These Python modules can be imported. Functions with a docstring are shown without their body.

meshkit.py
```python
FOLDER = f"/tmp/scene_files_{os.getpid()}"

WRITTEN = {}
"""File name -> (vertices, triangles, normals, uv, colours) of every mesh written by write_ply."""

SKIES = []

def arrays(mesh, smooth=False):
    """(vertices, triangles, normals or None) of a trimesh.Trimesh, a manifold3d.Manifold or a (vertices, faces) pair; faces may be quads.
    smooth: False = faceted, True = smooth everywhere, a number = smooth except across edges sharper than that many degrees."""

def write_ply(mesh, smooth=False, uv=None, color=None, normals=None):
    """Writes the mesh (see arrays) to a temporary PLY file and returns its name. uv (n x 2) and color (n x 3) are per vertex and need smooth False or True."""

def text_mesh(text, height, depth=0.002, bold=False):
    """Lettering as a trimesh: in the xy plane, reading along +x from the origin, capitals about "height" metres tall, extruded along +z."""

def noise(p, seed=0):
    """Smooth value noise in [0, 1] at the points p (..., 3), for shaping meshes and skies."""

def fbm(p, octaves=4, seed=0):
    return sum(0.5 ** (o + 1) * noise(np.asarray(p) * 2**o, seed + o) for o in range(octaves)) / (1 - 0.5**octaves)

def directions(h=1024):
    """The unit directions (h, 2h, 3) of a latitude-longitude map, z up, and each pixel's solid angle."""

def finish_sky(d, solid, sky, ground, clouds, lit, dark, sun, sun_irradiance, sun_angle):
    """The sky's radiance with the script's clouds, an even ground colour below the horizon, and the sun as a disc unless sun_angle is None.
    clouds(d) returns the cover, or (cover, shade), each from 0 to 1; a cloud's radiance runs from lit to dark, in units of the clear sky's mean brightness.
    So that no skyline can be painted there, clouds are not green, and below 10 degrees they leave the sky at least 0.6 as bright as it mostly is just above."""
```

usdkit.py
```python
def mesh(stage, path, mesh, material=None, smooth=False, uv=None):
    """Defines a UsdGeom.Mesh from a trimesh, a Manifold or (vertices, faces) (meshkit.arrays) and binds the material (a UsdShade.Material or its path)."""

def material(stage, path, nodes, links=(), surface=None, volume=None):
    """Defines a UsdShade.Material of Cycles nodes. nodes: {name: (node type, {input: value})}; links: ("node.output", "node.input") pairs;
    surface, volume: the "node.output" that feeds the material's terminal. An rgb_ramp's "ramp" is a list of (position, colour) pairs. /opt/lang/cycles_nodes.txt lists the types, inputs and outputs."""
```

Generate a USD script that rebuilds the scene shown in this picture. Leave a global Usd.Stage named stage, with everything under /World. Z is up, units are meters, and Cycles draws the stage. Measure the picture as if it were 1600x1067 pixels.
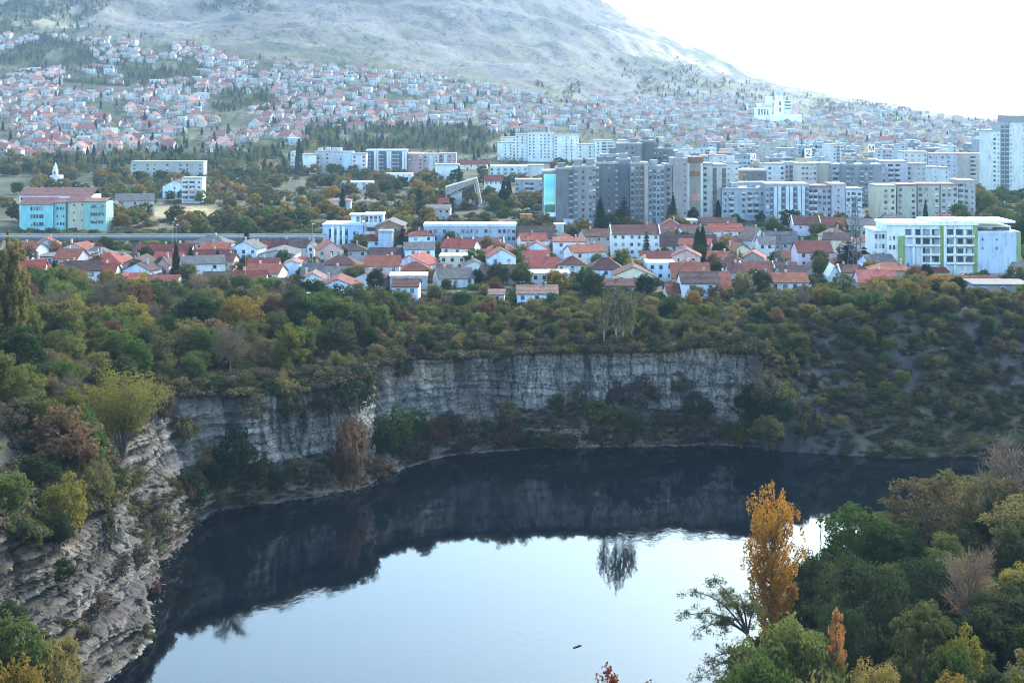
import math, random
import numpy as np
import trimesh
import usdkit, meshkit
from pxr import Usd, UsdGeom, UsdLux, UsdShade, Gf, Sdf, Vt
from scipy.interpolate import RBFInterpolator, RegularGridInterpolator, PchipInterpolator
from shapely import geometry as sg, contains_xy

stage = Usd.Stage.CreateInMemory()
UsdGeom.SetStageUpAxis(stage, 'Z')
UsdGeom.SetStageMetersPerUnit(stage, 1.0)
UsdGeom.Xform.Define(stage, '/World')
UsdGeom.Scope.Define(stage, '/World/Looks')

# ------------------------------------------------------------------ camera, sky, sun, exposure
EYE = 82.5                                   # metres above the lake
cam = UsdGeom.Camera.Define(stage, '/World/camera')
cam.CreateHorizontalApertureAttr(36.0)
cam.CreateFocalLengthAttr(49.5)
cam.CreateVerticalApertureOffsetAttr(-8.63)
cam.CreateClippingRangeAttr(Gf.Vec2f(1.0, 60000.0))
cam.CreateExposureAttr(2.5)
cam.AddTranslateOp().Set(Gf.Vec3d(0, 0, EYE))
cam.AddRotateXOp().Set(90.0)

SUN_AZ, SUN_EL = math.radians(34.0), math.radians(30.0)
sun_dir = np.array([math.sin(SUN_AZ) * math.cos(SUN_EL), math.cos(SUN_AZ) * math.cos(SUN_EL), math.sin(SUN_EL)])
sky_mat = usdkit.material(stage, '/World/Looks/sky_light', {
    'sky': ('sky_texture', {'sky_type': 'single_scattering', 'sun_disc': False, 'sun_elevation': SUN_EL, 'sun_rotation': SUN_AZ,
                            'altitude': 100.0, 'air_density': 1.0, 'aerosol_density': 1.5, 'ozone_density': 0.35}),
    'bw': ('rgb_to_bw', {}), 'white': ('combine_color', {}),
    'tc': ('texture_coordinate', {}), 'n': ('noise_texture', {'scale': 2.2, 'detail': 6.0, 'roughness': 0.6}),
    'cover': ('map_range', {'from_min': 0.35, 'from_max': 0.7, 'to_min': 0.03, 'to_max': 0.30, 'clamp': True}),
    'm': ('mix', {'mix_type': 'mix'}), 'air': ('mix', {'mix_type': 'multiply', 'fac': 1.0, 'color2': (0.87, 1.06, 1.10)}),
    'bg': ('background_shader', {'strength': 0.12}),
}, [('sky.color', 'bw.color'), ('bw.val', 'white.r'), ('bw.val', 'white.g'), ('bw.val', 'white.b'), ('tc.generated', 'n.vector'), ('n.fac', 'cover.value'),
    ('cover.result', 'm.fac'), ('sky.color', 'm.color1'), ('white.color', 'm.color2'), ('m.color', 'air.color1'), ('air.color', 'bg.color')], surface='bg.background')
dome = UsdLux.DomeLight.Define(stage, '/World/sky')
dome.GetPrim().SetCustomDataByKey('kind', 'structure')
UsdShade.MaterialBindingAPI.Apply(dome.GetPrim()).Bind(sky_mat)
sun = UsdLux.DistantLight.Define(stage, '/World/sun')
sun.CreateNormalizeAttr(True)
sun.CreateIntensityAttr(0.26)
sun.CreateAngleAttr(12.0)
sun.CreateColorAttr(Gf.Vec3f(1.0, 0.87, 0.68))
sun.AddRotateZOp().Set(math.degrees(-SUN_AZ))
sun.AddRotateXOp().Set(math.degrees(-(math.pi / 2 - SUN_EL)) )

HAZE = 0.000044
F = 2200.0                                   # focal length in the photograph's pixels (1600 wide)
def P(px, py, d):
    return np.array([(px - 800.0) * d / F, d, EYE - (py - 150.0) * d / F])

# ------------------------------------------------------------------ helpers
used = {}
def numbered(path):
    n = used.get(path, -1) + 1
    used[path] = n
    return path if n == 0 else f'{path}_{n:03d}'
def data(prim, **kw):
    for k, v in kw.items():
        if v: prim.SetCustomDataByKey(k, v)
ITEMS = []
def thing(name, label, category, loc=(0, 0, 0), yaw=0.0, group=None, at=None):
    x = UsdGeom.Xform.Define(stage, numbered('/World/' + name))
    x.AddTranslateOp().Set(Gf.Vec3d(*map(float, loc)))
    if yaw: x.AddRotateZOp().Set(math.degrees(yaw))
    data(x.GetPrim(), category=category, group=group)
    ITEMS.append([x.GetPrim(), label, loc])
    return x
def part(name, mesh, mat, parent, smooth=False, label=None):
    m = usdkit.mesh(stage, numbered(str(parent.GetPath()) + '/' + name), mesh, mat, smooth)
    if label: data(m.GetPrim(), label=label)
    return m
def structure(name, mesh, mat, kind='structure', smooth=False):
    m = usdkit.mesh(stage, numbered('/World/' + name), mesh, mat, smooth)
    data(m.GetPrim(), kind=kind)
    return m
def colour_primvar(m, cols):
    UsdGeom.PrimvarsAPI(m).CreatePrimvar('tint', Sdf.ValueTypeNames.Color3fArray, 'vertex').Set(Vt.Vec3fArray.FromNumpy(np.asarray(cols, np.float32)))

# ------------------------------------------------------------------ terrain
WZ = 0.0
def W(px, py):
    d = (EYE - WZ) * F / (py - 150.0)
    return ((px - 800.0) * d / F, d)
far_shore = [W(*p) for p in [(235, 990), (250, 940), (262, 880), (300, 830), (340, 800), (430, 785), (560, 765), (640, 730), (700, 712), (800, 703), (900, 700), (1000, 697), (1100, 697), (1190, 701)]]
cliff_shore = [(-57, 138), (-58.5, 160), (-57.5, 180), (-57, 198)] + far_shore + [(62.5, 327.5), (65.5, 331.5), (67.0, 338), (67.0, 348), (65.0, 360)]
slope_shore = [(70, 325), (78, 322), (87, 320), (99, 321), (112, 324), (122, 318), (112, 302), (90, 283), (70, 264), (54, 243), (42, 222), (33, 205), (27, 190), (21, 175), (12, 163), (-8, 156), (-30, 146), (-48, 138)]
def dense(pts, n, closed=False):
    pts = np.array(pts, float)
    t = np.r_[0, np.cumsum(np.hypot(*np.diff(pts, axis=0).T))]
    f = PchipInterpolator(t, pts, axis=0)
    s = np.linspace(0, t[-1], n)
    return f(s), s
shore_c, shore_s = dense(cliff_shore, 1250)
g = np.gradient(shore_c, axis=0)
ker = np.ones(41) / 41
g = np.stack([np.convolve(np.pad(g[:, k], 20, mode='edge'), ker, 'valid') for k in (0, 1)], 1)
g /= np.linalg.norm(g, axis=1, keepdims=True)
outward = np.stack([-g[:, 1], g[:, 0]], 1)          # left of the direction of travel = away from the lake
def rim_setback(s):
    f = s / shore_s[-1]
    return 7.5 + 1.6 * np.sin(f * 23.0) + 1.3 * np.sin(f * 61.0 + 1.0)
rim_line = shore_c + outward * rim_setback(shore_s)[:, None]
main_part = np.arange(len(shore_c)) < np.argmin(np.hypot(shore_c[:, 0] - 62.5, shore_c[:, 1] - 327.5))
lake_poly = sg.Polygon(np.vstack([shore_c[main_part], slope_shore])).buffer(0)
back_line = rim_line + outward * 2.4
pit_poly = sg.Polygon(np.vstack([back_line[main_part], shore_c[main_part][-1:], slope_shore])).buffer(0).union(lake_poly)

ctrl = [(-57, 138, 36), (-66, 160, 30), (-66, 180, 26.5), (-66, 198, 22.5), (-66, 216, 21.6), (-68, 240, 21.5), (-68, 262, 21.5)]
for x, y in rim_line[700::60]: ctrl.append((x, y, 21.3))
for x, y in slope_shore: ctrl.append((x, y, 0.2))
ctrl += [(-72, 165, 33), (-75, 190, 33), (-78, 215, 33.5), (-84, 240, 34), (-90, 265, 34), (-102, 300, 32), (-82, 290, 27), (-78, 320, 24), (-90, 345, 25), (-60, 330, 22),
         (-110, 400, 21.5), (-130, 340, 28), (-140, 240, 48), (-120, 150, 60), (-150, 60, 80), (-200, 250, 62), (-250, 400, 40), (-300, 600, 26),
         (-50, 370, 21.5), (0, 350, 21.5), (0, 380, 21.5), (50, 352, 21.0), (70, 370, 21.0), (95, 398, 22.5), (130, 408, 22.5), (160, 410, 22), (190, 405, 22),
         (78, 343, 13.5), (90, 346, 14.5), (110, 346, 14.0), (132, 345, 13), (150, 330, 9.0), (165, 368, 21), (200, 350, 18), (84, 362, 25.5), (100, 364, 27), (118, 366, 27.5), (140, 368, 26.5), (110, 384, 26.5),
         (-100, 440, 21.5), (0, 440, 21.5), (100, 440, 21.5), (200, 440, 21.5), (-150, 500, 21.5), (0, 500, 21.5), (150, 500, 21.5), (250, 500, 21.5), (-200, 560, 21.5),
         (-250, 700, 21.5), (-100, 650, 21.5), (0, 650, 21.5), (150, 650, 21.5), (300, 650, 21.5), (-350, 900, 21.5), (-100, 900, 21.5), (0, 900, 21.5), (150, 900, 21.5), (350, 900, 21.5), (500, 900, 21.5),
         (600, 700, 24), (500, 450, 30), (320, 320, 30), (-500, 700, 35), (0, 800, 21.5), (200, 800, 21.5), (-200, 800, 21.5),
         # the viewer's own hill
         (0, 0, 80.3), (0, 8, 79.3), (30, 0, 80), (-30, 0, 80), (0, -60, 84), (60, 0, 80), (120, 0, 82), (200, 60, 80), (-60, 40, 70), (0, 40, 57), (20, 70, 40), (0, 100, 24), (-30, 100, 27), (0, 130, 10), (30, 110, 25),
         (30, 140, 12.5), (48, 130, 25.5), (60, 160, 20), (70, 130, 34), (60, 100, 44), (100, 110, 52), (45, 165, 14.5), (38, 185, 8.0), (62, 190, 14.5), (55, 210, 9.0), (75, 220, 12.5), (90, 190, 23), (100, 240, 15), (95, 260, 9), (130, 280, 10), (120, 220, 24), (170, 250, 32), (150, 150, 52)]
ctrl = np.array(ctrl, float)
near_rbf = RBFInterpolator(ctrl[:, :2], ctrl[:, 2], kernel='linear', neighbors=60)
# far slopes: which row of the photograph the ground reaches at each distance, by column
fd = np.array([850, 900, 1100, 1400, 1700, 2000, 2300, 2700, 3200, 3600, 4200, 5000, 6000.0])
fx = np.array([-2600, -700, 0, 400, 800, 1000, 1240, 1400, 1550, 2300, 4200.0])
flat = 150 + 61 * F / fd
rows = np.array([
    [flat[0], 295, 225, 150, 80, 20, -40, -100, -150, -180, -190, -190, -170],
    [flat[0], 297, 240, 180, 125, 70, 20, -45, -110, -150, -180, -180, -160],
    [flat[0], 299, 256, 205, 160, 110, 62, 5, -60, -100, -135, -150, -140],
    [flat[0], 299, 269, 224, 174, 122, 82, 38, -25, -70, -105, -125, -120],
    [flat[0], 299, 272, 243, 202, 166, 142, 95, 35, -5, -45, -60, -60],
    [flat[0], 299, 272, 246, 221, 191, 169, 143, 105, 76, 50, 44, 60],
    [flat[0], 299, 272, 246, 229, 207, 191, 171, 153, 144, 139, 143, 155],
    [flat[0], 299, 272, 246, 229, 213, 201, 187, 174, 166, 165, 168, 172],
    [flat[0], 299, 272, 246, 229, 216, 207, 198, 190, 187, 187, 187, 187],
    [flat[0], 299, 272, 246, 229, 217, 208, 200, 194, 191, 190, 189, 188],
    [flat[0], 299, 272, 246, 229, 217, 208, 200, 194, 191, 190, 189, 188]])
far_z = EYE - (rows - 150) * fd[None, :] / F
ffine = np.geomspace(850, 6000, 160)
xfine = np.linspace(fx[0], fx[-1], 240)
tmp = PchipInterpolator(fd, far_z, axis=1)(ffine)
tmp = PchipInterpolator(fx, tmp, axis=0)(xfine)
far_fn = RegularGridInterpolator((xfine, ffine), tmp, bounds_error=False, fill_value=None)
def relief(X, Y, Z):
    q = np.stack([X, Y, np.zeros_like(X)], -1)
    m = np.clip((Y - 1700) / 900, 0, 1) * np.clip((Z - 60) / 120, 0, 1)
    # gullies that run down the mountain's face
    u = (X * 0.82 - Y * 0.57)
    v = (X * 0.57 + Y * 0.82)
    ridged = 1 - np.abs(2 * meshkit.fbm(np.stack([u / 190, v / 560, 0 * u], -1), 5, 3) - 1)
    z = m * ((ridged - 0.75) * 78 + (meshkit.fbm(q / 90, 4, 9) - 0.5) * 26)
    h = np.clip((Y - 1000) / 500, 0, 1)
    z += h * (meshkit.fbm(q / 130, 3, 5) - 0.5) * 9
    return z
def gz(X, Y):
    X, Y = np.atleast_1d(np.asarray(X, float)), np.atleast_1d(np.asarray(Y, float))
    near = Y < 905
    Z = np.zeros_like(X)
    if near.any():
        Z[near] = near_rbf(np.stack([X[near], Y[near]], 1))
    if (~near).any():
        Xf, Yf = X[~near], Y[~near]
        Z[~near] = far_fn(np.stack([800 + Xf * F / Yf, Yf], 1))
        Z[~near] += relief(Xf, Yf, Z[~near])
    q = np.stack([X, Y, 0 * X], -1)
    rough = np.clip((Y - 30) / 60, 0, 1) * np.clip((420 - Y) / 60, 0, 1)
    return Z + rough * ((meshkit.fbm(q / 9.0, 4, 21) - 0.5) * 2.2)
def gz1(x, y): return float(gz(x, y)[0])

def ramp_noise(scale, stops, vec='pos.position', detail=6, rough=0.6, dist=0.0):
    pass
MAT = {}
def mat_nodes(name, nodes, links, surface):
    MAT[name] = usdkit.material(stage, '/World/Looks/' + name, nodes, links, surface=surface)
    return MAT[name]

# ground: colour of the soil and grass comes from noise, regional tint from the mesh
mat_nodes('soil_and_grass', {
    'geo': ('geometry', {}), 'tint': ('attribute', {'attribute': 'tint'}),
    'n1': ('noise_texture', {'scale': 0.35, 'detail': 8.0, 'roughness': 0.65}),
    'n2': ('noise_texture', {'scale': 0.03, 'detail': 4.0}),
    'r1': ('rgb_ramp', {'ramp': [(0.3, (0.45, 0.42, 0.4)), (0.5, (1.0, 1.0, 1.0)), (0.72, (1.5, 1.45, 1.3))]}),
    'r2': ('rgb_ramp', {'ramp': [(0.35, (0.75, 0.8, 0.75)), (0.65, (1.2, 1.15, 1.05))]}),
    'm1': ('mix', {'mix_type': 'multiply', 'fac': 1.0}), 'm2': ('mix', {'mix_type': 'multiply', 'fac': 1.0}),
    'b': ('bump', {'strength': 0.6, 'distance': 0.3}),
    'p': ('principled_bsdf', {'roughness': 0.95, 'specular_ior_level': 0.15})},
    [('geo.position', 'n1.vector'), ('geo.position', 'n2.vector'), ('n1.fac', 'r1.fac'), ('n2.fac', 'r2.fac'), ('tint.color', 'm1.color1'), ('r1.color', 'm1.color2'),
     ('m1.color', 'm2.color1'), ('r2.color', 'm2.color2'), ('m2.color', 'p.base_color'), ('n1.fac', 'b.height'), ('b.normal', 'p.normal')], 'p.BSDF')
mat_nodes('mountain_limestone', {
    'geo': ('geometry', {}), 'tint': ('attribute', {'attribute': 'tint'}),
    'n1': ('noise_texture', {'scale': 0.02, 'detail': 10.0, 'roughness': 0.68}),
    'n2': ('noise_texture', {'scale': 0.11, 'detail': 5.0, 'roughness': 0.6}),
    'r1': ('rgb_ramp', {'ramp': [(0.32, (0.62, 0.62, 0.62)), (0.5, (1.0, 1.0, 1.0)), (0.7, (1.25, 1.22, 1.18))]}),
    'r2': ('rgb_ramp', {'ramp': [(0.57, (1.0, 1.0, 1.0)), (0.63, (0.36, 0.42, 0.36))]}),
    'm1': ('mix', {'mix_type': 'multiply', 'fac': 1.0}), 'm2': ('mix', {'mix_type': 'multiply', 'fac': 1.0}),
    'b': ('bump', {'strength': 0.8, 'distance': 6.0}),
    'p': ('principled_bsdf', {'roughness': 0.95, 'specular_ior_level': 0.1})},
    [('geo.position', 'n1.vector'), ('geo.position', 'n2.vector'), ('n1.fac', 'r1.fac'), ('n2.fac', 'r2.fac'), ('tint.color', 'm1.color1'), ('r1.color', 'm1.color2'),
     ('m1.color', 'm2.color1'), ('r2.color', 'm2.color2'), ('m2.color', 'p.base_color'), ('n1.fac', 'b.height'), ('b.normal', 'p.normal')], 'p.BSDF')
mat_nodes('lake_water', {
    'geo': ('geometry', {}),
    'map': ('mapping', {'scale': (1.0, 0.55, 1.0)}),
    'n1': ('noise_texture', {'scale': 0.9, 'detail': 3.0, 'roughness': 0.55}),
    'nw': ('noise_texture', {'scale': 0.022, 'detail': 3.0}), 'wind': ('map_range', {'from_min': 0.50, 'from_max': 0.70, 'to_min': 0.05, 'to_max': 0.8, 'clamp': True}),
    'b': ('bump', {'distance': 0.05}),
    'p': ('principled_bsdf', {'base_color': (0.0010, 0.0022, 0.0036), 'roughness': 0.03, 'ior': 1.62})},
    [('geo.position', 'map.vector'), ('map.vector', 'n1.vector'), ('n1.fac', 'b.height'), ('geo.position', 'nw.vector'), ('nw.fac', 'wind.value'), ('wind.result', 'b.strength'), ('b.normal', 'p.normal')], 'p.BSDF')
mat_nodes('cliff_rock', {
    'geo': ('geometry', {}),
    'tint': ('attribute', {'attribute': 'tint'}),
    'mapv': ('mapping', {'scale': (1.0, 1.0, 0.12)}), 'maph': ('mapping', {'scale': (0.12, 0.12, 1.0)}),
    'nv': ('noise_texture', {'scale': 0.55, 'detail': 8.0, 'roughness': 0.65}),
    'nh': ('noise_texture', {'scale': 1.1, 'detail': 6.0, 'roughness': 0.6}),
    'nb': ('noise_texture', {'scale': 1.6, 'detail': 8.0, 'roughness': 0.7}),
    'rv': ('rgb_ramp', {'ramp': [(0.3, (0.5, 0.5, 0.54)), (0.46, (0.95, 0.95, 0.96)), (0.6, (1.1, 1.09, 1.07)), (0.75, (1.4, 1.35, 1.25))]}),
    'rh': ('rgb_ramp', {'ramp': [(0.36, (0.55, 0.56, 0.6)), (0.5, (1.0, 1.0, 1.0)), (0.7, (1.2, 1.18, 1.14))]}),
    'rb': ('rgb_ramp', {'ramp': [(0.33, (0.55, 0.53, 0.55)), (0.5, (1.0, 1.0, 1.0)), (0.68, (1.3, 1.28, 1.25))]}),
    'm1': ('mix', {'mix_type': 'multiply', 'fac': 1.0}), 'm2': ('mix', {'mix_type': 'multiply', 'fac': 0.7}), 'm3': ('mix', {'mix_type': 'multiply', 'fac': 0.8}),
    'b': ('bump', {'strength': 0.9, 'distance': 0.5}),
    'p': ('principled_bsdf', {'roughness': 0.9, 'specular_ior_level': 0.2})},
    [('geo.position', 'mapv.vector'), ('geo.position', 'maph.vector'), ('mapv.vector', 'nv.vector'), ('maph.vector', 'nh.vector'), ('geo.position', 'nb.vector'),
     ('nv.fac', 'rv.fac'), ('nh.fac', 'rh.fac'), ('nb.fac', 'rb.fac'), ('tint.color', 'm1.color1'), ('rv.color', 'm1.color2'), ('m1.color', 'm2.color1'), ('rh.color', 'm2.color2'),
     ('m2.color', 'm3.color1'), ('rb.color', 'm3.color2'), ('m3.color', 'p.base_color'), ('nb.fac', 'b.height'), ('b.normal', 'p.normal')], 'p.BSDF')

def grid_faces(nr, nc):
    i, j = np.meshgrid(np.arange(nr - 1), np.arange(nc - 1), indexing='ij')
    a = (i * nc + j).ravel()
    return np.stack([a, a + 1, a + nc + 1, a + nc], 1)
def fan(d0, d1, nr, angs):
    dd = np.geomspace(d0, d1, nr)
    D, A = np.meshgrid(dd, angs, indexing='ij')
    return (A * D), D
angs_near = np.linspace(-1.35, 1.35, 760)
def smooth01(a, b, x):
    t = np.clip((x - a) / (b - a), 0, 1); return t * t * (3 - 2 * t)
def mixc(a, b, t): return np.asarray(a) * (1 - t[..., None]) + np.asarray(b) * t[..., None]
def fan_mesh(d0, d1, nr, angs):
    X, Y = fan(d0, d1, nr, angs)
    Z = gz(X.ravel(), Y.ravel()).reshape(X.shape)
    return X, Y, Z
def ground_colour(X, Y, Z):
    q = np.stack([X, Y, 0 * X], -1)
    n = meshkit.fbm(q / 45, 4, 31)
    n2 = meshkit.fbm(q / 12, 3, 32)
    c = mixc((0.040, 0.046, 0.026), (0.085, 0.076, 0.05), smooth01(0.38, 0.62, n))
    city = smooth01(400, 440, Y) * (1 - smooth01(1150, 1500, Y)) * smooth01(-0.03, 0.05, X / np.maximum(Y, 1) + 0.02 * n2)
    c = mixc(c, (0.085, 0.085, 0.09), city * smooth01(0.42, 0.55, n2) * 0.9)
    scree = smooth01(315, 330, Y) * (1 - smooth01(385, 405, Y)) * smooth01(45, 70, X) * smooth01(0.44, 0.56, meshkit.fbm(q / 22, 3, 77))
    scree = np.maximum(scree, smooth01(55, 60, X) * (1 - smooth01(74, 84, X)) * smooth01(316, 320, Y) * (1 - smooth01(345, 356, Y)))
    c = mixc(c, (0.078, 0.067, 0.075), scree)
    left = (1 - smooth01(-64, -60, X)) * (1 - smooth01(210, 260, Y))
    c = mixc(c, (0.085, 0.07, 0.062), left * 0.8)
    # dry field behind the school's road
    tan = np.exp(-(((800 + X * F / np.maximum(Y, 1)) - 285) / 55) ** 2) * smooth01(690, 720, Y) * (1 - smooth01(770, 800, Y))
    c = mixc(c, (0.24, 0.19, 0.12), np.clip(tan * 1.4, 0, 1))
    return c
def add_sheet(name, X, Y, Z, mat, cols, kind='structure', smooth=True):
    v = np.stack([X, Y, Z], -1).reshape(-1, 3)
    m = structure(name, (v, grid_faces(*X.shape)), mat, kind, smooth=smooth)
    colour_primvar(m, cols.reshape(-1, 3))
    return m
# near ground, with the pit left open down to the lake bed
rows_near = np.unique(np.r_[np.linspace(-120, 100, 45), np.linspace(100, 440, 300), np.geomspace(440, 1150, 140)])
angs = np.linspace(-1.0, 1.0, 620)
angs = np.sign(angs) * (0.42 * np.abs(angs) + 1.0 * np.abs(angs) ** 5)
Yg = np.repeat(rows_near[:, None], len(angs), 1)
Xg = angs[None, :] * np.maximum(Yg, 110) * 1.0
Zg = gz(Xg.ravel(), Yg.ravel())
inside = contains_xy(pit_poly, Xg.ravel(), Yg.ravel())
Zg = np.where(inside, np.minimum(Zg, -3.5), Zg).reshape(Xg.shape)
add_sheet('ground', Xg, Yg, Zg, MAT['soil_and_grass'], ground_colour(Xg, Yg, Zg))
# hillside and mountain share the sheet's law further out
angs2 = np.linspace(-1.45, 1.45, 700)
def hill_colour(X, Y, Z):
    q = np.stack([X, Y, 0 * X], -1)
    n = meshkit.fbm(q / 90, 5, 41)
    c = mixc((0.042, 0.052, 0.032), (0.095, 0.09, 0.06), smooth01(0.36, 0.62, n))
    return c
def mountain_colour(X, Y, Z):
    q = np.stack([X, Y, 0 * X], -1)
    n = meshkit.fbm(q / 160, 5, 51)
    px = 800 + X * F / Y
    py = 150 + (EYE - Z) * F / Y
    base = mixc((0.088, 0.081, 0.086), (0.145, 0.132, 0.135), smooth01(0.35, 0.65, n))
    green = smooth01(2900, 2300, Y) * 0 
    dry = np.exp(-((px - 85) / 70) ** 2 - ((py - 32) / 14) ** 2) + smooth01(930, 1000, px) * smooth01(3300, 3700, Y) * 0.9  # upper-left patch and far right ridge: warm sunlight painted into the base colour
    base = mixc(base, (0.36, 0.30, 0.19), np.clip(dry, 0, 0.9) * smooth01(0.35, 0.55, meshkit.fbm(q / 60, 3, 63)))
    low = 1 - smooth01(0, 260, (Z - 40) - 0.06 * (Y - 2300))
    base = mixc(base, (0.12, 0.125, 0.08), np.clip(low * smooth01(0.45, 0.6, meshkit.fbm(q / 70, 3, 61)), 0, 1) * 0.8)
    return base
dh = np.geomspace(1150, 2350, 190)
Yh = np.repeat(dh[:, None], len(angs2), 1); Xh = angs2[None] * Yh
Zh = gz(Xh.ravel(), Yh.ravel()).reshape(Xh.shape)
dm = np.geomspace(2350, 6000, 260)
Ym = np.repeat(dm[:, None], len(angs2), 1); Xm = angs2[None] * Ym
Zm = gz(Xm.ravel(), Ym.ravel()).reshape(Xm.shape)
def blend(X, Y, Z):
    n = meshkit.fbm(np.stack([X, Y, 0 * X], -1) / 200, 4, 71)
    t = smooth01(2150, 2500, Y + (n - 0.5) * 500)
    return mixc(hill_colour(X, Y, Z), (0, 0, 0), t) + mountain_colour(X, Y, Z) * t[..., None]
# keep the sheet's seam hidden: the near sheet ends where the hillside begins, overlapped a little and lower
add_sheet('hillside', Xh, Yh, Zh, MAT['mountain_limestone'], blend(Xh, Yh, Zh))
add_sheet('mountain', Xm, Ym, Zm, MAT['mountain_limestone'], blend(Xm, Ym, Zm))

# lake: one sheet
bx = np.array(lake_poly.buffer(7).simplify(0.3).exterior.coords)[:-1]
tri_v, tri_f = trimesh.creation.triangulate_polygon(sg.Polygon(bx), engine='earcut')
water = structure('water', (np.c_[tri_v, np.zeros(len(tri_v))], tri_f), MAT['lake_water'])

# quarry face: a strip swept along the shore, with walls, ledges and talus
nz = 120
tz = np.linspace(0, 1, nz)
S, T = np.meshgrid(shore_s, tz, indexing='ij')
fs = S / shore_s[-1]
rim_xy = rim_line
top = gz(rim_xy[:, 0] + outward[:, 0] * 1.0, rim_xy[:, 1] + outward[:, 1] * 1.0)
top = np.convolve(np.pad(top, 15, mode='edge'), np.ones(31) / 31, 'valid')
sb = rim_setback(shore_s)
rim_top = top
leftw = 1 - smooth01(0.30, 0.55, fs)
ledge0 = 0.22 + 0.05 * np.sin(fs * 19) + 0.10 * leftw
ledge1 = ledge0 + 0.14 + 0.05 * np.sin(fs * 33 + 2)
low_off = 0.16 + 0.22 * leftw
mid_off = 0.66 + 0.08 * np.sin(fs * 41)
prof = np.where(T < ledge0, low_off * (T / ledge0), np.where(T < ledge1, low_off + (mid_off - low_off) * ((T - ledge0) / (ledge1 - ledge0)), mid_off + (1.0 - mid_off) * (T - ledge1) / (1 - ledge1)))
off = prof * sb[:, None]
Zc = -1.0 + T * (top[:, None] + 1.0)
q3 = np.stack([shore_c[:, None, 0] + 0 * Zc, shore_c[:, None, 1] + 0 * Zc, Zc], -1)
qs = np.stack([S, 0 * S, Zc], -1)
from scipy.spatial import cKDTree
def fractured(width, height, seed, skew=0.0):
    """Blocks of rock split along joints: which block each point of the face belongs to, how far it stands out, and how near its joint is."""
    r = np.random.default_rng(seed)
    n = int(shore_s[-1] / width * 26 / height)
    c = np.stack([r.uniform(-5, shore_s[-1] + 5, n), r.uniform(-3, 40, n)], 1)
    q = np.stack([(qs[..., 0] + 0.35 * width * (meshkit.noise(qs / width * 1.3, seed) - 0.5)) / width, (qs[..., 2] + skew * qs[..., 0]) / height], -1)
    c[:, 1] += skew * c[:, 0]
    dd, k = cKDTree(c / [width, height]).query(q.reshape(-1, 2), k=2)
    dd, k = dd.reshape(*S.shape, 2), k[:, 0].reshape(S.shape)
    tilt = r.normal(size=(n, 2))
    local = (tilt[k] * (q - (c / [width, height])[k])).sum(-1)
    return r.uniform(-1, 1, n)[k], local, dd[..., 1] - dd[..., 0]
beds = meshkit.fbm(np.stack([qs[..., 0] * 0.012, 0 * S, (qs[..., 2] + 0.03 * qs[..., 0] + 0.5 * meshkit.noise(qs * 0.3, 44)) * 0.85], -1), 3, 45)
beds = smooth01(0.36, 0.62, beds)
upper = smooth01(-0.02, 0.05, T - ledge1) 
o1, l1, e1 = fractured(3.2, 8.0, 301)
o2, l2, e2 = fractured(0.9, 4.5, 302)
o3, l3, e3 = fractured(2.6, 0.75, 303)
o4, l4, e4 = fractured(0.8, 0.6, 304)
o5, l5, e5 = fractured(20.0, 1.3, 305, 0.03)
o6, l6, e6 = fractured(2.2, 1.6, 306)
joint = lambda e, w: 1 - smooth01(0.0, w, e)
vert = upper * (1 - 0.55 * leftw)
relief_c = vert * (0.75 * o1 + 0.5 * l1 + 0.33 * o2 + 0.25 * l2 + 0.35 * joint(e2, 0.16) + 0.5 * joint(e1, 0.07))
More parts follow.
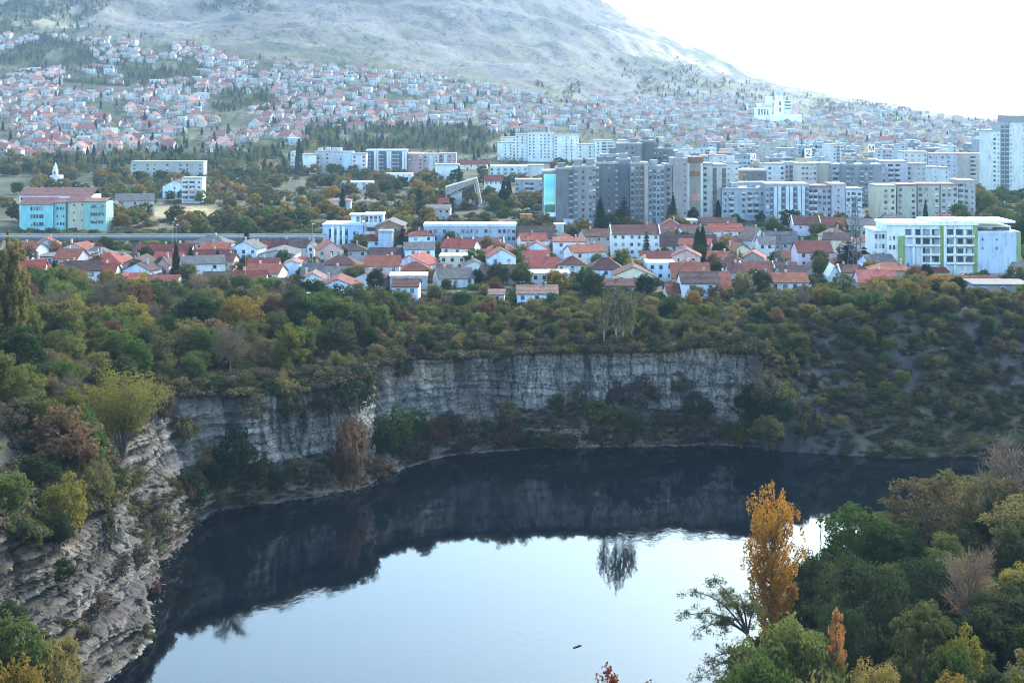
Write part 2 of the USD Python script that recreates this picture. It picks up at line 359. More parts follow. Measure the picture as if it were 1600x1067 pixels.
relief_c += (1 - 0.75 * vert) * (0.45 * o3 + 0.25 * l3 + 0.22 * joint(e3, 0.14) + (0.22 - 0.12 * leftw) * o4 + (0.15 - 0.08 * leftw) * l4) + (1 - 0.8 * vert) * ((0.55 + 0.35 * leftw) * o5 + 0.15 * l5 + 0.35 * joint(e5, 0.10)) + leftw * (0.22 * o6 + 0.15 * l6 + 0.25 * joint(e6, 0.1))
fine = meshkit.fbm(qs * 0.9, 4, 8)
edge_fade = smooth01(0, 0.03, T) * (1 - smooth01(0.97, 1.0, T))
off = off + edge_fade * ((0.5 - beds) * (0.40 + 0.75 * leftw) + relief_c * (0.95 - 0.05 * leftw) + (fine - 0.5) * (1.1 - 0.5 * leftw) + (meshkit.fbm(qs * np.array([0.12, 0, 0.1]), 3, 18) - 0.5) * 2.0)
# buttresses and gullies
gul = meshkit.fbm(np.stack([S * 0.045, 0 * S, 0 * S], -1), 2, 15)
off = off + edge_fade * (gul - 0.5) * 3.4
Xc = shore_c[:, None, 0] + outward[:, None, 0] * off
Yc = shore_c[:, None, 1] + outward[:, None, 1] * off
# flange that laps over the ground behind the rim
fl = np.linspace(0.5, 7.0, 6)
Xf = rim_xy[:, None, 0] + outward[:, None, 0] * fl
Yf = rim_xy[:, None, 1] + outward[:, None, 1] * fl
Zf = gz(Xf.ravel(), Yf.ravel()).reshape(Xf.shape) + np.linspace(0.35, -0.5, 6)[None]
Xc, Yc, Zc = np.hstack([Xc, Xf]), np.hstack([Yc, Yf]), np.hstack([Zc, Zf])
Sx = np.hstack([S, np.repeat(shore_s[:, None], 6, 1)]); Tx = np.hstack([T, np.ones((len(S), 6))])
fx_ = Sx / shore_s[-1]
qc = np.stack([Sx, 0 * Sx, Zc], -1)
warm = smooth01(0.5, 0.68, meshkit.fbm(qc * np.array([0.035, 0, 0.09]), 3, 12))
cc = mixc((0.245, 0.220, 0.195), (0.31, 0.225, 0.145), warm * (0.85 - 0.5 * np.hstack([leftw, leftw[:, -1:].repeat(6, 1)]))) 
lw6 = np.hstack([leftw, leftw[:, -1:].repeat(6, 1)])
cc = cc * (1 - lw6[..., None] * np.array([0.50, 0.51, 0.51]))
ext = lambda a: np.hstack([a, np.zeros((len(S), 6))])
tone = 1 + 0.20 * ext(vert * o1) + 0.16 * ext(vert * o2) + ext((1 - 0.75 * vert) * (0.16 * o3 + 0.14 * o4))
tone += ext((1 - 0.75 * vert) * 0.12 * o5)
tone *= 1 + ext((beds - 0.55) * (0.22 + 0.55 * leftw))
tone *= 1 - 0.35 * ext((1 - 0.75 * vert) * joint(e5, 0.10))
tone *= 1 - 0.45 * ext(vert * joint(e2, 0.12)) - 0.25 * ext((1 - 0.75 * vert) * joint(e3, 0.12))
streak = meshkit.fbm(qc * np.array([0.42, 0, 0.012]), 4, 91)
tone *= 1 - 0.62 * smooth01(0.50, 0.64, streak) * ext(upper) * smooth01(0.25, 0.9, Tx)
tone *= 1 + 0.5 * smooth01(0.52, 0.66, meshkit.fbm(qc * np.array([0.3, 0, 0.03]), 4, 92)) * ext(upper)
cc = cc * np.clip(tone, 0.2, 2.0)[..., None]
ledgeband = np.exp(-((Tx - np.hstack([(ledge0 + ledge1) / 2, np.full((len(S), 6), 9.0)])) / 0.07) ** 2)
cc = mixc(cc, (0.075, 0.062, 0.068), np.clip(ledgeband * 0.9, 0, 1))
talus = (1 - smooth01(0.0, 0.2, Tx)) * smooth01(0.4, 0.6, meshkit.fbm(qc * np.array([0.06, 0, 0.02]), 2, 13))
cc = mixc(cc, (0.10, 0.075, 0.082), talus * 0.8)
cc = mixc(cc, (0.34, 0.31, 0.27), np.clip((1 - np.abs(Zc - 0.12) / 0.22), 0, 1) * 0.6)
cc = mixc(cc, (0.055, 0.05, 0.04), smooth01(0.985, 1.0, Tx))
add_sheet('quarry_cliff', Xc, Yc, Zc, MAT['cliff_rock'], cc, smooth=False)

# ------------------------------------------------------------------ where a pixel of the photograph meets the ground
def project(p):
    p = np.asarray(p, float)
    return 800 + p[..., 0] * F / p[..., 1], 150 + (EYE - p[..., 2]) * F / p[..., 1]
RAY_D = np.geomspace(95, 4200, 900)
def ground_at(px, py, dmin=95.0):
    px, py = np.atleast_1d(np.asarray(px, float)), np.atleast_1d(np.asarray(py, float))
    out = np.full((len(px), 3), np.nan)
    for a in range(0, len(px), 400):
        b = slice(a, a + 400)
        D = np.repeat(RAY_D[None], len(px[b]), 0)
        X = (px[b, None] - 800) * D / F
        Zr = EYE - (py[b, None] - 150) * D / F
        G = ground_grid(X, D)
        below = (Zr < G) & (D > dmin)
        k = below.argmax(1)
        ok = below.any(1)
        d = RAY_D[k]
        o = np.stack([(px[b] - 800) * d / F, d, np.zeros(len(d))], 1)
        o[:, 2] = G[np.arange(len(d)), k]
        o[~ok] = np.nan
        out[b] = o
    return out
_gx = np.linspace(-0.75, 0.75, 260)
_G = gz((_gx[:, None] * RAY_D[None]).ravel(), np.repeat(RAY_D[None], len(_gx), 0).ravel()).reshape(len(_gx), len(RAY_D))
_Gf = RegularGridInterpolator((_gx, RAY_D), _G, bounds_error=False, fill_value=None)
def ground_grid(X, D): return _Gf(np.stack([X / D, D], -1))

# ------------------------------------------------------------------ foliage
def leaf_material(name, lo, hi, alt, spread=0.35, trans=0.35):
    """Leaves between two colours, some trees leaning to a third."""
    lo, hi, alt = (tuple(np.array([1.95, 1.75, 1.4]) * np.array(c)) for c in (lo, hi, alt))
    return mat_nodes(name, {
        'oi': ('object_info', {}), 'geo': ('geometry', {}),
        'rl': ('rgb_ramp', {'ramp': [(0.0, tuple(0.7 * np.array(lo))), (0.45, lo), (1.0, hi)]}),
        'mr': ('map_range', {'from_min': 0.35, 'from_max': 1.0, 'to_min': 0.0, 'to_max': spread * 2, 'clamp': True}),
        'm': ('mix', {'mix_type': 'mix', 'color2': alt}),
        'd': ('diffuse_bsdf', {}), 't': ('translucent_bsdf', {}), 'mc': ('mix_closure', {'fac': trans})},
        [('geo.random_per_island', 'rl.fac'), ('oi.random', 'mr.value'), ('mr.result', 'm.fac'), ('rl.color', 'm.color1'), ('m.color', 'd.color'), ('m.color', 't.color'),
         ('d.BSDF', 'mc.closure1'), ('t.BSDF', 'mc.closure2')], 'mc.closure')
leaf_material('green_leaves', (0.042, 0.072, 0.024), (0.10, 0.13, 0.042), (0.085, 0.095, 0.035))
leaf_material('dark_leaves', (0.020, 0.036, 0.020), (0.050, 0.068, 0.034), (0.05, 0.052, 0.03))
leaf_material('olive_leaves', (0.064, 0.073, 0.032), (0.135, 0.136, 0.056), (0.13, 0.108, 0.048))
leaf_material('yellow_leaves', (0.12, 0.092, 0.026), (0.22, 0.165, 0.04), (0.16, 0.095, 0.03))
leaf_material('lime_leaves', (0.078, 0.09, 0.022), (0.15, 0.155, 0.042), (0.14, 0.12, 0.036))
leaf_material('rust_leaves', (0.085, 0.05, 0.038), (0.16, 0.092, 0.066), (0.10, 0.075, 0.05))
leaf_material('faded_leaves', (0.075, 0.062, 0.038), (0.15, 0.118, 0.075), (0.10, 0.088, 0.045), 0.4)
leaf_material('russet_leaves', (0.09, 0.03, 0.022), (0.15, 0.06, 0.04), (0.1, 0.05, 0.03))
leaf_material('orange_leaves', (0.27, 0.14, 0.026), (0.44, 0.265, 0.055), (0.3, 0.15, 0.03), 0.1)
leaf_material('peach_leaves', (0.26, 0.13, 0.06), (0.40, 0.22, 0.11), (0.3, 0.17, 0.08), 0.1)
leaf_material('cream_leaves', (0.15, 0.125, 0.05), (0.25, 0.21, 0.09), (0.2, 0.16, 0.06), 0.2)
leaf_material('conifer_needles', (0.014, 0.026, 0.020), (0.034, 0.05, 0.036), (0.026, 0.04, 0.03), 0.3, 0.15)
leaf_material('grey_twigs', (0.10, 0.085, 0.075), (0.20, 0.17, 0.15), (0.15, 0.11, 0.09), 0.3, 0.1)
leaf_material('brown_scrub', (0.055, 0.046, 0.044), (0.12, 0.098, 0.086), (0.075, 0.07, 0.045), 0.4, 0.15)
mat_nodes('bark', {'geo': ('geometry', {}), 'n': ('noise_texture', {'scale': 6.0, 'detail': 5.0}), 'r': ('rgb_ramp', {'ramp': [(0.3, (0.04, 0.034, 0.03)), (0.7, (0.13, 0.115, 0.10))]}),
                   'p': ('principled_bsdf', {'roughness': 0.95, 'specular_ior_level': 0.1})}, [('geo.position', 'n.vector'), ('n.fac', 'r.fac'), ('r.color', 'p.base_color')], 'p.BSDF')
mat_nodes('pale_bark', {'geo': ('geometry', {}), 'n': ('noise_texture', {'scale': 3.0, 'detail': 5.0}), 'r': ('rgb_ramp', {'ramp': [(0.3, (0.13, 0.125, 0.11)), (0.7, (0.25, 0.245, 0.22))]}),
                        'p': ('principled_bsdf', {'roughness': 0.9, 'specular_ior_level': 0.1})}, [('geo.position', 'n.vector'), ('n.fac', 'r.fac'), ('r.color', 'p.base_color')], 'p.BSDF')

def unit(v): return v / np.maximum(np.linalg.norm(v, axis=-1, keepdims=True), 1e-9)
def leaf_quads(pts, normals, size, rng, aspect=0.55, along=None):
    n = len(pts)
    nn = unit(normals)
    t = unit(np.cross(nn, rng.normal(size=(n, 3)))) if along is None else unit(along)
    b = unit(np.cross(nn, t))
    s = (size * rng.uniform(0.6, 1.4, n))[:, None]
    v = np.stack([pts - t * s, pts + b * s * aspect - t * s * 0.1, pts + t * s, pts - b * s * aspect - t * s * 0.1], 1).reshape(-1, 3)
    f = np.arange(4 * n).reshape(-1, 4)
    return v, f
def clump_leaves(C, R, n, size, rng, squash=1.0, aspect=0.55, shell=0.45):
    k = len(C)
    d = unit(rng.normal(size=(k, n, 3)))
    r = (shell + (1 - shell) * rng.uniform(0, 1, (k, n, 1)) ** 0.6)
    o = d * r * np.asarray(R)[:, None, None]
    o[..., 2] *= squash
    pts = (C[:, None] + o).reshape(-1, 3)
    nr = d.reshape(-1, 3) * 0.7 + rng.normal(size=(k * n, 3)) * 0.55 + np.array([0, 0, 0.45])
    return leaf_quads(pts, nr, size, rng, aspect)
def tube(pts, radii, sides=5):
    p = np.asarray(pts, float)
    t = unit(np.gradient(p, axis=0))
    a = unit(np.cross(t, np.where(np.abs(t[:, 2:]) < 0.9, [0, 0, 1.0], [1.0, 0, 0])))
    b = np.cross(t, a)
    ang = np.arange(sides) * 2 * np.pi / sides
    r = np.broadcast_to(radii, (len(p),))
    v = p[:, None] + r[:, None, None] * (np.cos(ang)[None, :, None] * a[:, None] + np.sin(ang)[None, :, None] * b[:, None])
    i, j = np.meshgrid(np.arange(len(p) - 1), np.arange(sides), indexing='ij')
    q = np.stack([i * sides + j, i * sides + (j + 1) % sides, (i + 1) * sides + (j + 1) % sides, (i + 1) * sides + j], -1).reshape(-1, 4)
    return v.reshape(-1, 3), q
def join(meshes):
    vs, fs, n = [], [], 0
    for v, f in meshes:
        f = np.asarray(f)
        if f.shape[1] == 3: f = np.c_[f, f[:, 2]][:, :4] if False else f
        vs.append(v); fs.append(f + n); n += len(v)
    if len({f.shape[1] for f in fs}) > 1:
        fs = [np.vstack([f[:, [0, 1, 2]], f[:, [0, 2, 3]]]) if f.shape[1] == 4 else f for f in fs]
    return np.vstack(vs), np.vstack(fs)
def limb(a, b, r0, r1, rng, sag=0.12, n=6):
    t = np.linspace(0, 1, n)[:, None]
    a, b = np.asarray(a, float), np.asarray(b, float)
    p = a + (b - a) * t
    L = np.linalg.norm(b - a)
    p += np.sin(t * np.pi) * np.array([0, 0, 1.0]) * L * sag + np.sin(t * np.pi * 2) * rng.normal(size=3) * L * 0.04
    return tube(p, np.linspace(r0, r1, n), 5)

def build_round(h, cr, nc, nl, size, rng, low=0.28, gap=0.0, squash=0.8, stems=1, clump=0.24):
    """A spreading crown: lumpy ellipsoid of leaf clumps on limbs."""
    cz, rz = h * (0.5 + low / 2), h * (0.5 - low / 2)
    d = unit(rng.normal(size=(nc * 2, 3)))
    d = d[d[:, 2] > -0.75][:nc]
    lump = 0.62 + 0.62 * meshkit.noise(d * 1.6 + rng.uniform(0, 50, 3), 3)
    r = rng.uniform(0.35, 1.0, len(d)) ** 0.5 * lump
    C = d * r[:, None] * np.array([cr, cr, rz]) + np.array([0, 0, cz])
    keep = C[:, 2] > h * 0.12
    C = C[keep]
    if gap: C = C[rng.uniform(size=len(C)) > gap]
    R = cr * clump * rng.uniform(0.65, 1.35, len(C))
    crown = clump_leaves(C, R, nl, size, rng, squash)
    T = []
    for k in range(stems):
        lean = rng.normal(size=2) * (0.10 if stems == 1 else 0.3) * cr
        base = np.array([rng.normal() * 0.12 * (stems > 1) * cr, rng.normal() * 0.12 * (stems > 1) * cr, -0.6])
        tip = np.array([lean[0], lean[1], h * rng.uniform(0.72, 0.85)])
        tr = max(0.07, 0.018 * h) / (1 if stems == 1 else 1.6)
        n = 7
        t = np.linspace(0, 1, n)[:, None]
        p = base + (tip - base) * t + np.sin(t * np.pi) * rng.normal(size=3) * 0.05 * h * np.array([1, 1, 0])
        T.append(tube(p, np.linspace(tr * 1.25, tr * 0.25, n), 6))
        for c in C[rng.permutation(len(C))[: 14 // stems + 3]]:
            q = p[rng.integers(1, 5)]
            if c[2] > q[2] - 0.5: T.append(limb(q, c, tr * 0.42, tr * 0.10, rng))
    return crown, join(T)
def build_poplar(h, cr, rng, nb=46, nl=120, size=0.2, low=0.1, bare=0.0):
    """Steep plumes round one straight trunk."""
    C, R, T = [], [], [tube(np.stack([np.sin(np.linspace(0, 3, 9)) * 0.15, np.cos(np.linspace(0, 3, 9)) * 0.15, np.linspace(-0.6, h * 0.96, 9)], 1), np.linspace(0.02 * h, 0.004 * h, 9), 6)]
    for k in range(nb):
        z0 = h * (low + (0.72 - low) * (k + rng.uniform()) / nb)
        a = k * 2.4 + rng.normal() * 0.3
        f = (z0 / h - low) / (1 - low)
        reach = cr * (0.55 + 0.6 * np.sin(np.pi * min(1, f * 1.05 + 0.12))) * rng.uniform(0.7, 1.1)
        rise = h * rng.uniform(0.16, 0.26)
        tip = np.array([np.cos(a) * reach, np.sin(a) * reach, min(h * 1.0, z0 + rise)])
        T.append(limb([0, 0, z0], tip, 0.006 * h, 0.0015 * h, rng, -0.06))
        for t in np.linspace(0.35, 1.05, 5):
            C.append(np.array([0, 0, z0]) * (1 - t) + tip * t + rng.normal(size=3) * 0.12 * cr); R.append(cr * 0.20 * rng.uniform(0.7, 1.25) * (1.15 - 0.4 * t))
    for z in np.linspace(0.75, 1.0, 6): C.append(np.array([0, 0, h * z])); R.append(cr * (0.25 - 0.16 * (z - 0.75) / 0.25))
    C, R = np.array(C), np.array(R)
    if bare: m = rng.uniform(size=len(C)) > bare; C, R = C[m], R[m]
    return clump_leaves(C, R, nl // 4, size, rng, 1.7), join(T)
def build_cypress(h, cr, rng, n=5200, size=0.2):
    z = rng.uniform(0.02, 1.0, n) ** 0.85
    prof = np.minimum(1, (z / 0.1) ** 0.6) * (1 - z) ** 0.55 * 1.12
    a = rng.uniform(0, 2 * np.pi, n)
    lump = 0.82 + 0.36 * meshkit.noise(np.stack([np.cos(a) * 2.4, np.sin(a) * 2.4, z * 9], 1) + rng.uniform(0, 40, 3), 4)
    r = cr * prof * lump * rng.uniform(0.72, 1.0, n)
    p = np.stack([np.cos(a) * r, np.sin(a) * r, z * h], 1)
    nr = np.stack([np.cos(a), np.sin(a), 0 * a], 1) + rng.normal(size=(n, 3)) * 0.4
    al = np.stack([np.cos(a) * 0.25, np.sin(a) * 0.25, np.ones(n)], 1) + rng.normal(size=(n, 3)) * 0.15
    return leaf_quads(p, nr, size, rng, 0.5, np.cross(nr, np.cross(al, nr))), tube([[0, 0, -0.6], [0, 0, h * 0.5], [0, 0, h * 0.9]], [0.02 * h, 0.014 * h, 0.004 * h], 6)
def build_conifer(h, cr, rng, tiers=26, size=0.22):
    V, T = [], [tube([[0, 0, -0.6], [0, 0, h * 0.5], [0, 0, h]], [0.022 * h, 0.014 * h, 0.003 * h], 6)]
    for k in range(tiers):
        f = k / (tiers - 1)
        z = h * (0.10 + 0.86 * f) + rng.normal() * 0.012 * h
        L = cr * (1 - f) ** 0.75 + 0.08 * cr
        for j in range(int(9 - 4 * f)):
            a = j * 2 * np.pi / int(9 - 4 * f) + k * 0.7 + rng.normal() * 0.2
            l = L * rng.uniform(0.72, 1.12)
            t = rng.uniform(0.12, 1, 64)
            p = np.stack([np.cos(a) * l * t, np.sin(a) * l * t, z - 0.32 * l * t + 0.14 * l * t ** 2], 1)
            p += rng.normal(size=p.shape) * np.array([0.14, 0.14, 0.12]) * (l * (1.1 - t * 0.7))[:, None]
            V.append(leaf_quads(p, rng.normal(size=p.shape) * 0.5 + [0, 0, 1], size, rng, 0.4))
            if j % 2 == 0: T.append(limb([0, 0, z], [np.cos(a) * l * 0.9, np.sin(a) * l * 0.9, z - 0.2 * l], 0.05, 0.015, rng, 0.02, 4))
    return join(V), join(T)
def build_layered(h, cr, rng, size=0.17):
    """Flat, spreading tiers of leaves one above another, dark between."""
    C, R, T = [], [], [tube([[0, 0, -0.6], [0.1, 0, h * 0.4], [0, 0.1, h * 0.9]], [0.03 * h, 0.02 * h, 0.006 * h], 6)]
    for k in range(34):
        f = (k + 0.5) / 34
        z = h * (0.22 + 0.76 * f)
        reach = cr * (1 - 0.75 * f ** 1.6) * rng.uniform(0.35, 1.05)
        a = k * 2.399 + rng.normal() * 0.3
        c = np.array([np.cos(a) * reach, np.sin(a) * reach, z - 0.12 * reach])
        T.append(limb([0, 0, z * 0.8], c, 0.05, 0.015, rng))
        for j in range(3):
            C.append(c + rng.normal(size=3) * np.array([0.18, 0.18, 0.03]) * cr); R.append(cr * 0.26 * rng.uniform(0.7, 1.2))
    return clump_leaves(np.array(C), np.array(R), 85, size, rng, 0.34, 0.5, 0.2), join(T)
def build_feathery(h, cr, rng, size=0.17):
    """Many stems that fan out from the foot and end in feathery sprays."""
    P, N, T = [], [], []
    for k in range(46):
        a, e = rng.uniform(0, 2 * np.pi), rng.uniform(0.15, 1.0) ** 0.7
        tip = np.array([np.cos(a) * cr * e, np.sin(a) * cr * e, h * (1.05 - 0.45 * e ** 2) * rng.uniform(0.72, 1.0)])
        t = np.linspace(0, 1, 8)[:, None]
        p = tip * np.concatenate([t ** 1.35, t ** 1.35, t ** 0.8], 1) + np.array([rng.normal() * 0.2, rng.normal() * 0.2, -0.3])
        T.append(tube(p, np.linspace(0.075, 0.012, 8), 5))
        m = 150
        u = rng.uniform(0.32, 1.04, m)
        c = tip * np.stack([u ** 1.35, u ** 1.35, u ** 0.8], 1)
        c += rng.normal(size=c.shape) * np.array([0.085, 0.085, 0.06]) * cr
        P.append(c); N.append(rng.normal(size=c.shape) + [0, 0, 0.4])
    P, N = np.vstack(P), np.vstack(N)
    return leaf_quads(P, N, size, rng, 0.4), join(T)
def build_twiggy(h, cr, rng, leaf=0.12, nl=700):
    """Nearly bare crown of thin twigs with a few leaves left."""
    T, tips = [tube([[0, 0, -0.6], [0.1, 0.1, h * 0.35], [0, 0, h * 0.8]], [0.022 * h, 0.016 * h, 0.004 * h], 6)], []
    for k in range(20):
        a = k * 2.4
        z = h * rng.uniform(0.2, 0.75)
        e = np.array([np.cos(a) * cr * rng.uniform(0.5, 1), np.sin(a) * cr * rng.uniform(0.5, 1), min(h, z + h * rng.uniform(0.15, 0.4))])
        T.append(limb([0, 0, z], e, 0.008 * h, 0.003 * h, rng)); tips.append((np.array([0, 0, z]), e))
    tw = []
    for a, b in tips:
        u = rng.uniform(0.3, 1.0, 70)[:, None]
        p = a + (b - a) * u
        d = unit(unit(b - a) * 0.8 + rng.normal(size=p.shape) * 0.7 + [0, 0, 0.5])
        L = h * 0.08 * rng.uniform(0.6, 1.4, len(p))
        tw.append(leaf_quads(p + d * L[:, None], rng.normal(size=p.shape), L, rng, 0.035, d))
        q = p + d * (L * 1.6)[:, None] + rng.normal(size=p.shape) * 0.15
        tw.append(leaf_quads(q[: nl // 20], rng.normal(size=(min(len(q), nl // 20), 3)), leaf, rng, 0.5))
    return join(tw), join(T)

library = stage.CreateClassPrim('/World/library')
PROTO = {}
def species(key, built, height, leaf, bark='bark', crown_name='crown', trunk_name='trunk'):
    path = '/World/library/' + key
    x = UsdGeom.Xform.Define(stage, path)
    usdkit.mesh(stage, f'{path}/{trunk_name}', built[1], MAT[bark], True)
    usdkit.mesh(stage, f'{path}/{crown_name}', built[0], MAT[leaf])
    PROTO[key] = (path, height)
R = lambda s: np.random.default_rng(s)
for i in range(2):
    for leaf, tag_ in (('green_leaves', 'green'), ('olive_leaves', 'olive'), ('rust_leaves', 'rust'), ('dark_leaves', 'dark')):
        species(f'broadleaf_{tag_}_{i}', build_round(9, 4.0, 120, 56, 0.22, R(10 * i + len(tag_)), low=0.1, clump=0.23), 9, leaf)
    for leaf, tag_ in (('green_leaves', 'green'), ('olive_leaves', 'olive'), ('brown_scrub', 'brown'), ('dark_leaves', 'dark'), ('rust_leaves', 'rust'), ('lime_leaves', 'lime')):
        species(f'shrub_{tag_}_{i}', build_round(3.6, 2.2, 46, 46, 0.15, R(40 + 7 * i + len(tag_)), low=0.0, stems=4, clump=0.28), 3.6, leaf, crown_name='foliage', trunk_name='stem')
species('loose_olive', build_round(10, 4.2, 110, 40, 0.2, R(71), low=0.14, gap=0.2, clump=0.2), 10, 'olive_leaves')
species('loose_rust', build_round(10, 4.6, 95, 46, 0.18, R(72), gap=0.2, clump=0.18), 10, 'faded_leaves')
species('loose_green', build_round(10, 4.0, 90, 50, 0.2, R(73), gap=0.1, clump=0.21), 10, 'green_leaves')
species('yellow', build_round(9, 4.0, 100, 52, 0.21, R(74), low=0.12), 9, 'yellow_leaves')
species('lime', build_round(9, 3.6, 95, 56, 0.2, R(75), low=0.1), 9, 'lime_leaves')
species('cream', build_round(14, 3.6, 120, 60, 0.12, R(76), low=0.5, clump=0.2), 14, 'cream_leaves')
species('clustered', build_round(9, 4.2, 70, 120, 0.15, R(77), low=0.1, clump=0.17), 9, 'olive_leaves')
species('leafy_green', build_round(10, 5.0, 150, 100, 0.17, R(78), low=0.05, clump=0.2), 10, 'green_leaves')
species('orange_poplar', build_poplar(20, 3.9, R(80), nb=60, nl=220, size=0.17), 20, 'orange_leaves')
species('yellow_poplar', build_poplar(9, 1.7, R(81), nb=30, nl=110, size=0.15), 9, 'yellow_leaves')
species('peach_sapling', build_round(9, 1.5, 60, 60, 0.1, R(82), low=0.4, clump=0.26), 9, 'peach_leaves')
species('column_poplar', build_poplar(22, 2.6, R(83), nb=80, nl=200, size=0.22, low=0.05), 22, 'olive_leaves')
species('pale_poplar', build_poplar(15, 1.7, R(84), nb=34, nl=60, size=0.17, low=0.2, bare=0.2), 15, 'olive_leaves', 'pale_bark')
species('cypress_0', build_cypress(15, 1.9, R(85)), 15, 'conifer_needles')
species('cypress_1', build_cypress(12, 2.2, R(86)), 12, 'conifer_needles')
species('conifer_0', build_conifer(11, 3.0, R(87)), 11, 'conifer_needles')
species('conifer_1', build_conifer(12, 4.2, R(88), 22), 12, 'conifer_needles')
species('layered', build_layered(9, 6.0, R(89)), 9, 'dark_leaves')
species('feathery', build_feathery(14, 7.2, R(90), 0.21), 14, 'lime_leaves')
species('twiggy', build_twiggy(9, 3.4, R(91)), 9, 'grey_twigs')
species('sprig', build_round(12, 1.5, 130, 30, 0.085, R(92), low=0.45, clump=0.18), 12, 'russet_leaves')

TREES = 0
def plant(key, name, category, label, p, h, width=None, group=None, yaw=None, rng=random.Random(5)):
    """One tree or shrub: an instance of its species, h metres tall at the point p."""
    path, h0 = PROTO[key]
    x = UsdGeom.Xform.Define(stage, numbered('/World/' + name))
    x.GetPrim().GetReferences().AddInternalReference(path)
    x.GetPrim().SetInstanceable(True)
    x.AddTranslateOp().Set(Gf.Vec3d(*map(float, p)))
    x.AddRotateZOp().Set(rng.uniform(0, 360) if yaw is None else yaw)
    s = h / h0
    w = s if width is None else width
    x.AddScaleOp().Set(Gf.Vec3f(w, w, s))
    data(x.GetPrim(), category=category, group=group)
    ITEMS.append([x.GetPrim(), label, tuple(p)])
    return x
WIDTH = {'broadleaf': 7.4, 'shrub': 4.2, 'loose': 8.2, 'yellow': 7.6, 'lime': 7, 'cream': 8, 'clustered': 8, 'leafy': 9.6, 'orange': 8.2, 'peach': 3.6, 'column': 5.6, 'pale': 3.6, 'conifer': 6, 'layered': 12.5, 'feathery': 14.5, 'twiggy': 6.4, 'sprig': 2.4}
def plant_px(key, name, category, label, px, d, top, wpx=None, group=None, z=None, yaw=None):
    """By its column and the row of its top in the photograph, and its distance."""
    X = (px - 800) * d / F
    zg = gz1(X, d) if z is None else z
    h = max(1.0, EYE - (top - 150) * d / F - zg)
    w = None
    if wpx: w = max(wpx * d / F, 0.5 * h if key.split('_')[0] in ('lime', 'shrub', 'broadleaf', 'yellow', 'cream', 'leafy') else 0) / WIDTH[key.split('_')[0]]
    return plant(key, name, category, label, (X, d, zg - 0.15), h, w, group, yaw)

# the trees of the near bank, on the right
fg = 'trees on the near bank at right'
plant_px('orange_poplar', 'orange_poplar', 'tree', 'tall bright orange autumn poplar rising over the lake', 1207, 190, 755, 74)
plant_px('layered', 'dark_tree', 'tree', 'dark round tree just right of the orange poplar', 1268, 196, 862, 118)
plant_px('leafy_green', 'green_tree', 'tree', 'dense mid-green tree below the orange poplar', 1243, 150, 962, 158)
plant_px('peach_sapling', 'sapling', 'tree', 'small peach-orange sapling between dark trees', 1309, 152, 944, 34)
plant_px('loose_green', 'green_tree', 'tree', 'fresh green rounded tree against the dark water', 1338, 216, 783, 118)
plant_px('leafy_green', 'green_tree', 'tree', 'shorter green tree beside the fresh green rounded tree', 1392, 214, 812, 104)
plant_px('loose_rust', 'brown_tree', 'tree', 'airy rust-brown tree with a visible trunk on near bank', 1447, 222, 742, 138)
plant_px('loose_olive', 'olive_tree', 'tree', 'olive tree behind the airy rust-brown tree', 1492, 240, 730, 100)
plant_px('twiggy', 'bare_tree', 'tree', 'tall grey twiggy tree at the right edge', 1588, 226, 700, 120)
plant_px('loose_rust', 'brown_tree', 'tree', 'thin brown-grey tree left of the right-edge twiggy tree', 1548, 222, 735, 104)
plant_px('loose_olive', 'olive_tree', 'tree', 'olive-green tree low at the right edge', 1606, 205, 770, 120)
plant_px('layered', 'dark_tree', 'tree', 'broad dark tree with flat leafy tiers on near bank', 1352, 172, 880, 185)
plant_px('layered', 'dark_tree', 'tree', 'dark tiered tree right of the broad tiered tree', 1458, 178, 872, 165)
plant_px('layered', 'dark_tree', 'tree', 'dark low tree under the broad tiered tree', 1320, 160, 950, 130)
plant_px('clustered', 'olive_tree', 'tree', 'round olive tree with leaves in distinct tufts', 1442, 148, 938, 108)
plant_px('twiggy', 'bare_tree', 'tree', 'small leafless grey tree amid dark bushes', 1514, 165, 858, 74)
plant_px('lime', 'lime_tree', 'tree', 'yellow-green bushy tree near the right edge', 1590, 172, 880, 66)
plant_px('layered', 'dark_tree', 'tree', 'dark tiered tree at the right edge', 1560, 160, 925, 150)
plant_px('cream', 'cream_bush', 'bush', 'pale yellow rounded bush at the bottom edge', 1366, 128, 1030, 92)
plant_px('yellow', 'yellow_bush', 'bush', 'golden bush at the bottom edge right of pale bush', 1487, 121, 1050, 62)
plant_px('shrub_lime_0', 'lime_bush', 'bush', 'lime-green bush in the bottom right corner', 1588, 122, 1050, 60)
plant_px('lime', 'lime_tree', 'tree', 'small slim light green tree near tufted olive tree', 1505, 146, 980, 40)
plant_px('shrub_green_0', 'green_bush', 'bush', 'small bright green bush beside the slim light green tree', 1488, 142, 1003, 26)
plant_px('leafy_green', 'green_tree', 'tree', 'dark green tree cut by the bottom edge', 1190, 138, 1010, 70)
plant_px('shrub_olive_0', 'olive_bush', 'bush', 'olive bush at the bottom edge under green tree', 1265, 128, 1040, 70)
plant_px('sprig', 'reddish_tree', 'tree', 'thin top of a reddish-brown tree at bottom centre', 948, 60, 1020, 62)
plant_px('sprig', 'reddish_tree', 'tree', 'twig tips peeping over the bottom edge', 1020, 60, 1048, 70)
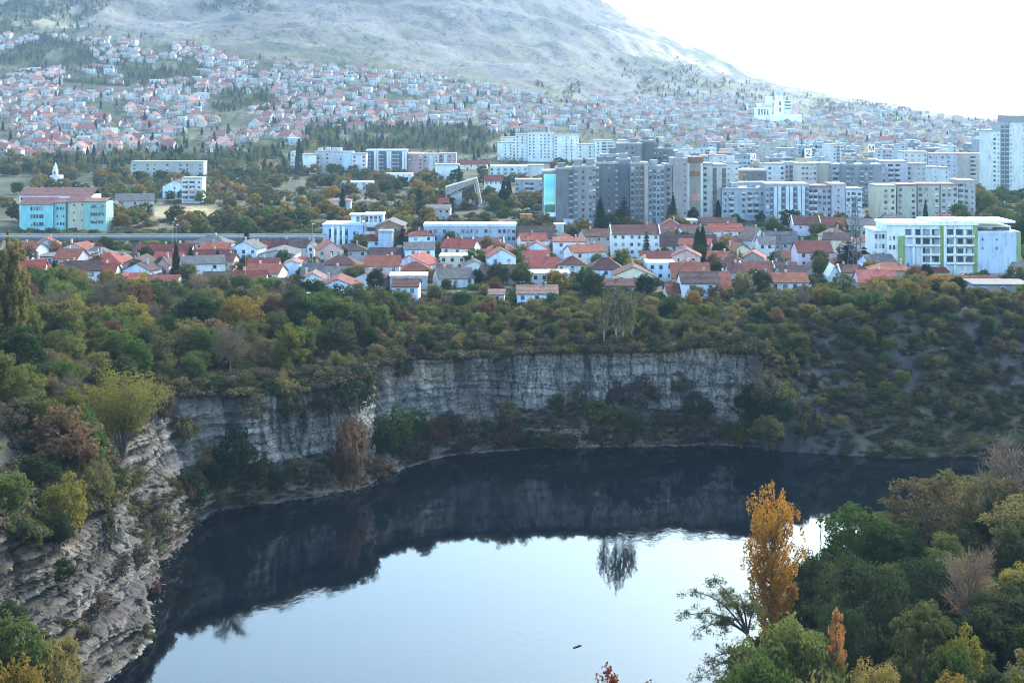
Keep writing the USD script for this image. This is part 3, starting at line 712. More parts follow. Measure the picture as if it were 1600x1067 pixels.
# the dark tree that arches out over the water
def arching_tree():
    rng = R(101)
    T, C, Rr = [], [], []
    base = np.array([2.2, 0, -1.0])
    fork = np.array([0.2, -0.3, 4.6])
    T.append(tube([base, base * 0.6 + fork * 0.4 + [0.2, 0, 0.2], fork], [0.34, 0.27, 0.2], 7))
    ends = [(-6.2, 0.5, 9.4), (-7.4, -0.8, 7.0), (-4.0, 1.0, 10.8), (-2.6, -1.0, 9.2), (-5.4, 1.2, 4.4), (-4.6, -0.6, 1.6), (-5.6, 0.4, -0.8), (-0.6, 0.8, 8.4), (1.4, 0.2, 7.2), (-3.0, 0.2, 5.6), (-2.6, 0.3, 2.2), (-4.4, 0.2, -2.6)]
    for e in ends:
        e = np.array(e, float)
        src = fork if e[2] > 3 else base * 0.7 + fork * 0.3
        t = np.linspace(0, 1, 9)[:, None]
        p = src + (e - src) * t + np.sin(t * np.pi) * np.array([0, 0, 1.3])
        T.append(tube(p, np.linspace(0.15, 0.03, 9), 5))
        for u in np.linspace(0.42, 1.05, 6):
            i = min(int(u * 8), 8)
            for _ in range(2):
                C.append(p[i] + rng.normal(size=3) * np.array([0.55, 0.55, 0.42])); Rr.append(rng.uniform(0.22, 0.5))
                T.append(limb(p[i], C[-1], 0.03, 0.01, rng, 0.05, 4))
    x = thing('arching_tree', 'dark tree with bare limbs arching left over the water', 'tree', P(1165, 1040, 168) * [1, 1, 0] + [0, 0, EYE - (1050 - 150) * 168 / F])
    part('trunk', join(T), MAT['bark'], x, True)
    part('crown', clump_leaves(np.array(C), np.array(Rr) * 2.1, 70, 0.12, rng, 0.75, 0.5, 0.1), MAT['olive_leaves'], x)
arching_tree()

# the left hill
plant_px('column_poplar', 'column_poplar', 'tree', 'tall columnar poplar at the left edge', 12, 250, 362, 52)
plant_px('feathery', 'feathery_tree', 'tree', 'large yellow-green feathery tree on the left cliff top', 192, 240, 558, 150)
plant_px('lime', 'lime_tree', 'tree', 'light green upright tree on the cliff edge, left', 102, 196, 742, 72)
plant_px('broadleaf_dark_0', 'dark_tree', 'tree', 'dark low tree under the light green cliff-edge tree', 92, 190, 800, 40)
plant_px('shrub_lime_1', 'lime_bush', 'bush', 'little yellow bush on the rubble slope, left', 52, 185, 848, 28)
plant_px('broadleaf_dark_1', 'dark_tree', 'tree', 'dark green round tree behind the yellow autumn tree', 308, 330, 462, 78)
plant_px('yellow', 'yellow_tree', 'tree', 'yellow autumn tree above the left cliff', 372, 342, 462, 70)
plant_px('pale_poplar', 'pale_poplar', 'tree', 'slim pale-trunked poplar, leftmost of the bare group', 944, 342, 454, None)
plant_px('pale_poplar', 'pale_poplar', 'tree', 'tallest pale-trunked poplar in the bare group', 962, 341, 436, None)
plant_px('pale_poplar', 'pale_poplar', 'tree', 'pale-trunked poplar right of the tallest bare one', 974, 342, 446, None)
plant_px('pale_poplar', 'pale_poplar', 'tree', 'slim pale-trunked poplar, rightmost of the bare group', 986, 343, 456, None)
plant_px('conifer_1', 'dark_conifer', 'tree', 'dark blue-green conifer above the right slope', 1462, 398, 440, 44)
plant_px('conifer_0', 'dark_conifer', 'tree', 'slim dark conifer left of the blue-green conifer', 1408, 396, 462, 20)
plant_px('yellow_poplar', 'yellow_poplar', 'tree', 'small golden poplar on the right shore', 1550, 345, 636, 22)
plant_px('shrub_lime_0', 'lime_bush', 'bush', 'round yellow-green bush at the far waterline', 1158, 331, 658, 36, z=0.2)
for k, (px, top, w, d, key) in enumerate([(1345, 440, 60, 425, 'loose_olive'), (1385, 432, 66, 428, 'yellow'), (1425, 428, 78, 425, 'loose_olive'), (1475, 428, 76, 426, 'yellow'), (1520, 447, 56, 415, 'loose_olive')]):
    plant_px(key, 'olive_tree', 'tree', ['olive-gold tree', 'golden tree', 'large olive-gold tree', 'broad golden tree', 'loose olive tree'][k] + ' in the row below the white-green block', px, d, top, w, 'autumn trees below the white-green block')

# bushes and trees scattered over the rim, the slope and the left hill
SC = random.Random(11)
COLOR = {'green': 'green', 'olive': 'olive', 'rust': 'rust-brown', 'dark': 'dark green', 'brown': 'brown twiggy', 'lime': 'yellow-green'}
pit_rim = pit_poly.buffer(1.2)
def scatter(region, n, spacing, mix, hrange, group, place):
    """Dart throwing inside a region of the ground."""
    taken, tries = [], 0
    minx, miny, maxx, maxy = region.bounds
    while len(taken) < n and tries < n * 40:
        tries += 1
        x, y = SC.uniform(minx, maxx), SC.uniform(miny, maxy)
        px = 800 + x * F / y
        if not region.contains(sg.Point(x, y)) or pit_rim.contains(sg.Point(x, y)) or px < -30 or px > 1630: continue
        if any((x - a) ** 2 + (y - b) ** 2 < spacing ** 2 for a, b in taken): continue
        taken.append((x, y))
    for x, y in taken:
        key = SC.choices([m[0] for m in mix], [m[1] for m in mix])[0]
        shape, _, tone = key.partition('_')
        h = SC.uniform(*hrange[0 if shape == 'shrub' else 1])
        size = 'small ' if h < 2.4 else 'low ' if h < 3.6 else '' if h < 6 else 'tall '
        z = gz1(x, y)
        if shape == 'shrub':
            plant(key + '_' + str(SC.randint(0, 1)), 'bush', 'bush', f'{size}{COLOR[tone]} bush', (x, y, z - 0.15), h, h / 3.6 * SC.uniform(0.85, 1.3), group)
        elif shape == 'twiggy':
            plant(key, 'bare_tree', 'tree', f'{size}leafless grey tree', (x, y, z - 0.15), h, None, group)
        else:
            k = key if shape == 'loose' else shape if shape in ('yellow', 'lime') else key + '_' + str(SC.randint(0, 1))
            if shape in ('yellow', 'lime'): tone = shape
            plant(k, dict(rust='rust_tree', brown='brown_tree', dark='dark_tree', olive='olive_tree', yellow='golden_tree').get(tone, 'green_tree'), 'tree', f'{size}{dict(COLOR, yellow="golden").get(tone, tone)} {"airy " if shape == "loose" else ""}tree', (x, y, z - 0.15), h, h / 9.5 * SC.uniform(0.85, 1.25), group)
scatter(sg.Polygon([(-58, 172), (-78, 172), (-112, 290), (-150, 400), (-60, 412), (-30, 400), (-30, 335), (-58, 300), (-66, 250)]), 190, 4.6,
        [('broadleaf_green', 3), ('broadleaf_olive', 4), ('broadleaf_dark', 4), ('broadleaf_rust', 0.9), ('loose_olive', 2.5), ('loose_green', 1.5), ('lime', 0.8), ('shrub_brown', 1), ('shrub_olive', 1), ('shrub_dark', 1), ('twiggy', 1.2)], ((2, 4.5), (5.5, 11)), 'trees and bushes on the left hill', 'hill')
scatter(sg.Polygon([(-40, 318), (-26, 330), (0, 338), (60, 335), (75, 345), (75, 366), (-40, 366)]), 95, 3.8,
        [('shrub_dark', 4), ('shrub_brown', 3), ('shrub_olive', 1.5), ('broadleaf_dark', 1.2), ('broadleaf_olive', 1.2), ('shrub_rust', 0.7)], ((1.8, 3.6), (4, 6.5)), 'bushes along the far rim', 'rim')
scatter(sg.Polygon([(-70, 352), (75, 352), (180, 388), (180, 408), (85, 400), (-75, 400)]), 120, 4.6,
        [('broadleaf_olive', 4), ('broadleaf_green', 2.4), ('loose_olive', 3), ('yellow_a', 1.2), ('broadleaf_dark', 1.3), ('broadleaf_rust', 0.8), ('twiggy', 1.0), ('shrub_green', 1.5)], ((2, 3.5), (3.6, 6.6)), 'trees behind the far rim', 'rim')
scatter(sg.Polygon([(62, 332), (75, 329), (84, 330), (120, 334), (135, 330), (190, 372), (190, 408), (85, 400), (70, 366)]), 165, 4.2,
        [('shrub_green', 3.2), ('shrub_dark', 4), ('shrub_olive', 2.6), ('shrub_brown', 2.4), ('broadleaf_green', 1.3), ('broadleaf_olive', 0.8), ('shrub_rust', 0.5)], ((1.6, 3.6), (3.6, 6)), 'bushes on the right slope', 'slope')
scatter(sg.Polygon([(27, 186), (34, 200), (44, 220), (57, 243), (73, 263), (92, 281), (130, 300), (120, 220), (72, 160), (52, 118), (36, 122), (30, 150)]), 95, 5.0,
        [('broadleaf_dark', 3), ('broadleaf_olive', 2), ('broadleaf_green', 2), ('shrub_dark', 1.5), ('shrub_brown', 1), ('shrub_olive', 0.8), ('shrub_green', 0.5)], ((2, 4), (4.5, 7)), 'undergrowth trees and bushes on the near bank', 'bank')
# bushes that hang on to the quarry face
cliff_px, cliff_py = project(np.stack([Xc, Yc, Zc], -1))
def cliff_point(px, py):
    k = np.argmin((cliff_px - px) ** 2 + (cliff_py - py) ** 2)
    i, j = np.unravel_index(k, cliff_px.shape)
    return np.array([Xc[i, j] - outward[i, 0] * 0.0, Yc[i, j], Zc[i, j]])
face = [(548, 768, 652, 'rust', 54), (536, 740, 690, 'rust', 36), (370, 760, 668, 'dark', 56), (340, 770, 700, 'dark', 44), (410, 765, 715, 'dark', 44), (300, 800, 735, 'dark', 46), (320, 740, 690, 'olive', 40), (430, 770, 735, 'dark', 30),
        (465, 750, 715, 'brown', 44), (500, 760, 725, 'brown', 40), (620, 700, 640, 'green', 62), (596, 712, 650, 'dark', 46), (650, 690, 642, 'green', 40), (640, 722, 680, 'brown', 40), (680, 690, 650, 'rust', 44), (705, 668, 640, 'brown', 40),
        (735, 690, 655, 'brown', 44), (795, 660, 626, 'olive', 32), (795, 700, 650, 'rust', 40), (760, 690, 655, 'dark', 36), (832, 700, 672, 'dark', 40), (856, 700, 668, 'olive', 44), (884, 700, 676, 'dark', 40), (935, 662, 626, 'green', 50), (960, 665, 636, 'olive', 44), (985, 670, 640, 'green', 42),
        (930, 695, 650, 'rust', 40), (975, 698, 655, 'rust', 36), (1010, 690, 655, 'brown', 44), (1040, 668, 640, 'brown', 46), (905, 650, 600, 'brown', 24), (1000, 640, 588, 'brown', 60), (960, 640, 592, 'brown', 36), (1090, 650, 612, 'dark', 46), (1110, 690, 660, 'brown', 40), (870, 640, 612, 'olive', 26),
        (632, 590, 556, 'dark', 32), (530, 640, 590, 'dark', 60), (562, 640, 570, 'dark', 60), (505, 645, 600, 'brown', 44), (455, 650, 612, 'dark', 40), (395, 655, 615, 'brown', 44), (290, 690, 645, 'olive', 40), (250, 660, 600, 'brown', 40), (285, 790, 750, 'rust', 36), (250, 840, 790, 'brown', 44),
        (180, 900, 862, 'brown', 56), (215, 880, 850, 'brown', 44), (150, 960, 925, 'brown', 50), (200, 770, 720, 'olive', 48), (150, 800, 735, 'olive', 60), (165, 850, 790, 'dark', 30), (120, 1000, 970, 'brown', 44), (240, 930, 905, 'rust', 22), (90, 905, 872, 'dark', 50), (345, 790, 760, 'rust', 40), (385, 785, 760, 'brown', 44), (590, 745, 715, 'rust', 46), (560, 700, 660, 'rust', 30), (720, 705, 685, 'rust', 36), (660, 715, 690, 'rust', 34),
        (1140, 690, 655, 'olive', 34), (1195, 690, 640, 'dark', 60), (1180, 660, 600, 'dark', 60), (1200, 640, 575, 'brown', 60), (1075, 690, 668, 'brown', 40), (1060, 620, 580, 'brown', 40)]
for px, yb, yt, tone, w in face:
    p = cliff_point(px, yb)
    d = p[1]
    plant(f'shrub_{tone}_{SC.randint(0, 1)}', 'cliff_shrub', 'shrub', f'{COLOR[tone]} shrub clinging to the quarry face', p + [0, 0, -0.25], max(0.9, (yb - yt) * d / F), max(0.25, w * d / F / 4.2), 'bushes on the quarry face')
# near corner, bottom left
for k, (px, d, top, w, key, lab) in enumerate([(20, 150, 965, 90, 'broadleaf_green_0', 'green tree in the bottom left corner'), (70, 152, 1000, 70, 'broadleaf_olive_0', 'yellow-tinged small tree at the bottom left'), (95, 158, 985, 60, 'broadleaf_olive_1', 'olive tree behind the bottom left corner trees'),
                                               (30, 142, 1030, 80, 'yellow', 'yellowish bush at the very bottom left'), (10, 160, 940, 60, 'broadleaf_dark_0', 'dark tree above the bottom left corner')]):
    plant_px(key, 'bush' if 'bush' in lab else 'broadleaf_tree', 'bush' if 'bush' in lab else 'tree', lab, px, d, top, w)

# ground cover: brambles, dry grass and seedlings that nobody could count
def stuff_points(name, protos, pts, scales, seed, mats, yaw=None):
    pi = UsdGeom.PointInstancer.Define(stage, '/World/' + name)
    data(pi.GetPrim(), kind='stuff')
    rel = pi.CreatePrototypesRel()
    for k, b in enumerate(protos):
        if isinstance(b, list):
            path = f'/World/{name}/kind_{k}'
            UsdGeom.Xform.Define(stage, path)
            for q, (pn, me, ma) in enumerate(b): usdkit.mesh(stage, f'{path}/{pn}', me, ma)
        else:
            path = f'/World/{name}/kind_{k}'
            usdkit.mesh(stage, path, b, MAT[mats[k]])
        rel.AddTarget(path)
    rng = np.random.default_rng(seed)
    n = len(pts)
    pi.CreatePositionsAttr(Vt.Vec3fArray.FromNumpy(np.asarray(pts, np.float32)))
    pi.CreateProtoIndicesAttr(Vt.IntArray.FromNumpy(rng.integers(0, len(protos), n).astype(np.int32)))
    a = rng.uniform(0, 2 * np.pi, n) if yaw is None else yaw(rng, n)
    pi.CreateOrientationsAttr(Vt.QuathArray([Gf.Quath(float(np.cos(t / 2)), 0, 0, float(np.sin(t / 2))) for t in a]))
    pi.CreateScalesAttr(Vt.Vec3fArray.FromNumpy(np.asarray(scales, np.float32)))
    return pi
rng = R(200)
tuft = lambda s, n=46: clump_leaves(np.array([[0, 0, 0.35], [0.5, 0.2, 0.25], [-0.4, 0.3, 0.3], [0.1, -0.5, 0.3], [-0.3, -0.35, 0.45]]), np.array([0.55, 0.45, 0.45, 0.42, 0.4]), n, 0.12, R(s), 0.7)
cand = np.stack([rng.uniform(-160, 190, 60000), rng.uniform(110, 432, 60000)], 1)
pxc = 800 + cand[:, 0] * F / cand[:, 1]
ok = (pxc > -60) & (pxc < 1660) & ~contains_xy(pit_poly.buffer(0.5), cand[:, 0], cand[:, 1])
scree_free = meshkit.fbm(np.stack([cand[:, 0], cand[:, 1], 0 * cand[:, 0]], -1) / 22, 3, 77)
on_slope = (cand[:, 0] > 50) & (cand[:, 1] > 315) & (cand[:, 1] < 400)
ok &= ~(on_slope & (scree_free > 0.5) & (rng.uniform(size=len(cand)) < 0.6))
lefthill = (cand[:, 0] < -60) & (cand[:, 1] < 215)
ok &= ~(lefthill & (rng.uniform(size=len(cand)) < 0.5))
cand = cand[ok][:20000]
zz = gz(cand[:, 0], cand[:, 1])
kk = rng.integers(0, len(rim_line), 3400)
oo = rng.uniform(-0.6, 6.5, 3400)
fr_ = rim_line[kk] + outward[kk] * oo[:, None]
zf_ = np.maximum(np.where(oo < 0.6, rim_top[kk] + 0.15, 0), np.where(oo >= 0.6, gz(fr_[:, 0], fr_[:, 1]) + np.interp(oo, [0.5, 7.0], [0.35, -0.5]), 0))
fringe = np.c_[fr_, zf_]
sc = rng.uniform(0.7, 1.9, len(cand))
stuff_points('undergrowth', [tuft(1), tuft(2), tuft(3), tuft(4), tuft(5)], np.c_[cand, zz - 0.15], np.stack([sc * 1.25, sc * 1.25, sc], 1), 201, ['brown_scrub', 'dark_leaves', 'olive_leaves', 'brown_scrub', 'dark_leaves'])

def light_tree(s):
    k = s % 4
    if k == 0: return build_round(7.5, 3.6, 52, 40, 0.24, R(s), low=0.0, stems=3, clump=0.27)[0]
    if k == 1: return build_round(8.5, 3.0, 60, 34, 0.22, R(s), low=0.05, gap=0.3, stems=3, clump=0.24)[0]
    if k == 2: return build_feathery(7.0, 3.8, R(s), 0.17)[0]
    return build_round(6.5, 4.6, 70, 34, 0.22, R(s), low=0.0, gap=0.2, stems=3, clump=0.2, squash=0.6)[0]
def thicket(name, spots, seed, mats, n_protos=6, gap=1.5, over=3):
    r = R(seed); Q = []
    for poly, n, lo, hi in spots:
        b = poly.bounds
        c = np.stack([r.uniform(b[0], b[2], n * over), r.uniform(b[1], b[3], n * over)], 1)
        c = c[contains_xy(poly, c[:, 0], c[:, 1]) & ~contains_xy(pit_poly.buffer(gap), c[:, 0], c[:, 1])]
        lump = meshkit.fbm(np.stack([c[:, 0] / 12, c[:, 1] / 12, 0 * c[:, 0]], 1), 3, seed)
        c = c[lump > 0.40][:n]
        Q.append(np.c_[c, r.uniform(lo, hi, len(c)) / 7.5])
    Q = np.vstack(Q)
    stuff_points(name, [light_tree(seed + k) for k in range(n_protos)], np.c_[Q[:, :2], gz(Q[:, 0], Q[:, 1]) - 0.2], np.stack([Q[:, 2] * r.uniform(0.9, 1.35, len(Q)), Q[:, 2] * r.uniform(0.9, 1.35, len(Q)), Q[:, 2]], 1), seed + 1, mats)
left_hill = sg.Polygon([(-60, 205), (-90, 215), (-130, 300), (-160, 405), (-60, 412), (-30, 408), (-30, 335), (-58, 300), (-66, 250)])
rim_strip = sg.Polygon([(-36, 316), (-26, 336), (0, 341), (60, 338), (72, 346), (80, 372), (-40, 366)])
behind = sg.Polygon([(-70, 352), (75, 352), (180, 388), (180, 410), (85, 402), (-75, 402)])
slope = sg.Polygon([(66, 345), (88, 340), (130, 346), (190, 384), (190, 412), (85, 404), (70, 372)])
bank = sg.Polygon([(30, 190), (46, 220), (59, 243), (75, 263), (94, 281), (130, 300), (120, 220), (72, 160), (52, 118), (38, 126), (32, 152)])
thicket('rim_thicket', [(left_hill, 420, 2.5, 5.5), (rim_strip, 420, 2.0, 4.4), (behind, 480, 1.8, 4.4), (slope, 330, 1.6, 4.0), (bank, 130, 1.8, 4.0)], 601, ['green_leaves', 'olive_leaves', 'dark_leaves', 'brown_scrub', 'olive_leaves', 'faded_leaves', 'dark_leaves', 'brown_scrub'], 8)

fs_ = R(611).uniform(0.9, 2.3, len(fringe))
stuff_points('rim_scrub', [tuft(21, 60), tuft(22, 60), tuft(23, 60), tuft(24, 60)], fringe - [0, 0, 0.2], np.stack([fs_ * 1.1, fs_ * 1.1, fs_], 1), 612, ['brown_scrub', 'dark_leaves', 'brown_scrub', 'olive_leaves'])

ring = pit_poly.buffer(6.0).difference(pit_poly.buffer(-1.9)).intersection(sg.Polygon([(-90, 205), (72, 205), (72, 352), (-90, 352)])).difference(sg.Polygon([(-20, 150), (90, 150), (90, 300), (20, 300)]))
thicket('edge_scrub', [(ring, 620, 1.4, 4.0)], 631, ['dark_leaves', 'brown_scrub', 'olive_leaves', 'brown_scrub', 'faded_leaves'], 5, -1.9, 30)

# stones fallen from the face, along the water and on the bare slopes
def stone(s):
    m = trimesh.creation.icosphere(1, 0.5)
    m.vertices *= 0.65 + 0.7 * meshkit.noise(np.array(m.vertices) * 2.2 + s * 9.0, s)[:, None]
    m.vertices *= R(s).uniform(0.6, 1.1, 3)
    return m.vertices, m.faces
r_ = R(641)
kk = r_.integers(0, int(main_part.sum()), 600); oo = r_.uniform(-0.7, 0.9, 600)
st1 = np.c_[shore_c[kk] + outward[kk] * oo[:, None], r_.uniform(-0.2, 0.15, 600)]
c_ = np.stack([r_.uniform(-84, 150, 9000), r_.uniform(150, 385, 9000)], 1)
ok_ = (((c_[:, 0] < -60) & (c_[:, 1] < 215)) | ((c_[:, 0] > 64) & (c_[:, 1] > 322) & (c_[:, 1] < 372))) & ~contains_xy(pit_poly.buffer(0.5), c_[:, 0], c_[:, 1])
c_ = c_[ok_][:1500]
st = np.vstack([st1, np.c_[c_, gz(c_[:, 0], c_[:, 1]) + 0.02]])
ss_ = np.minimum(0.2 + r_.pareto(2.8, len(st)) * 0.3, 1.1)
mat_nodes('loose_stone', {'oi': ('object_info', {}), 'r': ('rgb_ramp', {'ramp': [(0.0, (0.06, 0.055, 0.053)), (0.6, (0.11, 0.10, 0.095)), (1.0, (0.19, 0.175, 0.155))]}), 'p': ('principled_bsdf', {'roughness': 0.9, 'specular_ior_level': 0.2})}, [('oi.random', 'r.fac'), ('r.color', 'p.base_color')], 'p.BSDF')
stuff_points('fallen_stones', [stone(1), stone(2), stone(3), stone(4)], st, np.stack([ss_, ss_, ss_ * 0.8], 1), 642, ['loose_stone'] * 4)

# dry scrub caught on the ledges and talus of the face
rl = R(651)
ii = rl.integers(0, len(S), 2600)
tt = np.where(rl.uniform(size=2600) < 0.72, ledge0[ii, 0] + (ledge1[ii, 0] - ledge0[ii, 0]) * rl.uniform(0.05, 1.15, 2600), rl.uniform(0.06, 0.28, 2600))
jj = np.clip((tt * (nz - 1)).astype(int), 2, nz - 4)
lp = np.stack([Xc[ii, jj], Yc[ii, jj], Zc[ii, jj]], 1) - np.c_[outward[ii] * 0.1, np.full(2600, 0.12)]
lpn = meshkit.fbm(np.stack([shore_s[ii] / 9, 0 * tt, tt * 3], 1), 3, 19)
lp = lp[lpn > 0.44 + 0.08 * leftw[ii, 0]]
ls = rl.uniform(0.5, 1.35, len(lp))
stuff_points('ledge_scrub', [tuft(31, 40), tuft(32, 40), tuft(33, 40), tuft(34, 40)], lp, np.stack([ls * 1.2, ls * 1.2, ls * 0.9], 1), 652, ['brown_scrub', 'brown_scrub', 'olive_leaves', 'dark_leaves'])
for k, (px, yb, yt, tone, w) in enumerate([(1196, 695, 650, 'dark', 44), (1206, 690, 655, 'olive', 40), (1215, 665, 618, 'dark', 48), (1202, 640, 590, 'brown', 50), (1222, 640, 600, 'green', 40)]):
    q = ground_at([px], [yb], 300.0)[0]
    plant(f'shrub_{tone}_{k % 2}', 'cliff_shrub', 'shrub', f'{COLOR[tone]} shrub where the quarry face meets the slope', q + [0, 0, -0.2], (yb - yt) * q[1] / F, w * q[1] / F / 4.2, 'bushes on the quarry face')
# ------------------------------------------------------------------ building materials
CACHE = {}
def rgbname(c): return '_'.join(f'{int(round(v * 100)):02d}' for v in c)
def plaster(c, rough=0.85):
    """Painted render or concrete of one colour, weathered."""
    key = 'plaster_' + rgbname(c)
    if key not in CACHE:
        c = np.array(c, float)
        CACHE[key] = mat_nodes(key, {
            'geo': ('geometry', {}), 'map': ('mapping', {'scale': (0.9, 0.9, 0.22)}), 'n': ('noise_texture', {'scale': 0.8, 'detail': 6.0, 'roughness': 0.65}),
            'n2': ('noise_texture', {'scale': 0.12, 'detail': 3.0}),
            'r': ('rgb_ramp', {'ramp': [(0.28, tuple(c * 0.66)), (0.5, tuple(c)), (0.75, tuple(np.minimum(c * 1.1, 0.85)))]}), 'r2': ('rgb_ramp', {'ramp': [(0.3, (0.86, 0.86, 0.88)), (0.6, (1.0, 1.0, 1.0))]}),
            'm': ('mix', {'mix_type': 'multiply', 'fac': 1.0}), 'p': ('principled_bsdf', {'roughness': rough, 'specular_ior_level': 0.25})},
            [('geo.position', 'map.vector'), ('map.vector', 'n.vector'), ('geo.position', 'n2.vector'), ('n.fac', 'r.fac'), ('n2.fac', 'r2.fac'), ('r.color', 'm.color1'), ('r2.color', 'm.color2'), ('m.color', 'p.base_color')], 'p.BSDF')
    return CACHE[key]
def tiles(c):
    """Clay roof tiles: courses, and a patchy, sun-bleached colour."""
    key = 'roof_tiles_' + rgbname(c)
    if key not in CACHE:
        c = np.array(c, float)
        CACHE[key] = mat_nodes(key, {
            'geo': ('geometry', {}), 'oi': ('object_info', {}),
            'w': ('wave_texture', {'wave_type': 'bands', 'bands_direction': 'z', 'scale': 1.1, 'distortion': 0.6, 'detail': 1.0}),
            'n': ('noise_texture', {'scale': 0.7, 'detail': 7.0, 'roughness': 0.7}),
            'r': ('rgb_ramp', {'ramp': [(0.3, tuple(c * 0.55)), (0.5, tuple(c)), (0.72, tuple(np.minimum(c * 1.35 + 0.01, 0.8)))]}),
            'rw': ('rgb_ramp', {'ramp': [(0.0, (0.78, 0.78, 0.8)), (0.5, (1.0, 1.0, 1.0))]}),
            'm': ('mix', {'mix_type': 'multiply', 'fac': 1.0}), 'b': ('bump', {'strength': 0.5, 'distance': 0.12}), 'p': ('principled_bsdf', {'roughness': 0.85, 'specular_ior_level': 0.2})},
            [('geo.position', 'w.vector'), ('geo.position', 'n.vector'), ('n.fac', 'r.fac'), ('w.fac', 'rw.fac'), ('r.color', 'm.color1'), ('rw.color', 'm.color2'), ('m.color', 'p.base_color'), ('w.fac', 'b.height'), ('b.normal', 'p.normal')], 'p.BSDF')
    return CACHE[key]
mat_nodes('window_glass', {'geo': ('geometry', {}), 'n': ('white_noise_texture', {}), 'sn': ('vector_math', {'math_type': 'snap', 'vector2': (1.6, 1.6, 1.6)}),
                           'r': ('rgb_ramp', {'ramp': [(0.0, (0.02, 0.024, 0.03)), (0.6, (0.05, 0.06, 0.075)), (0.8, (0.16, 0.17, 0.19)), (1.0, (0.4, 0.41, 0.43))]}), 'p': ('principled_bsdf', {'roughness': 0.12, 'ior': 1.5})},
          [('geo.position', 'sn.vector1'), ('sn.vector', 'n.vector'), ('n.value', 'r.fac'), ('r.color', 'p.base_color')], 'p.BSDF')
GLASS = MAT['window_glass']
WHITE, CREAM, LBLUE, GREY, PINK, LILAC, STONE = (0.53, 0.54, 0.55), (0.62, 0.56, 0.42), (0.50, 0.60, 0.72), (0.36, 0.36, 0.38), (0.50, 0.33, 0.30), (0.50, 0.46, 0.56), (0.30, 0.28, 0.26)
RED, BRIGHT, DARK, BROWN, PALE, SLATE, ORANGE = (0.145, 0.031, 0.027), (0.22, 0.040, 0.030), (0.080, 0.026, 0.026), (0.055, 0.029, 0.030), (0.19, 0.105, 0.085), (0.10, 0.094, 0.098), (0.21, 0.06, 0.037)
WN = {WHITE: 'white', CREAM: 'cream', LBLUE: 'pale blue', GREY: 'grey', PINK: 'pink', LILAC: 'lilac', STONE: 'stone-grey'}
RN = {RED: 'red', BRIGHT: 'bright red', DARK: 'dark red', BROWN: 'dark brown', PALE: 'pale terracotta', SLATE: 'grey', ORANGE: 'orange-red', WHITE: 'white'}

def box(x0, x1, y0, y1, z0, z1):
    v = np.array([[x, y, z] for z in (z0, z1) for x, y in ((x0, y0), (x1, y0), (x1, y1), (x0, y1))], float)
    return v, np.array([[0, 3, 2, 1], [4, 5, 6, 7], [0, 1, 5, 4], [1, 2, 6, 5], [2, 3, 7, 6], [3, 0, 4, 7]])
def prism(prof, a0, a1, axis='x'):
    """A convex outline in (across, z), pushed along the axis."""
    prof = np.asarray(prof, float); n = len(prof)
    A = np.r_[np.full(n, a0), np.full(n, a1)]; U = np.r_[prof[:, 0], prof[:, 0]]; Z = np.r_[prof[:, 1], prof[:, 1]]
    v = np.stack([A, U, Z], 1) if axis == 'x' else np.stack([U, A, Z], 1)
    f = [[i, (i + 1) % n, n + (i + 1) % n] for i in range(n)] + [[i, n + (i + 1) % n, n + i] for i in range(n)]
    f += [[0, i + 1, i] for i in range(1, n - 1)] + [[n, n + i, n + i + 1] for i in range(1, n - 1)]
    if axis != 'x': f = [t[::-1] for t in f]
    return v, np.array(f)
def gable(w, l, ze, zr, axis, over=0.45, th=0.2):
    """Roof slabs over a body w across and l along the ridge, and the wall outline beneath."""
    h = w / 2
    k = (zr - ze) / h
    o = h + over
    a = l / 2 + over * 0.8
    L = prism([(-o, ze - k * over), (0, zr), (0, zr + th), (-o, ze - k * over + th)], -a, a, axis)
    Rr = prism([(o, ze - k * over), (o, ze - k * over + th), (0, zr + th), (0, zr)], -a, a, axis)
    body = prism([(-h, -1.0), (h, -1.0), (h, ze - 0.03), (0, zr - 0.03), (-h, ze - 0.03)], -l / 2, l / 2, axis)
    return join([L, Rr]), body
def hip(w, l, ze, zr, over=0.5):
    x, y = w / 2 + over, l / 2 + over
    r = max(0.0, w / 2 - l / 2) if w > l else 0.0
    ry = max(0.0, l / 2 - w / 2) if l > w else 0.0
    v = np.array([[-x, -y, ze], [x, -y, ze], [x, y, ze], [-x, y, ze], [-r, -ry, zr], [r, ry, zr], [-x, -y, ze - 0.18], [x, -y, ze - 0.18], [x, y, ze - 0.18], [-x, y, ze - 0.18]], float)
    if w > l: f = [[0, 1, 5], [0, 5, 4], [1, 2, 5], [2, 3, 4], [2, 4, 5], [3, 0, 4]]
    else: f = [[0, 1, 4], [1, 2, 5], [1, 5, 4], [2, 3, 5], [3, 0, 4], [3, 4, 5]]
    for a, b in ((0, 1), (1, 2), (2, 3), (3, 0)): f += [[a + 6 if a < 4 else a, b + 6, b], [a + 6, b, a]]
    f += [[6, 9, 8], [6, 8, 7]]
    return (v, np.array(f)), box(-w / 2, w / 2, -l / 2, l / 2, -1.0, ze - 0.19)
FLAT_Z = 21.5
HR = random.Random(77)
def windows(x, w, ztop, yf, cols, rows, z0=0.9, storey=2.75, ww=1.1, wh=1.25, frame=WHITE):
    for r in range(rows):
        z = ztop - 0.55 - wh - r * storey
        if z < z0 - 0.6: break
        for c in range(cols):
            cx = -w / 2 + w * (c + 0.5) / cols + HR.uniform(-0.25, 0.25)
            fr = part('window', box(cx - ww / 2 - 0.1, cx + ww / 2 + 0.1, yf - 0.05, yf + 0.15, z - 0.1, z + wh + 0.1), plaster(frame), x)
            part('pane', box(cx - ww / 2, cx + ww / 2, yf - 0.08, yf + 0.1, z, z + wh), GLASS, fr)
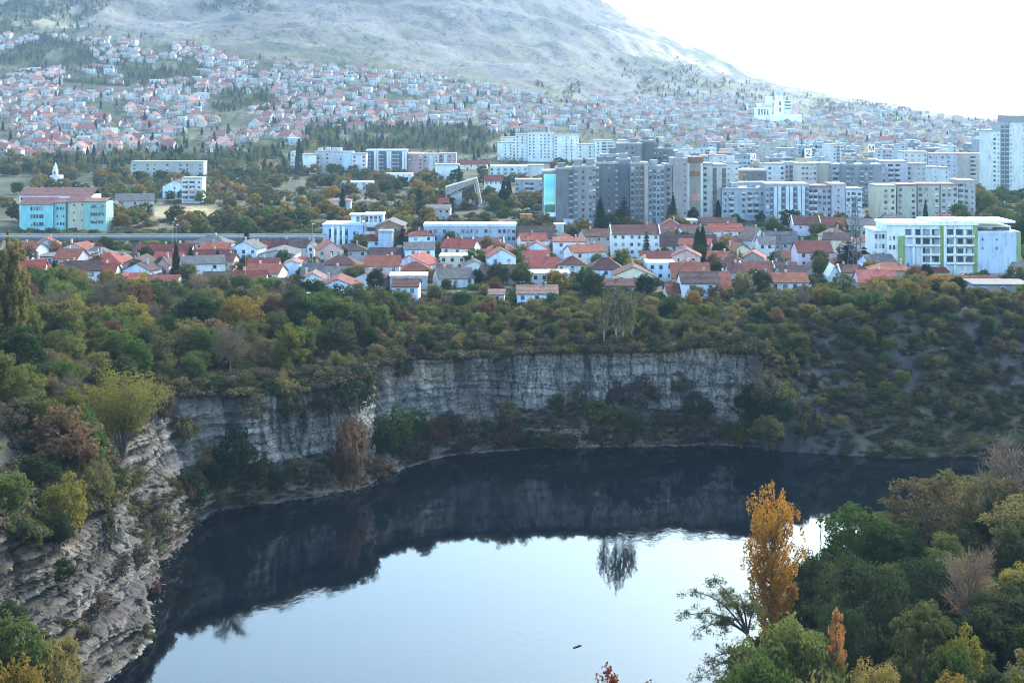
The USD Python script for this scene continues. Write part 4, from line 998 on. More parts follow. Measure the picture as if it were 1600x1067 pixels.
def house(x0, x1, yr, ye, yb, kind, roof, wall, desc, win=(3, 1), depth=9.0, yaw=None, chim=True, verge=None):
    """A house from the rows of its ridge, eave and foot; its front lies at the distance where the foot meets the plain."""
    d = (EYE - FLAT_Z) * F / (yb - 150.0)
    w = (x1 - x0) * d / F
    ze = EYE - (ye - 150) * d / F - FLAT_Z
    zr = EYE - (yr - 150) * ((d + depth / 2) if kind in 'gh' else d) / F - FLAT_Z
    ze = max(ze, 2.2); zr = max(zr, ze + (0.9 if kind != 'flat' else 0.3))
    cx = (x0 + x1) / 2
    yaw = HR.uniform(-0.06, 0.06) if yaw is None else yaw
    x = thing('house', desc, 'house', ((cx - 800) * (d + depth / 2) / F, d + depth / 2, FLAT_Z), yaw)
    if kind == 'g': rf, body = gable(depth, w - 0.5, ze, zr, 'x')
    elif kind == 'f': rf, body = gable(w - 0.6, depth, ze, zr, 'y')
    elif kind == 'h': rf, body = hip(w - 0.8, depth, ze, zr)
    else:
        rf, body = box(-w / 2 - 0.25, w / 2 + 0.25, -depth / 2 - 0.25, depth / 2 + 0.25, ze, ze + 0.35), box(-w / 2, w / 2, -depth / 2, depth / 2, -1.0, ze - 0.003)
    part('wall', body, plaster(wall), x)
    rp = part('roof', rf, tiles(roof) if kind != 'flat' else plaster(roof), x)
    if chim:
        cxx = HR.uniform(-0.3, 0.3) * w
        part('chimney', join([box(cxx - 0.3, cxx + 0.3, 0.4, 1.0, zr - 0.9, zr + 0.9), box(cxx - 0.38, cxx + 0.38, 0.32, 1.08, zr + 0.9, zr + 1.02)]), plaster(STONE if HR.random() < 0.5 else PINK), rp)
    if verge:
        hh = depth / 2 + 0.5
        for sx in (-1, 1):
            a = sx * (w / 2 - 0.25) + sx * 0.33
            k = (zr - ze) / (depth / 2)
            part('verge', join([prism([(-hh, ze - k * 0.5 + 0.17), (0, zr + 0.17), (0, zr + 0.42), (-hh, ze - k * 0.5 + 0.42)], a - 0.22, a + 0.22), prism([(hh, ze - k * 0.5 + 0.17), (hh, ze - k * 0.5 + 0.42), (0, zr + 0.42), (0, zr + 0.17)], a - 0.22, a + 0.22)]), plaster(WHITE), rp)
    ww = w if kind != 'f' else w - 0.6
    windows(x, ww, ze, -depth / 2, win[0], win[1])
    if HR.random() < 0.6 and win[0]:
        dx = HR.uniform(-0.25, 0.25) * w
        part('door', box(dx - 0.5, dx + 0.5, -depth / 2 - 0.06, -depth / 2 + 0.1, 0.0, 2.05), plaster((0.16, 0.11, 0.08)), x)
    return x
HOUSES = [
 # x0, x1, ridge, eave, foot, shape, roof, wall, words, (columns, rows), extra
 (22, 51, 404, 421, 438, 'g', RED, WHITE, 'red-roofed house with thick white verges and blue shutters', (2, 1), dict(verge=1)),
 (52, 76, 404, 417, 434, 'h', RED, WHITE, 'small red hip-roofed house near the left edge', (1, 1), {}),
 (51, 78, 415, 428, 442, 'f', BRIGHT, CREAM, 'small gabled red house under the left hip roof', (1, 1), {}),
 (90, 126, 411, 430, 441, 'g', RED, PINK, 'red-roofed house right of the small spruce', (2, 1), dict(yaw=-0.5)),
 (143, 198, 393, 411, 426, 'h', BRIGHT, WHITE, 'house with large bright red roof and striped chimney pole', (3, 1), dict(depth=12)),
 (133, 185, 412, 426, 437, 'g', RED, WHITE, 'long red roof in front of the large bright roof', (3, 1), {}),
 (112, 143, 422, 432, 443, 'f', RED, WHITE, 'low red gable with white trim above the hill trees', (1, 1), {}),
 (184, 203, 430, 438, 447, 'f', RED, WHITE, 'tiny white gabled house with a dark door', (1, 1), dict(chim=False)),
 (203, 228, 427, 440, 448, 'g', BRIGHT, WHITE, 'red roof right of the tiny white gabled house', (2, 1), {}),
 (184, 206, 402, 411, 419, 'f', PALE, WHITE, 'white gabled wall beside the large bright red roof', (1, 1), {}),
 (214, 270, 382, 397, 409, 'g', RED, WHITE, 'long red roof just below the road bridge', (4, 1), dict(verge=0)),
 (200, 240, 404, 414, 428, 'f', BROWN, PINK, 'pink house with a plain wide gable', (1, 1), dict(depth=14)),
 (247, 269, 403, 414, 431, 'f', BROWN, PINK, 'brown house with small arched gable left of the cypresses', (1, 2), {}),
 (226, 282, 430, 443, 451, 'g', RED, WHITE, 'long low red roof below the cypresses', (4, 1), {}),
 (268, 303, 381, 398, 411, 'g', RED, WHITE, 'red roof between the two cypresses', (2, 1), {}),
 (302, 366, 390, 410, 424, 'g', RED, WHITE, 'red-roofed house with pale solar panels', (4, 1), {}),
 (346, 370, 397, 408, 426, 'g', DARK, PINK, 'narrow pink-walled house right of the solar panels', (1, 1), {}),
 (318, 372, 425, 437, 449, 'g', BROWN, GREY, 'low brown-roofed house above the hill trees', (3, 1), {}),
 (365, 418, 423, 440, 451, 'g', RED, WHITE, 'pinkish red roof with pale ridge stripes', (3, 1), {}),
 (390, 429, 378, 393, 402, 'g', BRIGHT, WHITE, 'bright red roof at the bridge end', (2, 1), {}),
 (425, 456, 375, 390, 403, 'g', DARK, WHITE, 'dark red roof right of the bridge-end roof', (2, 1), {}),
 (452, 491, 376, 387, 404, 'g', BROWN, WHITE, 'white house with a dark brown roof', (2, 1), {}),
 (480, 494, 379, 385, 405, 'f', SLATE, WHITE, 'narrow white tower-like house', (1, 2), dict(depth=7)),
 (410, 467, 391, 398, 415, 'f', SLATE, (0.42, 0.41, 0.42), 'wide grey hall with a shallow gable', (0, 0), dict(depth=16, chim=False)),
 (445, 472, 408, 412, 432, 'f', PALE, LBLUE, 'small pale blue flat-gabled house', (0, 0), dict(chim=False)),
 (472, 507, 412, 431, 442, 'g', SLATE, GREY, 'house with a broad grey roof', (2, 1), {}),
 (503, 564, 400, 414, 425, 'h', DARK, CREAM, 'cream house with a wide dark red hip roof', (4, 1), {}),
 (505, 548, 417, 431, 442, 'g', SLATE, GREY, 'grey weathered roof right of the broad grey roof', (2, 1), {}),
 (466, 480, 402, 410, 417, 'g', BRIGHT, WHITE, 'tiny red roof beside the grey hall', (1, 1), dict(depth=5, chim=False)),
 (468, 513, 427, 438, 452, 'f', PALE, WHITE, 'white house with a pinkish red gable', (2, 1), {}),
 (496, 564, 437, 450, 472, 'f', RED, LBLUE, 'pale blue house with wide red gable, nearest at left', (2, 1), dict(depth=14)),
 (413, 466, 435, 446, 457, 'g', BROWN, STONE, 'brown-red roof half hidden by bare trees', (3, 1), {}),
 (583, 624, 403, 420, 434, 'h', RED, WHITE, 'white house with red hip roof, left of a pair', (2, 1), {}),
 (620, 682, 400, 413, 427, 'f', BRIGHT, LILAC, 'lilac-walled house with a broad red gable', (2, 1), dict(yaw=-0.35, depth=12)),
 (610, 668, 423, 432, 452, 'flat', WHITE, GREY, 'house with a sloping white flat roof', (3, 1), dict(chim=False)),
 (614, 657, 436, 448, 475, 'g', DARK, LBLUE, 'two-storey pale blue house with dusky red roof', (2, 2), {}),
 (700, 739, 372, 384, 399, 'g', DARK, LBLUE, 'pale blue house with white gable edges', (1, 1), dict(verge=1)),
 (739, 787, 372, 380, 394, 'g', DARK, GREY, 'grey house with dark red roof, beside the pale blue one', (3, 1), dict(verge=1)),
 (688, 744, 399, 401, 422, 'flat', WHITE, CREAM, 'cream flat-roofed house with terrace', (4, 2), dict(chim=False)),
 (752, 806, 390, 402, 413, 'g', ORANGE, PINK, 'house with a long orange-red roof', (4, 1), {}),
 (722, 760, 408, 416, 430, 'f', SLATE, WHITE, 'white house with low grey gable', (2, 1), {}),
 (750, 780, 415, 430, 443, 'g', BROWN, STONE, 'stone-grey house with dark double roof, left half', (2, 1), {}),
 (774, 810, 414, 430, 444, 'g', BROWN, (0.36, 0.31, 0.27), 'stone-brown house with dark double roof, right half', (2, 1), {}),
 (682, 707, 414, 426, 434, 'g', DARK, GREY, 'small dark red roof under the cream flat house', (1, 1), {}),
 (706, 724, 422, 431, 438, 'g', BRIGHT, WHITE, 'very small bright red roof among trees', (1, 1), dict(depth=6, chim=False)),
 (763, 790, 452, 460, 475, 'g', PALE, LILAC, 'little hut with a pinkish lean roof near the rim', (1, 1), dict(depth=6, chim=False)),
 (808, 866, 354, 373, 390, 'g', BROWN, WHITE, 'large house with dark mansard roof and white cap', (5, 1), dict(depth=13, chim=False)),
 (816, 860, 379, 391, 408, 'f', RED, LBLUE, 'light blue house with a pointed front gable', (1, 1), {}),
 (863, 914, 371, 378, 405, 'g', ORANGE, (0.60, 0.60, 0.68), 'three-storey white house with narrow orange roof', (2, 3), {}),
 (826, 874, 403, 417, 429, 'g', BRIGHT, GREY, 'bright red roof with a grey gable at left', (3, 1), {}),
 (870, 918, 400, 414, 430, 'h', DARK, WHITE, 'house with dark red pyramid roof', (3, 1), {}),
 (917, 974, 402, 421, 437, 'h', DARK, LBLUE, 'pale blue house under a big dark red hip roof', (1, 1), {}),
 (957, 1021, 418, 431, 449, 'f', DARK, CREAM, 'cream house with wide dark gable', (3, 1), dict(depth=12)),
 (812, 889, 426, 428, 445, 'flat', WHITE, WHITE, 'long low white flat-roofed building', (5, 1), dict(chim=False)),
 (806, 872, 446, 459, 477, 'g', PALE, LBLUE, 'house with pinkish red roof nearest the rim', (3, 1), {}),
 (933, 1002, 436, 447, 458, 'g', DARK, STONE, 'dark red roof behind the pale-trunked poplars', (4, 1), {}),
 (953, 1029, 352, 366, 402, 'g', DARK, WHITE, 'large white house with dark red roof and balconies', (6, 3), dict(depth=12, verge=1)),
 (1028, 1066, 344, 355, 372, 'f', RED, (0.33, 0.13, 0.11), 'brick-red gabled house', (2, 1), {}),
 (1062, 1092, 351, 363, 374, 'g', RED, WHITE, 'red roof right of the brick-red gabled house', (2, 1), {}),
 (1092, 1150, 340, 351, 364, 'g', DARK, GREY, 'long dark red roof below the beige tower', (4, 1), {}),
 (1104, 1160, 350, 361, 374, 'g', BRIGHT, WHITE, 'bright red roof in front of the long dark roof', (4, 1), {}),
 (1028, 1119, 367, 384, 398, 'g', BROWN, WHITE, 'long white house with dark maroon roof by the cypress', (6, 1), dict(depth=10)),
 (1040, 1066, 361, 369, 376, 'f', RED, WHITE, 'small red gable behind the long maroon roof', (1, 1), {}),
 (1000, 1086, 393, 407, 418, 'g', RED, WHITE, 'long red roof left of the great cypress', (5, 1), {}),
 (1009, 1052, 410, 412, 441, 'flat', WHITE, LBLUE, 'white two-storey flat house with balconies', (3, 2), dict(chim=False)),
 (1046, 1108, 411, 435, 446, 'g', ORANGE, WHITE, 'large orange-red roof below the great cypress', (4, 1), dict(depth=12)),
 (1060, 1122, 425, 443, 472, 'g', BROWN, (0.62, 0.68, 0.76), 'two-storey white house with maroon roof, nearest the rim', (2, 2), dict(depth=11)),
 (1038, 1066, 443, 458, 471, 'g', RED, CREAM, 'small red roof attached left of the maroon-roofed house', (1, 1), {}),
 (1119, 1165, 396, 412, 429, 'h', DARK, (0.46, 0.44, 0.46), 'grey house with a dark pyramid roof', (2, 1), {}),
 (1134, 1160, 412, 426, 440, 'g', DARK, LILAC, 'lilac house under a dark red roof', (1, 1), {}),
 (1156, 1207, 409, 424, 438, 'g', RED, LILAC, 'red roof with white gable edge', (3, 1), dict(verge=1)),
 (1172, 1195, 430, 443, 456, 'g', SLATE, WHITE, 'small white house with a grey roof', (1, 1), {}),
 (1190, 1217, 426, 440, 453, 'g', RED, CREAM, 'small red roof left of the long bright red roof', (1, 1), {}),
 (1120, 1140, 425, 448, 458, 'g', (0.30, 0.09, 0.06), PINK, 'rust-red lean roof beside the maroon-roofed house', (1, 1), {}),
 (1116, 1145, 377, 388, 398, 'g', PALE, CREAM, 'small cream house with pale terracotta roof', (3, 1), {}),
 (1116, 1157, 365, 378, 388, 'h', RED, WHITE, 'red hip roof behind the pale terracotta one', (2, 1), {}),
 (1160, 1192, 357, 375, 388, 'f', PALE, WHITE, 'turned house with white-striped verges', (2, 1), dict(yaw=0.5)),
 (1182, 1217, 369, 381, 401, 'g', SLATE, WHITE, 'white house with a wide grey roof', (3, 1), {}),
 (1236, 1279, 338, 351, 370, 'g', DARK, LILAC, 'lilac-grey house with white roof edges', (2, 1), dict(verge=1)),
 (1278, 1319, 340, 353, 364, 'g', RED, GREY, 'dark red roof right of the lilac-grey house', (3, 1), {}),
 (1190, 1245, 362, 380, 394, 'g', SLATE, GREY, 'row of grey roofs behind the left pylon', (4, 1), {}),
 (1240, 1297, 377, 394, 420, 'g', RED, (0.55, 0.44, 0.52), 'two-storey pinkish-lilac house with red roof', (3, 2), dict(depth=10)),
 (1280, 1326, 356, 370, 382, 'h', PALE, CREAM, 'greyish hip roof behind the dark round pine', (2, 1), {}),
 (1190, 1245, 410, 424, 434, 'g', DARK, GREY, 'long dark red roof behind the bright long roof', (4, 1), {}),
 (1183, 1260, 427, 441, 454, 'g', ORANGE, WHITE, 'long bright red roof crossed by the left pylon', (5, 1), {}),
 (1212, 1242, 392, 405, 414, 'g', RED, CREAM, 'red roof left of the pinkish-lilac house', (2, 1), {}),
 (1291, 1309, 416, 430, 443, 'f', WHITE, WHITE, 'white pointed house, left of two', (1, 1), dict(chim=False)),
 (1309, 1345, 414, 426, 444, 'g', DARK, WHITE, 'white house with dark red roof below the round pine', (2, 1), dict(verge=1)),
 (1336, 1398, 422, 450, 461, 'g', (0.33, 0.08, 0.07), LILAC, 'big brick-red tiled roof right of the pointed house', (4, 1), dict(depth=14)),
 (1258, 1294, 409, 420, 432, 'f', DARK, GREY, 'dark red gable under the pinkish-lilac house', (1, 1), {}),
 (1420, 1488, 388, 401, 429, 'g', BRIGHT, (0.40, 0.42, 0.45), 'grey two-storey house with bright red roof', (5, 2), dict(depth=10)),
 (1505, 1594, 398, 411, 424, 'g', DARK, (0.45, 0.44, 0.47), 'very long dark red roof below the white-green block', (6, 1), dict(depth=10)),
 (1425, 1477, 418, 428, 436, 'g', RED, GREY, 'low dark red roof under the grey two-storey house', (3, 1), {}),
 (1489, 1560, 431, 446, 458, 'g', RED, WHITE, 'broad red roof behind the grey plastered house', (4, 1), {}),
 (1512, 1602, 444, 446, 480, 'flat', SLATE, (0.21, 0.215, 0.22), 'grey plastered flat house with white-framed windows', (3, 2), dict(chim=False, depth=12)),
 (1582, 1625, 410, 428, 447, 'g', SLATE, LILAC, 'house with grey-lilac roof at the right edge', (3, 1), {}),
 (68, 145, 399, 402, 421, 'flat', SLATE, (0.42, 0.47, 0.54), 'grey-blue flat commercial building left of the bright roof', (5, 1), dict(chim=False, depth=16)),
 (1540, 1590, 380, 390, 404, 'g', DARK, GREY, 'dark roof peeping right of the white-green block', (3, 1), {}),
 (1330, 1372, 395, 408, 420, 'g', BROWN, GREY, 'brown roof hidden right of the round pine', (3, 1), {}),
 (620, 664, 384, 392, 404, 'g', SLATE, STONE, 'grey roof between the trees above the lilac-walled house', (2, 1), {}),
 (560, 590, 414, 424, 434, 'g', BROWN, CREAM, 'brown-roofed house left of the red hip roof pair', (2, 1), {}),
 (905, 950, 385, 396, 410, 'g', SLATE, GREY, 'grey-roofed house beside the three-storey white house', (2, 1), {}),
 (985, 1030, 382, 390, 400, 'g', DARK, WHITE, 'dark roof below the large white balcony house', (3, 1), {}),
]
for h in HOUSES:
    a = house(*h[:9], h[9], **h[10])
TAKEN0 = [((h[0] + h[1]) / 2, h[4], (h[1] - h[0]) / 2) for h in HOUSES]
FR = random.Random(55)
extra = 0
for k in range(4000):
    yb = FR.uniform(384, 452); px = FR.uniform(30, 1500)
    if px < 560 and yb < 402: continue
    d = (EYE - FLAT_Z) * F / (yb - 150.0)
    w = FR.uniform(9, 15); half = w * F / d / 2
    if 1370 < px and yb < 450: continue
    if any(abs(px - a) < half + c * 0.92 and abs(yb - b) < 8.5 for a, b, c in TAKEN0): continue
    TAKEN0.append((px, yb, half)); extra += 1
    kind = FR.choice('ggfh'); roof = FR.choice([RED, RED, DARK, BRIGHT, BROWN, ORANGE, SLATE]); wall = FR.choice([WHITE, CREAM, LBLUE, GREY, PINK, STONE, WHITE])
    st_ = FR.choice([1, 1, 2])
    he = 3.0 + 2.7 * (st_ - 1); hr_ = FR.uniform(1.8, 2.8)
    dd_ = d + 4.5 if kind in 'gh' else d
    ye = 150 + (EYE - FLAT_Z - he) * F / d; yr = 150 + (EYE - FLAT_Z - he - hr_) * F / dd_
    house(px - half, px + half, yr, ye, yb, kind, roof, wall, f'{WN[wall]} {"two-storey" if st_ > 1 else "low"} house with {RN[roof]} {dict(g="ridge roof", f="front gable", h="hip roof")[kind]}', (FR.choice([2, 3]), st_), yaw=FR.uniform(-0.35, 0.35))
    if extra > 85: break
print('extra houses', extra)
# what stands out on single houses
def panel_on(px0, px1, py0, py1, d, label, mat):
    """A panel lying on a roof slope, as wide as seen and tilted like the slope."""
    w = (px1 - px0) * d / F
    c = P((px0 + px1) / 2, (py0 + py1) / 2, d)
    x = thing('solar_panel', label, 'solar panel', c)
    b = trimesh.creation.box((w, 3.2, 0.12)); b.apply_transform(trimesh.transformations.rotation_matrix(0.5, [1, 0, 0]))
    f2 = trimesh.creation.box((w + 0.14, 3.34, 0.08)); f2.apply_transform(trimesh.transformations.rotation_matrix(0.5, [1, 0, 0]))
    part('panel', b, plaster((0.55, 0.6, 0.68)), x); part('frame', f2, plaster(WHITE), x)
panel_on(308, 324, 397, 405, 495, 'left pale solar panel on the red roof', None)
panel_on(319, 336, 393, 404, 498, 'right pale solar panel on the red roof', None)

# ------------------------------------------------------------------ apartment blocks
def block(x0, x1, yt, yb, wall, desc, bays='w.w.w', depth=13.0, d=None, name='apartment_block', cat='apartment block', roofcol=(0.33, 0.32, 0.32), storey=2.9, top=0, cap=0.9, rowskip=0, yaw=0.0, trim=None, ww=None, sides=True):
    """A block of flats. bays: one letter per bay: w window, b balcony, d flat painted recess, p pier, s small window, . blank."""
    d = d or (EYE - FLAT_Z) * F / (yb - 150.0)
    wall = tuple(0.76 * np.array(wall)); roofcol = tuple(0.8 * np.array(roofcol))
    cx = (x0 + x1) / 2
    X = (cx - 800) * d / F
    zg = gz1(X, d)
    w = (x1 - x0) * d / F
    H = max(4.0, EYE - (yt - 150) * d / F - zg)
    x = thing(name, desc, cat, (X, d + depth / 2, zg), yaw)
    yf = -depth / 2
    part('wall', box(-w / 2, w / 2, yf, depth / 2, -3.0, H), plaster(wall), x)
    part('roof', box(-w / 2 - 0.2, w / 2 + 0.2, yf - 0.2, depth / 2 + 0.2, H + 0.003, H + cap), plaster(roofcol), x)
    for k in range(top):
        a = -w / 2 + w * (k + 0.5 + HR.uniform(-0.2, 0.2)) / top
        ph = HR.uniform(1.8, 3.2)
        part('roof_hut', box(a - 1.8, a + 1.8, -2.2, 2.2, H + cap + 0.003, H + cap + ph), plaster(wall), x)
    n = len(bays)
    bw = w / n
    nr = int((H - 1.0) / storey)
    tw = tuple(0.8 * np.array(trim or WHITE))
    for i, b in enumerate(bays):
        c0 = -w / 2 + bw * i
        if b == 'p':
            part('pier', box(c0 + bw * 0.1, c0 + bw * 0.9, yf - 0.9, yf + 0.1, -3.0, H - 0.3), plaster(tw), x)
            continue
        if b == 'd':
            part('recess', box(c0 + bw * 0.08, c0 + bw * 0.92, yf - 0.04, yf + 0.1, -1.0, H - 1.0), plaster((0.10, 0.11, 0.13)), x)  # flat dark sheet that paints the shade inside a balcony column
        for r in range(rowskip, nr):
            z = H - 0.7 - (r + 1) * storey + 1.0
            if z < 0.4: break
            if b in 'ws':
                hw = min(bw * 0.33, 0.75 if b == 'w' else 0.45) if ww is None else min(ww, bw * 0.42)
                part('window', box(c0 + bw / 2 - hw, c0 + bw / 2 + hw, yf - 0.05, yf + 0.1, z, z + (1.4 if b == 'w' else 0.8)), GLASS, x)
                if b == 'w' and HR.random() < 0.16: part('shutter', box(c0 + bw / 2 - hw - 0.04, c0 + bw / 2 + hw + 0.04, yf - 0.11, yf + 0.02, z + HR.uniform(0.3, 0.9), z + 1.45), plaster(HR.choice([WHITE, CREAM, (0.30, 0.22, 0.15), (0.2, 0.25, 0.3)])), x)
            elif b == 'b':
                rc = part('balcony', box(c0 + bw * 0.06, c0 + bw * 0.94, yf - 1.1, yf + 0.05, z - 0.9, z + 0.12), plaster(tw), x)
                part('opening', box(c0 + bw * 0.1, c0 + bw * 0.9, yf - 0.06, yf + 0.1, z - 0.85 + 0.98, z + 1.5), GLASS, x)
            elif b == 'd' and r % 1 == 0:
                part('balcony', box(c0 + bw * 0.14, c0 + bw * 0.86, yf - 0.75, yf + 0.02, z - 0.9, z - 0.15), plaster(tuple(0.75 * np.array(tw))), x)
    return x, H, w, zg, d
CONC, CONC2, CONC3, BEIGE = (0.20, 0.195, 0.21), (0.165, 0.165, 0.18), (0.25, 0.24, 0.24), (0.36, 0.325, 0.28)
NAVY = (0.10, 0.13, 0.19)
